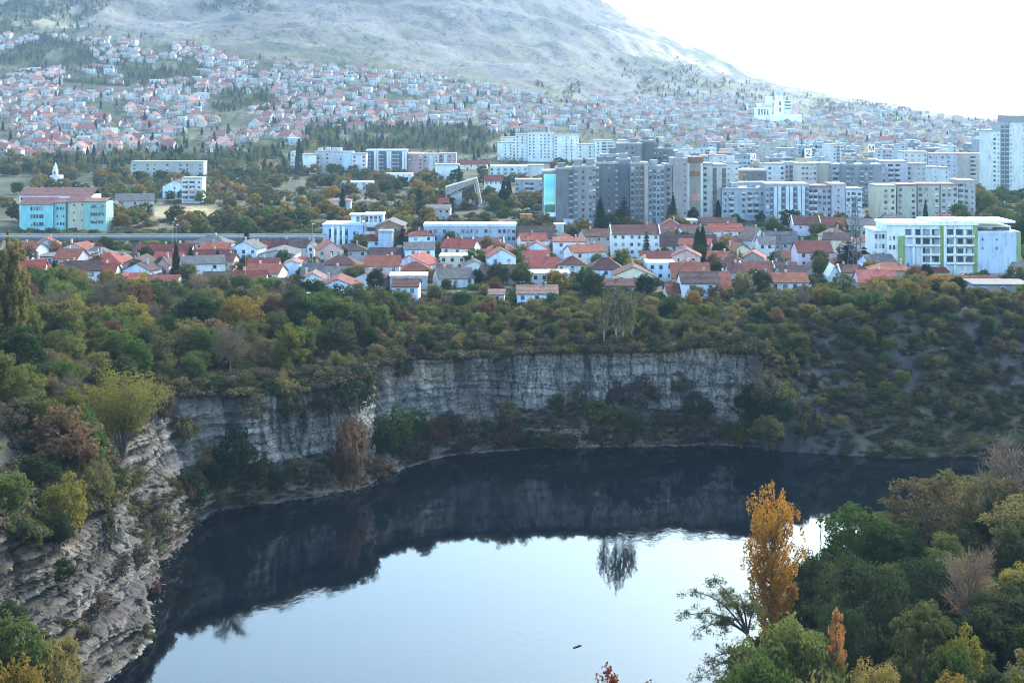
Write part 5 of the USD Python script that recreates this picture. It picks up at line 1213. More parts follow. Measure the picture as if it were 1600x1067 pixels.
BLOCKS = [
 # the grey tower group
 (848, 869, 270, 356, CONC2, 'grey tower end wall that carries the green banner', '..', dict(depth=16, top=0, sides=False)),
 (869, 897, 265, 357, CONC, 'grey tower with one dark balcony column, beside the banner', '..d', dict(top=1)),
 (897, 931, 262, 359, CONC3, 'grey tower with three window columns right of the banner tower', 'd.w.ww', dict(top=2)),
 (931, 966, 257, 352, CONC2, 'stepped grey tower with bright window slits', 'w..w.d', dict(top=2, depth=18)),
 (940, 968, 244, 350, CONC2, 'higher grey tower behind the stepped one', 's.w', dict(d=700, top=1)),
 (966, 986, 251, 350, (0.24, 0.26, 0.31), 'blank blue-grey tower wall left of the balcony tower', '...', dict(top=1)),
 (985, 1013, 257, 352, CONC3, 'tower with cluttered balconies and brown piers', 'wddp', dict(top=1, trim=(0.40, 0.33, 0.30))),
 (1013, 1038, 262, 351, (0.34, 0.36, 0.40), 'blue-grey tower with white balcony boxes', 'wdwd', dict(top=1)),
 (1038, 1051, 259, 350, CONC3, 'slim grey tower with a window column', 'w', dict()),
 (1050, 1074, 250, 350, (0.33, 0.29, 0.29), 'plain brown-grey tower left of the beige tower', '..s', dict(top=1)),
 (965, 1003, 226, 340, CONC, 'tall grey tower with four bright windows at its top', '.ww.', dict(d=760, top=1)),
 (1002, 1022, 222, 340, CONC2, 'tallest grey tower, blank and slender', '..', dict(d=770, top=1)),
 (1018, 1052, 234, 340, CONC, 'grey tower with white window boxes behind the slim one', 'wwd.', dict(d=780, top=2)),
 (967, 979, 222, 330, (0.22, 0.09, 0.08), 'narrow brick-red tower behind the grey towers', '..', dict(d=800)),
 (1074, 1098, 255, 346, BEIGE, 'beige tower with a brown crown', '...', dict(top=0, roofcol=(0.24, 0.14, 0.10), cap=3.0)),
 (1098, 1113, 258, 344, (0.52, 0.53, 0.52), 'whitish tower right of the beige one', 'w.', dict()),
 (1113, 1135, 260, 344, (0.50, 0.48, 0.46), 'pale tower with brown balcony columns', 'd.d', dict(trim=(0.38, 0.27, 0.18))),
 (1135, 1154, 257, 340, (0.56, 0.57, 0.58), 'white tower with small windows', 's.s', dict(top=1)),
 (1153, 1198, 268, 336, CONC2, 'wide grey block with a brown corner', '.w..s.', dict(d=745)),
 (1097, 1128, 305, 343, (0.46, 0.47, 0.55), 'low lilac block in front of the whitish tower', 'wbb', dict()),
 (1128, 1196, 297, 345, (0.36, 0.40, 0.48), 'blue-grey block with open balconies', 'wb.wbbw', dict(depth=16, top=2)),
 (1150, 1200, 288, 340, (0.40, 0.44, 0.52), 'blue-grey set-back block above the open balconies', 'bbwbb', dict(d=725)),
 (1196, 1264, 290, 347, (0.33, 0.37, 0.46), 'long blue-grey block with white bays', 'wdppdppdppd', dict(depth=16, trim=(0.52, 0.56, 0.60))),
 (1263, 1299, 293, 346, (0.31, 0.30, 0.36), 'dusky purple block with balconies at left', 'bbwww', dict(top=0, roofcol=(0.22, 0.13, 0.12))),
 (1298, 1322, 290, 346, (0.42, 0.39, 0.45), 'plain lilac end wall right of the purple block', '.s.', dict()),
 (1321, 1347, 297, 346, (0.50, 0.54, 0.60), 'small pale blue block with two balconies', 'wbw', dict()),
 (1198, 1227, 258, 320, (0.60, 0.62, 0.66), 'white mid-rise behind the long blue-grey block', 'w.w', dict(d=820)),
 (1226, 1247, 256, 320, (0.44, 0.44, 0.47), 'grey mid-rise with striped windows', 'wdw', dict(d=825)),
 (1246, 1276, 258, 320, (0.55, 0.50, 0.46), 'cream and lilac mid-rise', '.wwsw', dict(d=800)),
 (1275, 1301, 257, 320, (0.50, 0.44, 0.36), 'beige mid-rise with a violet side', '..s', dict(d=805)),
 (1300, 1322, 259, 320, (0.44, 0.38, 0.46), 'violet mid-rise with stacked balconies', 'bb', dict(d=800)),
 (1321, 1350, 259, 340, (0.21, 0.22, 0.24), 'dark grey tower of deep balconies', 'dw.d', dict(d=785, top=1)),
 (1350, 1378, 259, 340, (0.24, 0.25, 0.28), 'dark grey tower beside the lilac balconies', 'wd..', dict(d=786, top=1)),
 (1376, 1418, 254, 320, (0.46, 0.42, 0.54), 'lilac block with wide balconies', 'wbb.', dict(d=810)),
 (1417, 1447, 258, 320, (0.46, 0.44, 0.44), 'beige-violet block right of the wide balconies', 'w.ss', dict(d=815)),
 (1446, 1467, 263, 318, (0.60, 0.63, 0.65), 'white narrow block right of the beige-violet one', '.s', dict(d=830)),
 (1467, 1483, 264, 315, (0.60, 0.63, 0.65), 'second white narrow block to the right', '.s', dict(d=835)),
 (1411, 1450, 239, 300, (0.58, 0.58, 0.56), 'whitish block behind the wide balconies', 'wwsw', dict(d=960)),
 (1449, 1496, 242, 300, (0.46, 0.46, 0.54), 'lilac-grey block with rows of dark windows', 'wswws', dict(d=960)),
 (1495, 1546, 242, 300, (0.48, 0.44, 0.42), 'beige-grey block left of the white tower', '..b.b', dict(d=965)),
 (1527, 1546, 219, 290, (0.30, 0.32, 0.36), 'grey tower peeping left of the white tower', '..', dict(d=1050)),
 # beige long block, white tower, white-green block
 (1368, 1400, 292, 342, (0.55, 0.50, 0.38), 'beige long block, cream end wall at left', '.ww', dict(depth=14)),
 (1402, 1432, 291, 341, (0.45, 0.44, 0.38), 'beige long block, second bay from left', 'w.w', dict(roofcol=(0.30, 0.16, 0.15))),
 (1434, 1468, 290, 340, (0.45, 0.42, 0.37), 'beige long block, third bay from left', 'ww.w', dict(roofcol=(0.30, 0.16, 0.15))),
 (1470, 1497, 290, 340, (0.43, 0.42, 0.38), 'beige long block, fourth bay from left', 'www', dict(roofcol=(0.30, 0.16, 0.15))),
 (1496, 1524, 284, 339, (0.40, 0.39, 0.36), 'beige long block, higher bay at right', 'bws', dict(depth=14)),
 (1545, 1563, 206, 300, (0.60, 0.62, 0.60), 'white tower at the right edge, lower left wing', '.ws', dict(depth=18)),
 (1563, 1577, 194, 300, (0.34, 0.36, 0.38), 'white tower at the right edge, dark balcony core', 'dd', dict(depth=16, trim=(0.5, 0.5, 0.5))),
 (1576, 1612, 192, 300, (0.60, 0.61, 0.60), 'white tower at the right edge, tall right wing', 's..w.', dict(depth=20, roofcol=(0.26, 0.25, 0.26), cap=4.5)),
 # left-hand group
 (454, 466, 239, 268, (0.55, 0.60, 0.60), 'white narrow block half behind the dark conifer', 'w.', dict(d=1090)),
 (471, 494, 243, 273, (0.72, 0.74, 0.74), 'blank white block, brightest of the left row', '.', dict(d=1080)),
 (493, 515, 238, 272, (0.48, 0.47, 0.47), 'grey-beige block with two window columns', 'w.w', dict(d=1085, top=2)),
 (515, 536, 239, 272, (0.52, 0.51, 0.58), 'lilac-white block with windows at right', '..w', dict(d=1085, top=2)),
 (535, 551, 239, 272, (0.50, 0.60, 0.68), 'light blue blank block', '..', dict(d=1070)),
 (550, 572, 242, 274, (0.58, 0.57, 0.60), 'block with a chequer of square windows', 'w.w', dict(d=1066, roofcol=(0.3, 0.3, 0.36))),
 (572, 636, 236, 270, NAVY, 'navy block with white window bays', 'wd.ppdd.ppddd.pp', dict(d=1090, trim=(0.66, 0.68, 0.68), roofcol=(0.6, 0.6, 0.6))),
 (636, 661, 241, 268, (0.48, 0.30, 0.29), 'pink block with white trim', 'wsw', dict(d=1095, roofcol=(0.7, 0.7, 0.7))),
 (660, 686, 242, 268, (0.58, 0.50, 0.48), 'pink and white striped block', 'wpw', dict(d=1100)),
 (686, 713, 241, 267, (0.46, 0.34, 0.36), 'dull pink block at the row end', 'wpww', dict(d=1105)),
 (680, 717, 259, 278, (0.66, 0.68, 0.68), 'plain white low building below the pink blocks', '...', dict(d=1010)),
 (766, 824, 261, 281, (0.50, 0.56, 0.62), 'blue-white colonnaded building', 'wpwpwpwpwpw', dict(d=1000, roofcol=(0.66, 0.66, 0.66))),
 (824, 850, 260, 280, (0.62, 0.64, 0.64), 'white hall right of the colonnaded building', '...', dict(d=1010)),
 (805, 849, 283, 316, (0.34, 0.36, 0.39), 'grey four-storey building left of the banner tower', 'w.bb.w', dict(d=830)),
 # white terraced complex
 (777, 802, 224, 242, (0.66, 0.69, 0.70), 'white terraced housing, low left step', '.ww', dict(d=1330)),
 (783, 807, 216, 245, (0.64, 0.67, 0.68), 'white terraced housing, second step from left', 'wsw', dict(d=1350)),
 (805, 827, 211, 249, (0.66, 0.69, 0.70), 'white terraced housing, third step from left', 'wws', dict(d=1330)),
 (825, 866, 209, 249, (0.64, 0.68, 0.71), 'white terraced housing, high middle part', 'ww.wwws', dict(d=1320)),
 (865, 905, 212, 248, (0.66, 0.69, 0.70), 'white terraced housing, right of the high part', 'w.wws', dict(d=1320)),
 (903, 933, 227, 252, (0.64, 0.66, 0.66), 'white terraced housing, low right step', 'w.ww', dict(d=1300)),
 (930, 958, 221, 250, (0.64, 0.67, 0.69), 'white terraced housing, right end with balconies', 'wbb', dict(d=1290)),
 # blue modern building and its neighbours
 (662, 806, 354, 388, (0.38, 0.43, 0.52), 'long pale blue building with a ribbon of windows', 'www.wws.wwww.ws.wwww', dict(depth=12, roofcol=(0.62, 0.65, 0.70), rowskip=0)),
 (591, 613, 364, 391, (0.46, 0.55, 0.68), 'blank pale blue wall under the brown shed roof', '..', dict(depth=10)),
 # school wings
]
BL = {}
for b in BLOCKS:
    BL[b[5]] = block(*b[:5], b[5], b[6], **b[7])

# banner on the grey tower: a printed landscape
def on_block(desc, px0, px1, py0, py1, off=0.3):
    x, H, w, zg, d = BL[desc]
    a, b = P(px0, py0, d - off), P(px1, py1, d - off)
    return a, b
a, b = P(850.5, 273, 650.6), P(867.5, 338, 650.6)
bn = thing('banner', 'tall green landscape banner on the grey tower end wall', 'banner', ((a[0] + b[0]) / 2, 650.6, b[2]))
bw_, bh_ = b[0] - a[0], a[2] - b[2]
part('frame', box(-bw_ / 2 - 0.25, bw_ / 2 + 0.25, -0.06, 0.1, -0.25, bh_ + 0.25), plaster((0.66, 0.70, 0.70)), bn)
banner_mat = mat_nodes('banner_print', {'tc': ('texture_coordinate', {}), 'sp': ('separate_xyz', {}), 'mr': ('map_range', {'from_min': 0.0, 'from_max': float(bh_), 'clamp': True}), 'n': ('noise_texture', {'scale': 0.35, 'detail': 4.0}), 'ad': ('math', {'math_type': 'multiply_add', 'value2': 0.12}),
    'r': ('rgb_ramp', {'ramp': [(0.0, (0.66, 0.72, 0.70)), (0.15, (0.66, 0.72, 0.70)), (0.16, (0.05, 0.10, 0.08)), (0.33, (0.07, 0.15, 0.10)), (0.36, (0.45, 0.66, 0.55)), (0.45, (0.20, 0.52, 0.44)), (0.62, (0.28, 0.60, 0.56)), (0.8, (0.14, 0.50, 0.54)), (1.0, (0.20, 0.58, 0.62))]}), 'p': ('principled_bsdf', {'roughness': 0.6})},
    [('tc.object', 'sp.vector'), ('sp.z', 'mr.value'), ('tc.object', 'n.vector'), ('n.fac', 'ad.value1'), ('mr.result', 'ad.value3'), ('ad.value', 'r.fac'), ('r.color', 'p.base_color')], 'p.BSDF')
part('print', box(-bw_ / 2, bw_ / 2, -0.1, 0.08, 0, bh_), banner_mat, bn)
# coloured panels of the beige tower
for (p0, p1, q0, q1, c, lab) in [(1077, 1094, 268, 276, (0.25, 0.13, 0.05), 'ochre-brown panel'), (1077, 1094, 303, 314, (0.52, 0.27, 0.22), 'salmon panel')]:
    x, H, w, zg, d = BL['beige tower with a brown crown']
    a, b = P(p0, q0, d), P(p1, q1, d)
    cx = (1086 - 800) * d / F
    part('panel', box(a[0] - cx, b[0] - cx, -6.5 - 0.12, -6.4, b[2] - zg, a[2] - zg), plaster(c), x, label=lab)
for s in (-1, 1):
    x, H, w, zg, d = BL['beige tower with a brown crown']
    part('edge_strip', box(s * (w / 2 - 0.5) - 0.5, s * (w / 2 - 0.5) + 0.5, -6.62, -6.45, 0, H), plaster((0.58, 0.60, 0.56)), x)
x, H, w, zg, d = BL['wide grey block with a brown corner']
part('panel', box(-w / 2 + 0.1, -w / 2 + 2.6, -6.62, -6.4, 0, H - 0.4), plaster((0.30, 0.15, 0.06)), x, label='rust-brown corner panel')

# rooftop letter signs
def letter(ch, px0, px1, py0, py1, d, label):
    a, b = P(px0, py0, d), P(px1, py1, d)
    w, h = b[0] - a[0], a[2] - b[2]
    x = thing('rooftop_sign', label, 'sign', ((a[0] + b[0]) / 2, d, b[2]))
    part('board', box(-w / 2, w / 2, -0.15, 0.15, 0, h), plaster((0.74, 0.74, 0.74)), x)
    t = meshkit.text_mesh(ch, h * 0.62, 0.1, bold=True)
    t.apply_translation([-t.bounds[:, 0].mean(), -t.bounds[:, 1].mean() + h / 2, 0])
    t.apply_transform(trimesh.transformations.rotation_matrix(math.pi / 2, [1, 0, 0]))
    t.apply_translation([0, -0.17, 0])
    part('letter', t, plaster((0.50, 0.03, 0.04)), x)
    part('post', join([box(-w / 2 + 0.1, -w / 2 + 0.3, 0.2, 0.4, -6, h * 0.8), box(w / 2 - 0.3, w / 2 - 0.1, 0.2, 0.4, -6, h * 0.8)]), plaster(STONE), x)
letter('U', 1172.5, 1181.5, 240, 250, 860, 'white rooftop sign with a red letter U')
letter('2', 1257, 1268, 232, 247, 900, 'white rooftop sign with a red figure 2')
letter('M', 1356, 1367, 225.5, 238, 930, 'white rooftop sign with a red letter M')

# pale blocks stacked towards the slope, each its own building
BR = random.Random(31)
cols = [((0.46, 0.49, 0.51), 'pale'), ((0.56, 0.58, 0.58), 'white'), ((0.28, 0.29, 0.31), 'grey'), ((0.42, 0.39, 0.35), 'cream'), ((0.17, 0.175, 0.195), 'dark grey'), ((0.38, 0.43, 0.48), 'bluish')]
for k in range(118):
    d = BR.uniform(900, 1560)
    px = BR.uniform(1035, 1535)
    if d < 1000 and px > 1380: continue
    wpx = BR.uniform(14, 34) * 1000 / d
    X = (px - 800) * d / F
    zg = gz1(X, d)
    H = BR.uniform(8, 21) if d < 1250 else BR.uniform(7, 14)
    yt = 150 + (EYE - zg - H) * F / d
    if yt < 209 + 0.0: yt = 209 + BR.uniform(0, 14)
    c, cn = BR.choice(cols)
    bays = BR.choice(['w.w', 'ww.w', 'wbw', 's.ws', '.ww', 'wdw'])
    hgt = 'low' if H < 10 else 'mid-rise' if H < 15 else 'high'
    block(px - wpx / 2, px + wpx / 2, yt, 0, c, f'{hgt} {cn} block on the rising town' + (' with balconies' if 'b' in bays else ''), bays, d=d, depth=BR.uniform(10, 15), top=BR.choice([0, 0, 1, 1, 2]), roofcol=BR.choice([(0.3, 0.3, 0.32), (0.5, 0.5, 0.5), (0.4, 0.2, 0.17)]), yaw=BR.uniform(-0.15, 0.15), cap=0.5)

# ------------------------------------------------------------------ single buildings of their own shape
# white and green block
d0 = 480.0
def loc(px): return (px - 1480) * d0 / F
def hgt(py): return EYE - (py - 150) * d0 / F - FLAT_Z
x = thing('apartment_block', 'modern white apartment block with green vertical stripes', 'apartment block', ((1480 - 800) * d0 / F, d0, FLAT_Z))
WG = (0.56, 0.59, 0.61)
GREEN = (0.20, 0.28, 0.10)
part('wall', join([box(loc(1386), loc(1526), 0, 15, -1, hgt(352)), box(loc(1526), loc(1594), 0.4, 15, -1, hgt(362)), box(loc(1527), loc(1584), 3.0, 14, hgt(362), hgt(354.5)), box(loc(1368), loc(1386), 1.6, 14, -1, hgt(362))]), plaster(WG), x)
part('roof', join([box(loc(1384), loc(1528), -0.6, 15.4, hgt(352) + 0.003, hgt(348.5)), box(loc(1452), loc(1586), -0.4, 15.6, hgt(348.5) + 0.003, hgt(345.5)), box(loc(1366), loc(1387.5), 1.0, 14.4, hgt(362) + 0.003, hgt(359.5))]), plaster((0.66, 0.68, 0.68)), x)
part('roof_hut', box(loc(1478), loc(1494), 3, 7, hgt(345.5) + 0.003, hgt(342.5)), plaster((0.55, 0.62, 0.66)), x)
for (a, b, t) in [(1403, 1413, 369), (1468.5, 1473, 354), (1520.5, 1527, 352), (1588.5, 1594.5, 362)]:
    part('green_stripe', box(loc(a), loc(b), -0.35, 0.25, 0, hgt(t)), plaster(GREEN), x)
for (a, b, t) in [(1526.8, 1588.3, 364), (1413.2, 1431, 370)]:
    part('wall_panel', box(loc(a), loc(b), -0.22, 0.3, 0.5, hgt(t)), plaster((0.38, 0.44, 0.53)), x)
rowsy = [360, 374, 388.5, 402]
for (a, b) in [(1414, 1424), (1429, 1438), (1441, 1467), (1479, 1489), (1493, 1520)]:
    for i, ry in enumerate(rowsy):
        if a < 1440 and i > 1 and a < 1430: continue
        part('opening', box(loc(a), loc(b), -0.03, 0.2, hgt(ry + 7.5), hgt(ry - 1.5)), GLASS, x)
        part('balcony', box(loc(a) - 0.2, loc(b) + 0.2, -1.3, 0.02, hgt(ry + 10.5), hgt(ry + 7.4)), plaster(WG), x)
        if b - a > 20: part('balcony_wall', box(loc((a + b) / 2) - 0.35, loc((a + b) / 2) + 0.35, -0.5, 0.1, hgt(ry + 7.3), hgt(ry - 1.4)), plaster((0.5, 0.5, 0.48)), x)
for (a, b) in [(1425, 1428), (1438.5, 1440.5), (1473.5, 1478), (1489.5, 1492.5)]:
    part('pier', box(loc(a), loc(b), -0.9, 0.1, 0, hgt(353)), plaster(WG), x)
part('opening', box(loc(1529), loc(1582), 2.9, 3.2, hgt(361.5), hgt(356)), GLASS, x)
for px in (1535, 1557):
    for py in (374, 388):
        part('window', box(loc(px) - 0.25, loc(px) + 0.25, -0.3, 0.1, hgt(py + 2), hgt(py - 2)), GLASS, x)
for py in (373, 387):
    for px in (1391, 1397):
        part('window', box(loc(px) - 0.35, loc(px) + 0.35, -0.06, 0.2, hgt(py + 3), hgt(py - 4)), GLASS, x)
for px in (1371, 1377, 1382):
    for py in (371, 386, 400):
        part('window', box(loc(px) - 0.4, loc(px) + 0.4, 1.52, 1.8, hgt(py + 3), hgt(py - 4)), GLASS, x)

# school with turquoise wings
d0 = 640.0
X0 = (86 - 800) * d0 / F
SG = gz1(X0, d0)
def loc(px): return (px - 86) * d0 / F
def hgt(py): return EYE - (py - 150) * d0 / F - SG
x = thing('school', 'three-storey school with turquoise, green and beige wings', 'school', (X0, d0, SG))
TURQ, SGREEN, SBEIGE = (0.20, 0.44, 0.48), (0.21, 0.36, 0.33), (0.44, 0.41, 0.32)
def wing(px0, px1, yt, y0, dep, col, label=None):
    return part('wing', box(loc(px0), loc(px1), y0, y0 + dep, -2, hgt(yt)), plaster(col), x, label=label)
def wing_roof(px0, px1, ytop, yeave, y0, dep):
    (v, f), _ = gable(dep, (px1 - px0) * d0 / F, hgt(yeave), hgt(ytop), 'x', 0.5)
    v = v + [loc((px0 + px1) / 2), y0 + dep / 2, 0]
    return part('roof', (v, f), tiles((0.17, 0.075, 0.07)), x)
wing(16, 132, 308, 12, 14, (0.58, 0.56, 0.62), 'long whitish rear wing'); wing_roof(16, 132, 298, 308, 12, 14)
wing(33, 84, 319, -1, 12, TURQ, 'turquoise front wing'); wing_roof(33, 84, 310, 319, -1, 12)
wing(84.3, 102, 317, 0.2, 11, (0.20, 0.40, 0.42), 'narrow blue-green wing'); wing_roof(84.5, 102, 312, 317, 0.2, 11)
wing(104, 131, 316, 1.5, 11, SBEIGE, 'beige wing'); wing_roof(104, 131, 309, 316, 1.5, 11)
wing(131.3, 166, 315, -0.5, 12, SGREEN, 'green end wing'); wing_roof(131.5, 166, 311, 315, -0.5, 12)
for py in (326, 338, 350):
    for px in (50.5, 55, 59.5, 64, 67.5):
        part('window', box(loc(px) - 0.45, loc(px) + 0.45, -1.08, -0.9, hgt(py + 3), hgt(py - 3)), GLASS, x)
    for px in (90, 95, 99):
        part('window', box(loc(px) - 0.4, loc(px) + 0.4, 0.12, 0.3, hgt(py + 2), hgt(py - 2)), GLASS, x)
    for px in (144, 147.5, 151, 155.5, 159, 162):
        part('window', box(loc(px) - 0.42, loc(px) + 0.42, -0.58, -0.4, hgt(py - 3 + 2.5), hgt(py - 3 - 2.5)), GLASS, x)
    for px in (114, 127):
        part('window', box(loc(px) - 0.4, loc(px) + 0.4, 1.42, 1.6, hgt(py - 5 + 1.2), hgt(py - 5 - 1.2)), GLASS, x)
    for px in (20, 26):
        part('window', box(loc(px) - 0.5, loc(px) + 0.5, 11.9, 12.1, hgt(py - 12 + 2.5), hgt(py - 12 - 2.5)), GLASS, x)

# blue office building with stepped terraces
d0 = 575.0
X0 = (555 - 800) * d0 / F
def loc(px): return (px - 555) * d0 / F
def hgt(py): return EYE - (py - 150) * d0 / F - FLAT_Z
x = thing('office_building', 'modern blue office building with tall dark window slits', 'office building', (X0, d0, FLAT_Z))
part('wall', box(loc(504), loc(567), 0, 16, -1, hgt(352)), plaster((0.33, 0.45, 0.66)), x)
part('terrace_block', box(loc(567.3), loc(592), 1.5, 15, -1, hgt(354)), plaster((0.66, 0.68, 0.72)), x)
part('roof', join([box(loc(503), loc(568), -0.4, 16.2, hgt(352) + 0.003, hgt(350.5)), box(loc(567.2), loc(593), 0.8, 15.2, hgt(354) + 0.003, hgt(352))]), plaster(WHITE), x)
part('penthouse', join([box(loc(547), loc(562), 4, 10, hgt(350.5) + 0.003, hgt(338)), box(loc(568), loc(597), 5, 12, hgt(352) + 0.003, hgt(338))]), plaster((0.56, 0.64, 0.72)), x)
part('roof', box(loc(544), loc(565), 3, 11, hgt(338) + 0.003, hgt(336)), plaster(WHITE), x)
part('roof', box(loc(566), loc(598.5), 4, 13, hgt(338) + 0.003, hgt(335.5)), plaster(WHITE), x)
for px in (571, 578, 585, 592): part('window', box(loc(px) - 0.6, loc(px) + 0.6, 4.92, 5.1, hgt(349), hgt(340)), GLASS, x)
part('window', box(loc(555), loc(560), 3.92, 4.1, hgt(348), hgt(340)), GLASS, x)
for px in (516, 524, 533, 541.5): part('window', box(loc(px) - 0.55, loc(px) + 0.55, -0.06, 0.2, hgt(383), hgt(358)), GLASS, x)
for px in (520, 528.5, 537): part('pier', box(loc(px) - 0.6, loc(px) + 0.6, -0.5, 0.1, 0, hgt(354)), plaster((0.60, 0.70, 0.78)), x)
part('window', box(loc(552), loc(556), -0.06, 0.2, hgt(375), hgt(362)), GLASS, x)
for py in (358, 371, 381): part('opening', box(loc(571), loc(590), 1.42, 1.7, hgt(py + 4), hgt(py - 2)), GLASS, x); 
for py in (365, 377.5): part('balcony', box(loc(569), loc(592), 0.2, 1.6, hgt(py + 1.5), hgt(py - 1.5)), plaster(WHITE), x)
# shed with brown gable behind it
x = house(588, 634, 345, 354, 387, 'f', SLATE, (0.24, 0.13, 0.08), 'brown boarded hall behind the blue office building', (2, 1), depth=16, chim=False)

# damaged building with a tilted slab, and the buildings round it
d0 = 760.0
X0 = (722 - 800) * d0 / F
def loc(px): return (px - 722) * d0 / F
def hgt(py): return EYE - (py - 150) * d0 / F - FLAT_Z
x = thing('ruined_building', 'ruined concrete building with a tilted broken roof', 'ruin', (X0, d0, FLAT_Z))
def prism_px(pts, y0, y1): return prism([(loc(a), hgt(b)) for a, b in pts][::-1], y0, y1, 'y')
part('roof_slab', prism_px([(695, 293), (744, 279), (745, 284), (697, 306)], -1, 14), plaster((0.24, 0.22, 0.21)), x)
part('standing_wedge', prism_px([(742, 278), (746, 279), (753, 318), (748, 318)], -2, 4), plaster((0.30, 0.27, 0.22)), x)
part('wall', prism_px([(703, 306), (722, 300), (722, 340), (703, 340)], 0, 12), plaster((0.33, 0.32, 0.35)), x)
part('broken_floor', prism_px([(722, 322), (748, 320), (746, 331), (722, 336)], 0.5, 9), plaster((0.22, 0.20, 0.21)), x)
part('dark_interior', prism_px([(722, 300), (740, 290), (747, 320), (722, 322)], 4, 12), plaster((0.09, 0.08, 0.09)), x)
for k in range(5): part('pillar', box(loc(724 + 5 * k) - 0.3, loc(724 + 5 * k) + 0.3, 0.6, 1.3, -1, hgt(336 - 2 * k)), plaster(STONE), x)
rb = []
rr = R(5)
for k in range(160):
    s = rr.uniform(0.4, 1.6)
    q = trimesh.creation.box((s, s * rr.uniform(0.4, 1), s * rr.uniform(0.3, 0.7))); q.apply_transform(trimesh.transformations.random_rotation_matrix(rr.uniform(size=3)))
    a = rr.uniform(0, 1)
    q.apply_translation([loc(705 + 75 * a), rr.uniform(-9, 8), max(0, rr.normal(0.8, 0.8) + 3.5 * math.exp(-((a - 0.4) / 0.25) ** 2))]); rb.append((q.vertices, q.faces))
rbm = structure('rubble_heap', (join(rb)[0] + [X0, d0, FLAT_Z], join(rb)[1]), plaster((0.24, 0.21, 0.21)), 'stuff')
house(665, 705, 320, 327, 345, 'g', SLATE, (0.34, 0.32, 0.36), 'grey-lilac building left of the ruin', (4, 1), depth=14, chim=False)
house(684, 702, 310, 320, 336, 'g', BRIGHT, PINK, 'bright red roof between the ruin and the grey-lilac building', (2, 1), depth=8)
house(756, 786, 274, 283, 302, 'g', RED, WHITE, 'long red-roofed white house behind the ruin', (4, 1))
house(786, 806, 345, 352, 360, 'g', PALE, PINK, 'pinkish roof above the long pale blue building', (2, 1))
house(512, 550, 309, 314, 327, 'h', PALE, GREY, 'low house with a pale pink hip roof among the thickets', (2, 1), depth=12)
house(532, 584, 282, 285, 297, 'flat', WHITE, WHITE, 'white flat pavilion below the chequered block', (5, 1), chim=False)
house(600, 645, 268, 272, 285, 'flat', WHITE, LBLUE, 'white flat building below the navy block', (5, 1), chim=False)
house(712, 762, 251, 257, 266, 'g', RED, CREAM, 'long red roof right of the pink blocks', (5, 1))
house(181, 241, 303, 314, 338, 'g', SLATE, (0.40, 0.36, 0.31), 'weathered grey-roofed house right of the school', (3, 2), depth=12, yaw=0.25)
house(168, 190, 316, 324, 341, 'f', SLATE, PINK, 'small ruined pinkish house beside the green school wing', (1, 1), chim=False)
house(257, 296, 282, 291, 309, 'f', BROWN, LBLUE, 'pale blue gable of the stepped white building', (1, 1), depth=14)
block(284, 316, 280, 316, (0.62, 0.63, 0.64), 'stepped white building with balconies', 'bbw', d=800, depth=10)
block(205, 318, 254, 280, (0.36, 0.36, 0.35), 'long low pale grey building with a flat roof', 'w.ww.w.ww.w', d=1000, depth=12, roofcol=(0.34, 0.34, 0.34))
house(293, 318, 257, 262, 281, 'f', SLATE, (0.52, 0.50, 0.54), 'grey-lilac gabled house at the end of the long low building', (1, 2))
house(214, 268, 262, 269, 284, 'g', PALE, WHITE, 'pink-roofed house in front of the long low building', (5, 1))
house(128, 206, 258, 268, 276, 'g', SLATE, GREY, 'long grey warehouse roof', (0, 0), depth=20, chim=False)
house(10, 45, 258, 265, 276, 'g', RED, WHITE, 'white house with red roof behind the school, left', (3, 1))
house(880, 965, 341, 344, 358, 'flat', WHITE, (0.60, 0.64, 0.68), 'white low flat building at the foot of the grey towers', (6, 1), chim=False, depth=10)
house(1050, 1088, 342, 345, 357, 'flat', WHITE, (0.55, 0.62, 0.66), 'white flat building at the foot of the beige tower', (3, 1), chim=False)
house(866, 881, 350, 351, 372, 'flat', WHITE, WHITE, 'white box right of the mansard house', (0, 0), chim=False, depth=6)
house(1380, 1400, 335, 345, 356, 'g', SLATE, GREY, 'grey shed left above the white-green block', (1, 1))
house(1452, 1500, 334, 346, 352, 'h', BRIGHT, GREY, 'bright red roof above the white-green block', (3, 1))
house(1320, 1370, 342, 352, 364, 'g', SLATE, GREY, 'grey roof above the dark round pine', (4, 1))
house(1560, 1600, 318, 326, 340, 'g', BROWN, LILAC, 'lilac house among round trees at the right edge', (3, 1))
tr = thing('orange_lorry', 'orange container standing left of the banner tower', 'container', P(822, 341, 690) * [1, 1, 0] + [0, 0, FLAT_Z])
part('body', box(-3.0, 3.0, -1.2, 1.2, 0.5, 3.1), plaster((0.48, 0.18, 0.06)), tr); part('door', box(-0.9, 0.9, -1.25, -1.1, 0.7, 2.9), plaster((0.36, 0.13, 0.05)), tr); part('skid', box(-2.9, 2.9, -1.0, 1.0, 0.0, 0.497), plaster(STONE), tr)

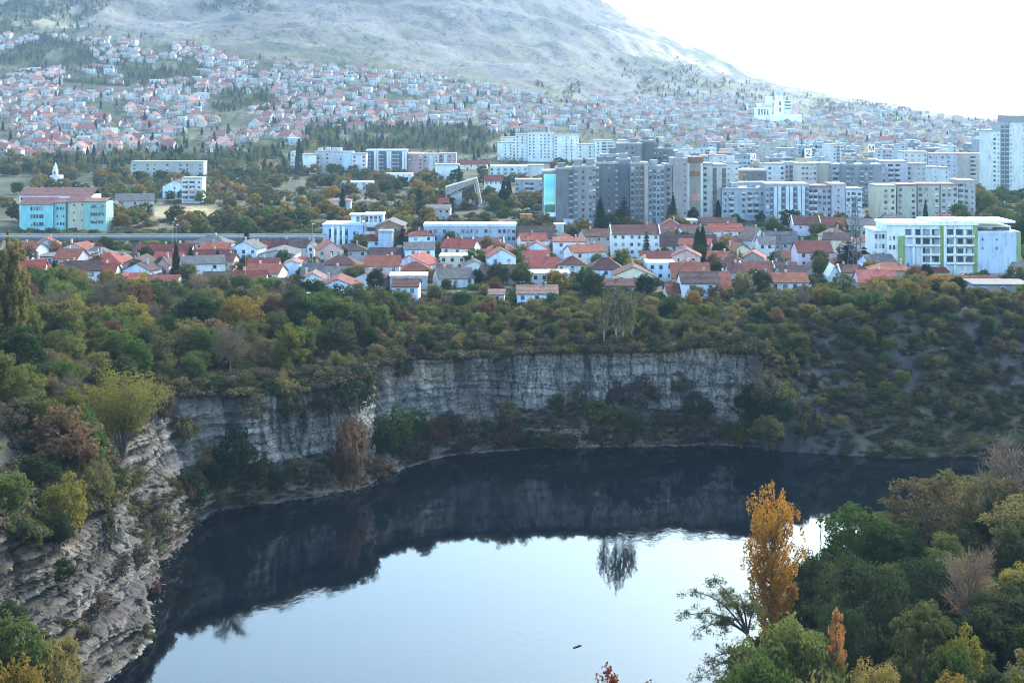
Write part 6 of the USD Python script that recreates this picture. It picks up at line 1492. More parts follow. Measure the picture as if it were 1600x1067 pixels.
# white chapel tower on the wooded rise at left, and the white church on the far slope
def lathe(prof, n=10):
    a = np.arange(n) * 2 * np.pi / n
    v = np.array([[r * np.cos(t), r * np.sin(t), z] for r, z in prof for t in a])
    i, j = np.meshgrid(np.arange(len(prof) - 1), np.arange(n), indexing='ij')
    return v, np.stack([i * n + j, i * n + (j + 1) % n, (i + 1) * n + (j + 1) % n, (i + 1) * n + j], -1).reshape(-1, 4)
d0 = 960.0
Xc0 = (87 - 800) * d0 / F
zc0 = EYE - (284 - 150) * d0 / F
x = thing('chapel', 'small white chapel with a slender bell tower among cypresses', 'chapel', (Xc0, d0, zc0))
part('nave', box(-3.4, 3.4, -2, 6, -8, 4.2), plaster(WHITE), x)
part('tower', join([box(-1.5, 1.5, -2.4, 0.6, 4.2, 8.0), box(-1.1, 1.1, -2.0, 0.2, 8.0, 10.4)]), plaster(WHITE), x)
part('spire', lathe([(1.2, 10.4), (0.7, 11.2), (0.12, 13.0), (0.0, 13.1)], 8), plaster((0.6, 0.6, 0.62)), x)
part('window', box(-0.5, 0.5, -2.5, -2.3, 5.0, 7.0), GLASS, x)
d0 = 2280.0
Xc0 = (1212 - 800) * d0 / F
zc0 = EYE - (184 - 150) * d0 / F
def loc(px): return (px - 1212) * d0 / F
def hgt(py): return EYE - (py - 150) * d0 / F - zc0
x = thing('church', 'large white church with a domed tower on the far slope', 'church', (Xc0, d0, zc0))
WC = (0.74, 0.75, 0.72)
part('nave', box(loc(1183), loc(1206), 0, 26, -8, hgt(168)), plaster(WC), x)
(v, f), _ = gable(26, (1206 - 1183) * d0 / F, hgt(168), hgt(162), 'x', 0.6)
part('roof', (v + [loc(1194.5), 13, 0], f), plaster((0.5, 0.46, 0.46)), x)
part('tower', join([box(loc(1212), loc(1225), -2, 12, -8, hgt(157)), box(loc(1213.5), loc(1223.5), -0.5, 10.5, hgt(157), hgt(150))]), plaster(WC), x)
part('dome', lathe([(5.0, hgt(150)), (5.0, hgt(148)), (3.6, hgt(144)), (1.2, hgt(141)), (0.3, hgt(138)), (0, hgt(136))], 12) if False else (lathe([(5.0, 0), (5.0, 2), (3.8, 6), (1.3, 9), (0.3, 12), (0.0, 14)], 12)[0] + [loc(1218.5), 5, hgt(150)], lathe([(5.0, 0), (5.0, 2), (3.8, 6), (1.3, 9), (0.3, 12), (0.0, 14)], 12)[1]), plaster((0.36, 0.38, 0.46)), x)
part('second_tower', box(loc(1199), loc(1208.5), 8, 20, hgt(170), hgt(151)), plaster(WC), x)
part('annex', box(loc(1225.3), loc(1237), 2, 18, -8, hgt(157)), plaster((0.62, 0.64, 0.66)), x)
part('annex', box(loc(1237.3), loc(1247), 2, 18, -8, hgt(163)), plaster((0.60, 0.34, 0.34)), x, label='salmon annex')
part('cloister', box(loc(1202), loc(1252), -6, -2.3, -8, hgt(179)), plaster(WC), x)
for px in (1186, 1190.5, 1195, 1199.5): part('window', box(loc(px) - 1.3, loc(px) + 1.3, -0.2, 0.3, hgt(180), hgt(171)), GLASS, x)
for py in (162, 172): part('window', box(loc(1218.5) - 1.6, loc(1218.5) + 1.6, -2.2, -1.8, hgt(py + 3), hgt(py - 3)), GLASS, x)
for py in (160, 165, 170): part('window', box(loc(1226.5), loc(1236), 1.8, 2.2, hgt(py + 1.2), hgt(py - 1.2)), GLASS, x)

# ------------------------------------------------------------------ road bridge, pylons, lamps
d0 = 546.0
zt_ = 27.8
def loc(px): return (px - 800) * d0 / F
x = thing('road_bridge', 'long low road viaduct with grey parapet below the school', 'bridge', (loc(250), d0, FLAT_Z))
L0, L1 = loc(-140) - loc(250), loc(505) - loc(250)
part('deck', box(L0, L1, 0, 11, zt_ - FLAT_Z - 1.4, zt_ - FLAT_Z - 0.3), plaster((0.09, 0.09, 0.095)), x)
part('road_surface', box(L0, L1, 0.8, 10.2, zt_ - FLAT_Z - 0.297, zt_ - FLAT_Z - 0.2), plaster((0.07, 0.07, 0.075)), x)
for y in (0.0, 10.3): part('parapet', box(L0, L1, y, y + 0.3, zt_ - FLAT_Z - 0.3, zt_ - FLAT_Z + 0.35), plaster((0.22, 0.225, 0.235)), x)
for k in range(9): part('pier', box(L0 + 14 + k * 18 - 0.8, L0 + 14 + k * 18 + 0.8, 2, 9, -5, zt_ - FLAT_Z - 1.403), plaster((0.13, 0.13, 0.13)), x)
def pole(px, d, top, label, arm=True):
    X = (px - 800) * d / F; z = gz1(X, d)
    h = EYE - (top - 150) * d / F - z
    x = thing('street_lamp', label, 'street lamp', (X, d, z))
    part('post', tube([[0, 0, -0.3], [0, 0, h * 0.6], [0, 0, h]], [0.08, 0.07, 0.05], 6), plaster((0.30, 0.31, 0.32)), x)
    part('lamp_head', box(-0.15, 0.75, -0.16, 0.16, h, h + 0.16), plaster((0.6, 0.62, 0.64)), x)
pole(383.5, 440, 394, 'tall lamp post in front of the trees below the bridge'); pole(480, 360, 458, 'lamp post among the trees above the left cliff'); pole(716, 402, 455, 'lamp post on the grass behind the far rim')
pole(270, 540, 348, 'left lamp post on the bridge'); pole(276, 544, 352, 'right lamp post on the bridge'); pole(488, 480, 350, 'lamp post by the white tower-like house')
def pylon(px, d, top, label):
    X = (px - 800) * d / F
    h = EYE - (top - 150) * d / F - FLAT_Z
    x = thing('lattice_pylon', label, 'pylon', (X, d, FLAT_Z), 0.3)
    steel = plaster((0.09, 0.09, 0.10), 0.6)
    b, t = 2.1, 0.45
    w_at = lambda z: b + (t - b) * min(1, z / (h * 0.85))
    for sx in (-1, 1):
        for sy in (-1, 1):
            zs = np.linspace(-0.3, h * 0.95, 8)
            part('leg', tube([[sx * w_at(z), sy * w_at(z), z] for z in zs], 0.13, 4), steel, x)
    br = []
    zs = np.linspace(0, h * 0.93, 11)
    for i in range(10):
        for (ax, ay, bx2, by2) in ((-1, -1, 1, -1), (1, -1, 1, 1), (1, 1, -1, 1), (-1, 1, -1, -1)):
            w0, w1 = w_at(zs[i]), w_at(zs[i + 1])
            br.append(tube([[ax * w0, ay * w0, zs[i]], [bx2 * w1, by2 * w1, zs[i + 1]]], 0.06, 3)); br.append(tube([[bx2 * w0, by2 * w0, zs[i]], [ax * w1, ay * w1, zs[i + 1]]], 0.06, 3))
    part('bracing', join(br), steel, x)
    for z in (0.7, 0.81, 0.92):
        part('cross_arm', join([tube([[-3.4, 0, h * z], [0, 0, h * z + 0.7], [3.4, 0, h * z]], 0.07, 4), tube([[-3.4, 0, h * z], [3.4, 0, h * z]], 0.07, 4)]), steel, x)
pylon(1217, 452, 362, 'lattice power pylon in front of the long bright red roof')
pylon(1336, 470, 300, 'taller lattice power pylon beside the dark round pine')
mast = thing('striped_mast', 'thin red and white chimney mast on the bright red roof', 'mast', ((153.5 - 800) * 488 / F, 488, FLAT_Z))
hm = EYE - (384 - 150) * 488 / F - FLAT_Z
for k in range(5): part('mast_section', tube([[0, 0, hm * 0.5 + k * hm * 0.1], [0, 0, hm * 0.5 + (k + 1) * hm * 0.1 - 0.003]], 0.16, 6), plaster((0.7, 0.7, 0.7) if k % 2 else (0.45, 0.07, 0.05)), mast)
part('base', tube([[0, 0, -0.3], [0, 0, hm * 0.5 - 0.003]], 0.18, 6), plaster((0.6, 0.6, 0.6)), mast)

# ------------------------------------------------------------------ the lake's odds and ends
lg = thing('floating_log', 'small log afloat on the bright water', 'log', (W(902, 1010)[0], W(902, 1010)[1], 0.02), 0.7)
part('trunk', tube([[-0.75, 0, 0.03], [0, 0.04, 0.06], [0.8, -0.02, 0.05]], [0.11, 0.1, 0.06], 7), MAT['bark'], lg); part('branch_stub', tube([[0.2, 0, 0.08], [0.36, 0.05, 0.3]], [0.03, 0.015], 5), MAT['bark'], lg)
sn = thing('dead_snag', 'dead branching snag standing in the water near the orange poplar', 'dead tree', (W(1282, 838)[0], W(1282, 838)[1], 0))
part('trunk', tube([[0, 0, -1], [0.1, 0, 1.6], [-0.1, 0.1, 3.2]], [0.12, 0.09, 0.03], 5), MAT['bark'], sn)
for k in range(6):
    a = k * 1.1
    part('branch', tube([[0.05, 0, 0.8 + 0.35 * k], [math.cos(a) * 0.9, math.sin(a) * 0.9, 1.4 + 0.4 * k]], [0.05, 0.015], 4), MAT['bark'], sn)
tp = ground_at([1197], [524])[0]
x = thing('tarpaulin', 'small turquoise tarpaulin lying on the scrubby slope', 'tarpaulin', tp + [0, 0, 1.3], 0.6)
vv = np.stack([np.repeat(np.linspace(-1.3, 1.3, 9), 7), np.tile(np.linspace(-0.7, 0.7, 7), 9), 0.5 * meshkit.noise(np.stack([np.repeat(np.arange(9), 7) * 0.7, np.tile(np.arange(7), 9) * 0.7, np.zeros(63)], 1), 3)], 1)
part('sheet', (vv + np.c_[0 * vv[:, :2], vv[:, 0] * 0.5], grid_faces(9, 7)), plaster((0.30, 0.62, 0.55)), x)

# ------------------------------------------------------------------ cypresses and trees of the town
ct = 'trees of the town'
for px, d, top, key, w, lab in [(275, 470, 380, 'cypress_0', 16, 'tall dark cypress, left of the pair above the left cliff'), (298, 472, 385, 'cypress_0', 17, 'tall dark cypress, right of the pair above the left cliff'), (340, 490, 390, 'cypress_1', 12, 'short cypress in front of the solar-panel roof'),
                           (85, 436, 402, 'conifer_0', 19, 'dark spruce beside the small red gables at left'), (1090, 515, 356, 'cypress_1', 20, 'great dark cypress in the middle of the red roofs'), (1098, 512, 353, 'cypress_1', 18, 'second stem of the great dark cypress'),
                           (1418, 480, 407, 'conifer_0', 12, 'small dark fir before the white-green block'), (1446, 560, 315, 'cypress_1', 14, 'pointed dark cypress before the beige long block'), (1428, 560, 331, 'conifer_1', 18, 'round dark cypress left of the pointed one'), (1326, 480, 376, 'conifer_1', 62, 'dark round pine among the red roofs at right'), (1350, 476, 385, 'conifer_1', 50, 'right half of the dark round pine'),
                           (1052, 650, 300, 'conifer_0', 18, 'dark pointed conifer at the foot of the grey towers'), (1047, 640, 318, 'conifer_1', 26, 'lower dark conifer beside the pointed one at the towers'), (938, 640, 305, 'conifer_0', 22, 'dark conifer in front of the stepped grey tower'), (975, 640, 307, 'conifer_1', 34, 'wide dark conifer before the blank tower wall'), (1122, 690, 312, 'cypress_1', 11, 'slim dark cypress beside the blue-grey balconies'), (1010, 515, 360, 'conifer_1', 22, 'dark conifer by the large white balcony house'),
                           (655, 740, 290, 'conifer_1', 22, 'largest dark conifer of the trio left of the ruin'), (638, 745, 306, 'conifer_1', 18, 'middle dark conifer of the trio left of the ruin'), (623, 750, 312, 'cypress_1', 10, 'smallest dark conifer of the trio left of the ruin'), (795, 800, 278, 'cypress_1', 13, 'dark cypress right of the ruin'), (786, 800, 282, 'cypress_1', 11, 'dark cypress beside the ruin, left of two'), (717, 900, 258, 'cypress_1', 9, 'small cypress by the plain white low building'),
                           (467, 1060, 217, 'cypress_1', 15, 'tall dark conifer at the left end of the apartment row'), (385, 520, 354, 'conifer_1', 24, 'dark conifer at the end of the bridge'), (630, 560, 352, 'conifer_1', 34, 'dark pine before the brown boarded hall'), (535, 735, 290, 'conifer_0', 14, 'dark conifer above the pale pink hip roof'), (1400, 480, 420, 'conifer_0', 9, 'little fir at the corner of the white-green block')]:
    nm = 'cypress' if 'cypress' in key else 'conifer'
    X = (px - 800) * d / F
    zg = gz1(X, d)
    h = EYE - (top - 150) * d / F - zg
    wd = {'cypress_0': 3.8, 'cypress_1': 4.4, 'conifer_0': 6.0, 'conifer_1': 8.4}[key]
    plant(key, nm, 'tree', lab, (X, d, zg - 0.1), h, w * d / F / wd)
TR = random.Random(19)
FOOT = [(a[0], a[1]) for a in []]
def town_trees(n, x0, x1, d0, d1, mix, hr, group, sp, avoid=True):
    got, tries = [], 0
    while len(got) < n and tries < n * 30:
        tries += 1
        d = TR.uniform(d0, d1); px = TR.uniform(x0, x1)
        X = (px - 800) * d / F
        if any((X - a) ** 2 + (d - b) ** 2 < sp ** 2 for a, b in got): continue
        if avoid and any(abs(X - h0) < hw + 1.5 and -hd - 2.2 < d - h1 < hd + 1.5 for h0, h1, hw, hd in TAKEN): continue
        got.append((X, d))
    for X, d in got:
        key = TR.choices([m[0] for m in mix], [m[1] for m in mix])[0]
        h = TR.uniform(*hr)
        kind = key.split('_')[0]
        tone = {'green': 'green', 'olive': 'olive', 'rust': 'rust-brown', 'dark': 'dark green'}.get(key.split('_')[1] if '_' in key else '', 'golden' if kind == 'yellow' else 'green')
        size = 'small ' if h < 5 else '' if h < 8 else 'large '
        if kind in ('conifer', 'cypress'): lab, nm = f'{size}dark {kind}', kind
        else: lab, nm = f'{size}{tone} tree', 'garden_tree'
        w0 = {'cypress_0': 15, 'cypress_1': 12, 'conifer_0': 11, 'conifer_1': 12}.get(key, 9.5)
        plant(key, nm, 'tree', lab, (X, d, gz1(X, d) - 0.15), h, h / w0 * TR.uniform(0.9, 1.3), group)
TAKEN = []
for it in ITEMS:
    p = it[0]
    if UsdGeom.Xform(p) and p.GetCustomDataByKey('category') in ('house', 'apartment block', 'school', 'office building', 'ruin'):
        w = UsdGeom.Mesh(stage.GetPrimAtPath(str(p.GetPath()) + '/wall')) if stage.GetPrimAtPath(str(p.GetPath()) + '/wall') else None
        if w:
            pts = np.array(w.GetPointsAttr().Get())
            TAKEN.append((it[2][0], it[2][1], np.ptp(pts[:, 0]) / 2, np.ptp(pts[:, 1]) / 2))
        else: TAKEN.append((it[2][0], it[2][1] + 8, 24, 14))
town = [('broadleaf_green_0', 3), ('broadleaf_olive_0', 3), ('broadleaf_dark_1', 3), ('broadleaf_rust_0', 1), ('yellow', 0.7), ('loose_olive', 1)]
town_trees(55, 10, 560, 415, 545, town, (3.5, 7.5), 'garden trees among the red roofs', 7)
town_trees(125, 560, 1600, 412, 640, town, (4, 8.5), 'garden trees among the red roofs', 6)
town_trees(22, 1490, 1620, 560, 860, [('broadleaf_dark_0', 2), ('broadleaf_green_0', 3), ('broadleaf_olive_0', 2)], (7, 12), 'round trees at the foot of the white tower', 9)
town_trees(26, 850, 1350, 600, 860, [('broadleaf_dark_0', 3), ('broadleaf_green_0', 2), ('conifer_0', 1.5), ('cypress_1', 1)], (5, 9), 'trees at the foot of the towers', 9)
def free_of_houses(X, D, m=1.0):
    ok = np.ones(len(X), bool)
    for h0, h1, hw, hd in TAKEN: ok &= ~((np.abs(X - h0) < hw + m) & (np.abs(D - h1) < hd + m))
    return ok
def mass(name, spots, seed, protos, mats, srange, m=1.0):
    r = R(seed); PX, DD = [], []
    for n, x0, x1, d0_, d1_ in spots:
        PX.append(r.uniform(x0, x1, n)); DD.append(np.sqrt(r.uniform(d0_ ** 2, d1_ ** 2, n)))
    PX, DD = np.concatenate(PX), np.concatenate(DD)
    X = (PX - 800) * DD / F
    lump = meshkit.fbm(np.stack([X / 28, DD / 28, 0 * X], 1), 3, seed)
    ok = free_of_houses(X, DD, m) & (lump > 0.40) & ~((np.abs(DD - 551) < 9) & (PX < 510)) & ~((np.hypot((PX - 285) / 80, (DD - 745) / 45) < 1))
    X, DD = X[ok], DD[ok]
    sc = r.uniform(*srange, len(X))
    stuff_points(name, protos, np.c_[X, DD, gz(X, DD) - 0.2], np.stack([sc * r.uniform(0.9, 1.3, len(X)), sc * r.uniform(0.9, 1.3, len(X)), sc], 1), seed + 1, mats)
light_tree = lambda s: build_round(7.5, 3.4, 46, 34, 0.36, R(s), low=0.06)[0]
mass('plain_thicket', [(170, 165, 520, 600, 690), (420, 150, 700, 690, 1080), (190, 500, 870, 600, 1000), (120, 0, 240, 690, 1080), (60, 20, 200, 655, 690), (90, 850, 1360, 600, 900), (80, 1480, 1640, 520, 880), (60, 700, 1000, 1000, 1250), (120, 0, 420, 1000, 1150)], 501,
     [light_tree(1), light_tree(2), light_tree(3), light_tree(4), light_tree(5), light_tree(6)], ['olive_leaves', 'green_leaves', 'dark_leaves', 'faded_leaves', 'olive_leaves', 'yellow_leaves'], (0.6, 1.25))
mass('garden_greenery', [(1500, -20, 560, 413, 540), (2600, 560, 1640, 412, 640), (700, 20, 520, 557, 640), (900, 150, 860, 600, 900), (600, 860, 1600, 600, 900)], 511, [tuft(11), tuft(12), tuft(13), tuft(14)], ['green_leaves', 'dark_leaves', 'olive_leaves', 'brown_scrub'], (1.3, 3.6), 0.4)
# ------------------------------------------------------------------ houses and trees on the far slopes
from shapely.prepared import prep
def far_house(key, w, l, hw, hr, roof, wall, kind):
    path = '/World/library/' + key
    UsdGeom.Xform.Define(stage, path)
    rf, body = (gable(l, w, hw, hw + hr, 'x') if kind == 'g' else gable(w, l, hw, hw + hr, 'y') if kind == 'f' else hip(w, l, hw, hw + hr)) if kind != 'b' else (box(-w / 2 - 0.2, w / 2 + 0.2, -l / 2 - 0.2, l / 2 + 0.2, hw, hw + 0.6), box(-w / 2, w / 2, -l / 2, l / 2, -1, hw - 0.003))
    body = (np.where(body[0] == body[0][:, 2].min(), 0, 0) * 0 + body[0] - np.c_[0 * body[0][:, :2], np.where(body[0][:, 2] < 0, 5.0, 0.0)], body[1])
    wall = tuple(0.78 * np.array(wall))
    out = [('wall', body, plaster(wall)), ('roof', rf, tiles(roof))]
    n = max(2, int(w / 4))
    for s in (-1, 1):
        for c in range(n):
            cx = -w / 2 + w * (c + 0.5) / n
            for z in ((0.7, 2.9) if hw > 4 else (1.2,)):
                out.append(('window', box(cx - 0.6, cx + 0.6, s * l / 2 - 0.06, s * l / 2 + 0.06, z, z + 1.4), GLASS))
    seen = {}
    for nm, me, ma in out:
        k = seen.get(nm, 0); seen[nm] = k + 1
        usdkit.mesh(stage, f'{path}/{nm}' + (f'_{k:03d}' if k else ''), me, ma)
    return out
FW = [WHITE, (0.42, 0.39, 0.36), (0.52, 0.53, 0.51), LBLUE, (0.58, 0.50, 0.46)]
FARH = {
 'far_house_0': (11, 10, 4.6, 3.6, (0.22, 0.08, 0.068), (0.44, 0.44, 0.44), 'g', 'white house with a red ridge roof'),
 'far_house_1': (10, 11, 4.4, 3.6, (0.20, 0.068, 0.058), (0.46, 0.46, 0.45), 'f', 'white house with a red front gable'),
 'far_house_2': (12, 11, 4.4, 3.6, (0.24, 0.115, 0.095), (0.42, 0.39, 0.36), 'h', 'cream house with a faded red hip roof'),
 'far_house_3': (8.5, 9, 3.4, 3.0, (0.18, 0.06, 0.058), (0.52, 0.53, 0.51), 'g', 'single-storey white house with a dark red roof'),
 'far_house_4': (10, 10, 7.4, 2.8, (0.25, 0.095, 0.085), (0.46, 0.46, 0.45), 'h', 'three-storey white house with a red hip roof'),
 'far_house_5': (11, 10, 6.2, 0.5, (0.5, 0.5, 0.5), (0.45, 0.47, 0.49), 'b', 'white flat-roofed house'),
 'far_house_6': (12, 9, 5.4, 2.2, (0.20, 0.17, 0.17), (0.33, 0.32, 0.32), 'g', 'greyish house with a grey roof'),
 'far_house_7': (10, 12, 4.8, 3.5, (0.28, 0.13, 0.105), (0.58, 0.50, 0.46), 'f', 'pinkish house with a faded red gable'),
}
FPARTS = {k: far_house(k, *v[:7]) for k, v in FARH.items()}
zone = sg.Polygon([(-40, 28), (60, 36), (120, 44), (190, 58), (250, 68), (310, 76), (360, 92), (430, 98), (520, 104), (610, 112), (690, 120), (770, 138), (850, 152), (960, 158), (1060, 148), (1180, 152), (1240, 166), (1330, 162), (1420, 170), (1500, 184), (1560, 196), (1640, 200), (1640, 236), (1420, 232), (1100, 232), (985, 222), (960, 206), (790, 206), (720, 228), (620, 232), (560, 214), (430, 232), (380, 244), (290, 238), (180, 244), (90, 246), (-40, 250)])
holes = [sg.Polygon([(-40, 95), (75, 60), (130, 70), (160, 105), (60, 112), (-40, 108)]), sg.Polygon([(180, 102), (300, 96), (320, 126), (200, 130)]), sg.Polygon([(320, 150), (420, 148), (430, 168), (330, 172)]), sg.Polygon([(475, 205), (760, 200), (780, 235), (480, 240)]), sg.Polygon([(840, 136), (900, 140), (905, 158), (845, 158)]), sg.Polygon([(1180, 150), (1265, 150), (1265, 190), (1180, 190)])]
zone = zone.difference(sg.MultiPolygon(holes).buffer(0))
pz = prep(zone)
fr = np.random.default_rng(404)
N = 14000
cx = fr.uniform(-40, 1640, N); cy = fr.uniform(60, 252, N)
gp = ground_at(cx, cy, 850.0)
order = fr.permutation(N)
kept = []
cell = {}
density = meshkit.fbm(np.stack([cx / 60, cy / 26, 0 * cx], 1), 3, 90)
for i in order:
    if not pz.contains(sg.Point(cx[i], cy[i])) or np.isnan(gp[i, 0]): continue
    thin = (0.52 if cy[i] < 80 else 0.38 if cx[i] < 430 else 0.26 if cx[i] < 700 else 0.2)
    if density[i] < thin or fr.uniform() < 0.25 + 0.45 * max(0, 0.55 - density[i]): continue
    d = gp[i, 1]
    if d < 1000 and cx[i] > 300: continue
    sx, sy = 15500 / d, 6600 / d
    a, b = int(cx[i] // 12), int(cy[i] // 8)
    if any(abs(cx[i] - q[0]) < sx and abs(cy[i] - q[1]) < sy for u in range(a - 2, a + 3) for v in range(b - 2, b + 3) for q in cell.get((u, v), ())): continue
    cell.setdefault((a, b), []).append((cx[i], cy[i])); kept.append(i)
kept.sort(key=lambda i: gp[i, 1])
HRF = random.Random(9)
keys = list(FARH)
def far_pick(i):
    return HRF.choices(keys, [5, 4, 4, 3, 2, 2.4 if cx[i] > 900 else 1.2, 1.5, 2.5])[0]
near_n = 290
for n_, i in enumerate(kept[:near_n]):
    k = far_pick(i)
    x = UsdGeom.Xform.Define(stage, numbered('/World/hillside_house'))
    x.GetPrim().GetReferences().AddInternalReference('/World/library/' + k); x.GetPrim().SetInstanceable(True)
    p = gp[i]
    x.AddTranslateOp().Set(Gf.Vec3d(*map(float, p)))
    x.AddRotateZOp().Set(HRF.choice([0, 0, 90, 15, -20, 30, -35]) + HRF.uniform(-8, 8))
    s = HRF.choice([0.7, 0.8, 0.85, 0.95, 1.15]); x.AddScaleOp().Set(Gf.Vec3f(s, s * HRF.uniform(0.9, 1.1), s * HRF.uniform(0.92, 1.1)))
    data(x.GetPrim(), category='house', group='houses on the far slope')
    ITEMS.append([x.GetPrim(), FARH[k][7], tuple(p)])
rest = kept[near_n:]
if rest:
    pts = gp[rest]
    sc = fr.choice([0.65, 0.75, 0.85, 0.95, 1.15], len(rest))
    pi = stuff_points('distant_houses', [[(nm + (f'_{q:03d}'), me, ma) for q, (nm, me, ma) in enumerate(FPARTS[k][:8])] for k in keys], pts, np.stack([sc, sc, sc], 1), 405, None, yaw=lambda r, n: np.radians(r.choice([0, 0, 0, 90, 20, -25, 35], n) + r.uniform(-10, 10, n)))

# trees that stand between them, too small and many to count
small = lambda s, h, w, n=60: clump_leaves(np.array([[0, 0, h * .35], [w * .3, 0, h * .5], [-w * .3, w * .1, h * .5], [0, -w * .3, h * .55], [0, w * .25, h * .7], [w * .1, -w * .1, h * .85]]), np.array([w * .5, w * .4, w * .4, w * .4, w * .38, w * .3]), n // 6, 0.55, R(s), 1.1, 0.7)
def spike(s, h=12.0): return build_cypress(h, 1.7, R(s), 170, 0.9)[0]
tz_ = sg.Polygon([(-40, 50), (150, 40), (420, 92), (700, 118), (900, 150), (1060, 140), (1240, 158), (1400, 164), (1560, 190), (1640, 195), (1640, 250), (980, 250), (700, 262), (300, 268), (-40, 268)])
ptz = prep(tz_)
M = 9000
tx, ty = fr.uniform(-40, 1640, M), fr.uniform(40, 268, M)
tp_ = ground_at(tx, ty, 850.0)
wood = [sg.Polygon([(-40, 88), (80, 58), (140, 70), (170, 108), (60, 116), (-40, 112)]), sg.Polygon([(180, 100), (300, 94), (322, 128), (200, 132)]), sg.Polygon([(320, 148), (420, 146), (430, 170), (330, 174)]), sg.Polygon([(475, 200), (760, 196), (785, 236), (480, 242)]), sg.Polygon([(840, 132), (900, 136), (905, 160), (845, 160)]), sg.Polygon([(960, 100), (1060, 96), (1150, 128), (1250, 150), (1340, 160), (1300, 172), (1180, 150), (1000, 150)]), sg.Polygon([(1270, 150), (1420, 168), (1540, 190), (1540, 200), (1300, 180)]), sg.Polygon([(90, 250), (440, 240), (470, 268), (60, 272)]), sg.Polygon([(300, 0), (420, 0), (430, 20), (320, 16)]), sg.Polygon([(0, 0), (180, 0), (120, 40), (0, 48)])]
pw = [prep(w) for w in wood]
keep = []
for i in range(M):
    if np.isnan(tp_[i, 0]): continue
    q = sg.Point(tx[i], ty[i])
    if (ptz.contains(q) and fr.uniform() < 0.62): keep.append(i)
# extra trees in the woods
wx, wy = [], []
for w in wood:
    b = w.bounds
    m = int(w.area / 9)
    X_, Y_ = fr.uniform(b[0] - 6, b[2] + 6, m * 3), fr.uniform(b[1] - 5, b[3] + 5, m * 3)
    inn = contains_xy(w.buffer(5), X_, Y_) & (meshkit.fbm(np.stack([X_ / 30, Y_ / 9, 0 * X_], 1), 3, 95) > 0.40 + 0.12 * ~contains_xy(w.buffer(-4), X_, Y_))
    wx += list(X_[inn]); wy += list(Y_[inn])
wp = ground_at(np.array(wx), np.array(wy), 850.0)
wp = wp[~np.isnan(wp[:, 0])]
allp = np.vstack([tp_[keep], wp])
s = fr.uniform(0.5, 1.1, len(allp))
stuff_points('distant_trees', [small(1, 7, 6), small(2, 6, 7), small(3, 8, 6), spike(4, 9.0), small(5, 5, 6), small(6, 7, 7), small(7, 6, 6)], allp, np.stack([s, s, s], 1), 406, ['dark_leaves', 'green_leaves', 'olive_leaves', 'conifer_needles', 'olive_leaves', 'dark_leaves', 'rust_leaves'])
# thorn scrub dotted over the bare mountain
K = 14000
sx_, sy_ = fr.uniform(0, 1300, K), fr.uniform(-10, 160, K)
sp_ = ground_at(sx_, sy_, 1900.0)
ok = ~np.isnan(sp_[:, 0])
q = np.where(np.isnan(sp_), 0, sp_)
cl = meshkit.fbm(np.stack([q[:, 0] / 120, q[:, 1] / 120, 0 * q[:, 0]], 1), 4, 66)
cl2 = meshkit.fbm(np.stack([(q[:, 0] * 0.82 - q[:, 1] * 0.57) / 60, (q[:, 0] * 0.57 + q[:, 1] * 0.82) / 400, 0 * q[:, 0]], 1), 3, 67)
ok &= ((cl - 0.5) * 2.0 + (cl2 - 0.5) * 1.6 + fr.uniform(-0.45, 0.25, K)) > 0
sp_ = sp_[ok]
s = fr.uniform(0.35, 0.95, len(sp_))
stuff_points('mountain_scrub', [small(11, 5, 8, 30), small(12, 4, 9, 30), small(13, 6, 7, 30)], sp_, np.stack([s, s, s], 1), 407, ['dark_leaves', 'olive_leaves', 'dark_leaves'])

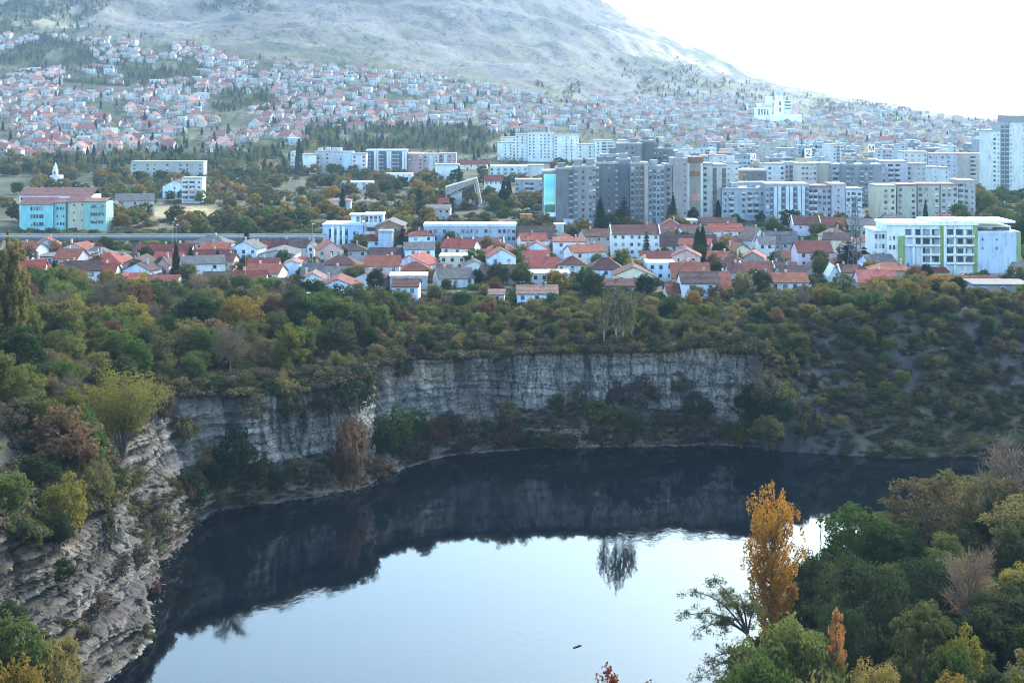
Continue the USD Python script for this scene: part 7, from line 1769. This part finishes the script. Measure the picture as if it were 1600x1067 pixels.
# ------------------------------------------------------------------ a label for each thing that fits no other
MARKS = [('the columnar poplar', 15, 450), ('the feathery tree', 195, 630), ('the left cliff edge', 110, 850), ('the yellow autumn tree', 372, 490), ('the cypress pair', 286, 410), ('the pink gabled house', 220, 415), ('the tiny white house', 193, 440), ('the road bridge', 200, 374), ('the turquoise school', 70, 335), ('the white chapel', 88, 272), ('the grey warehouse roof', 165, 264),
         ('the white terraced building', 300, 300), ('the blue office building', 540, 365), ('the pale pink hip roof', 530, 318), ('the navy block', 605, 252), ('the wide red gable', 530, 450), ('the lilac-walled house', 650, 412), ('the cream flat house', 715, 410), ('the ruin', 722, 305), ('the long blue building', 735, 362), ('the mansard house', 837, 365), ('the banner tower', 860, 305), ('the white terraced complex', 850, 230), ('the red-brick tower', 972, 232), ('the pale-trunked poplars', 965, 490),
         ('the great cypress', 1093, 385), ('the maroon-roofed house', 1090, 445), ('the beige tower', 1086, 290), ('the letter U sign', 1177, 245), ('the figure 2 sign', 1262, 240), ('the letter M sign', 1361, 232), ('the long blue-grey block', 1230, 310), ('the left pylon', 1217, 410), ('the pinkish-lilac house', 1268, 395), ('the dark round pine', 1336, 405), ('the white-green block', 1480, 380), ('the beige long block', 1445, 315), ('the white tower', 1580, 240), ('the church', 1212, 168), ('the plastered house', 1555, 460),
         ('the tarpaulin', 1197, 524), ('the golden shore poplar', 1550, 665), ('the blue-green conifer', 1462, 470), ('the far waterline bush', 1158, 678), ('the rust cliff bush', 548, 710), ('the cliff notch', 632, 600), ('the orange poplar', 1207, 850), ('the dead snag', 1280, 830), ('the tufted olive tree', 1442, 985), ('the right-edge twiggy tree', 1585, 760), ('the pale yellow bush', 1366, 1045), ('the bottom left corner', 40, 1030), ('the sunlit ridge', 1150, 130), ('the green pasture', 300, 68), ('the left woodland', 60, 85), ('the hillside wood', 250, 112), ('the dark copse', 375, 160), ('the far pinewood', 875, 148), ('the far white roofs', 1150, 225), ('the pink roofs', 600, 170)]
ORD = ['leftmost', 'second from left', 'third from left', 'fourth from left', 'fifth from left', 'sixth from left', 'seventh from left', 'eighth from left', 'ninth from left', 'tenth from left', 'eleventh from left', 'twelfth from left']
def where(px, py):
    best = sorted(MARKS, key=lambda m: (m[1] - px) ** 2 + ((m[2] - py) * 1.6) ** 2)[0]
    dx, dy = px - best[1], py - best[2]
    side = ('far right of' if dx > 110 else 'right of' if dx > 0 else 'far left of' if dx < -110 else 'left of') if abs(dx) > abs(dy) * 0.8 else ('high above' if dy < -45 else 'above' if dy < 0 else 'well below' if dy > 45 else 'below')
    return side + ' ' + best[0]
def finish_labels():
    by = {}
    for it in ITEMS: by.setdefault(it[1], []).append(it)
    for label, its in by.items():
        if len(its) == 1:
            its[0][0].SetCustomDataByKey('label', label); continue
        sub = {}
        for it in its:
            px, py = project(np.array(it[2]))
            sub.setdefault(where(px, py), []).append((px, py, it))
        for w, lst in sub.items():
            lst.sort(key=lambda t: t[0])
            for k, (px, py, it) in enumerate(lst):
                o = '' if len(lst) == 1 else f', {ORD[k]}' if k < len(ORD) else f', number {k + 1} from left'
                full = f'{label} {w}{o}'
                if len(full.split()) > 16: full = full.replace(' from left', '')
                if len(full.split()) > 16: full = full.replace('far ', '')
                it[0].SetCustomDataByKey('label', full)
finish_labels()

for it in ITEMS:
    l = it[0].GetCustomDataByKey('label')
    if len(l.split()) < 4: it[0].SetCustomDataByKey('label', l + ' ' + where(*project(np.array(it[2]))))
# ------------------------------------------------------------------ the air
haze_mat = usdkit.material(stage, '/World/Looks/valley_haze', {'v': ('principled_volume', {'color': (0.50, 0.72, 1.0), 'density': HAZE, 'anisotropy': 0.0})}, [], volume='v.volume')
zb, zt = -6.0, float(max(Zm.max(), Zh.max(), Zg.max(), EYE)) + 25.0
hz = trimesh.creation.box(bounds=[[-9500, -420, zb], [9500, 6600, zt]])
structure('haze', hz, haze_mat, 'stuff')
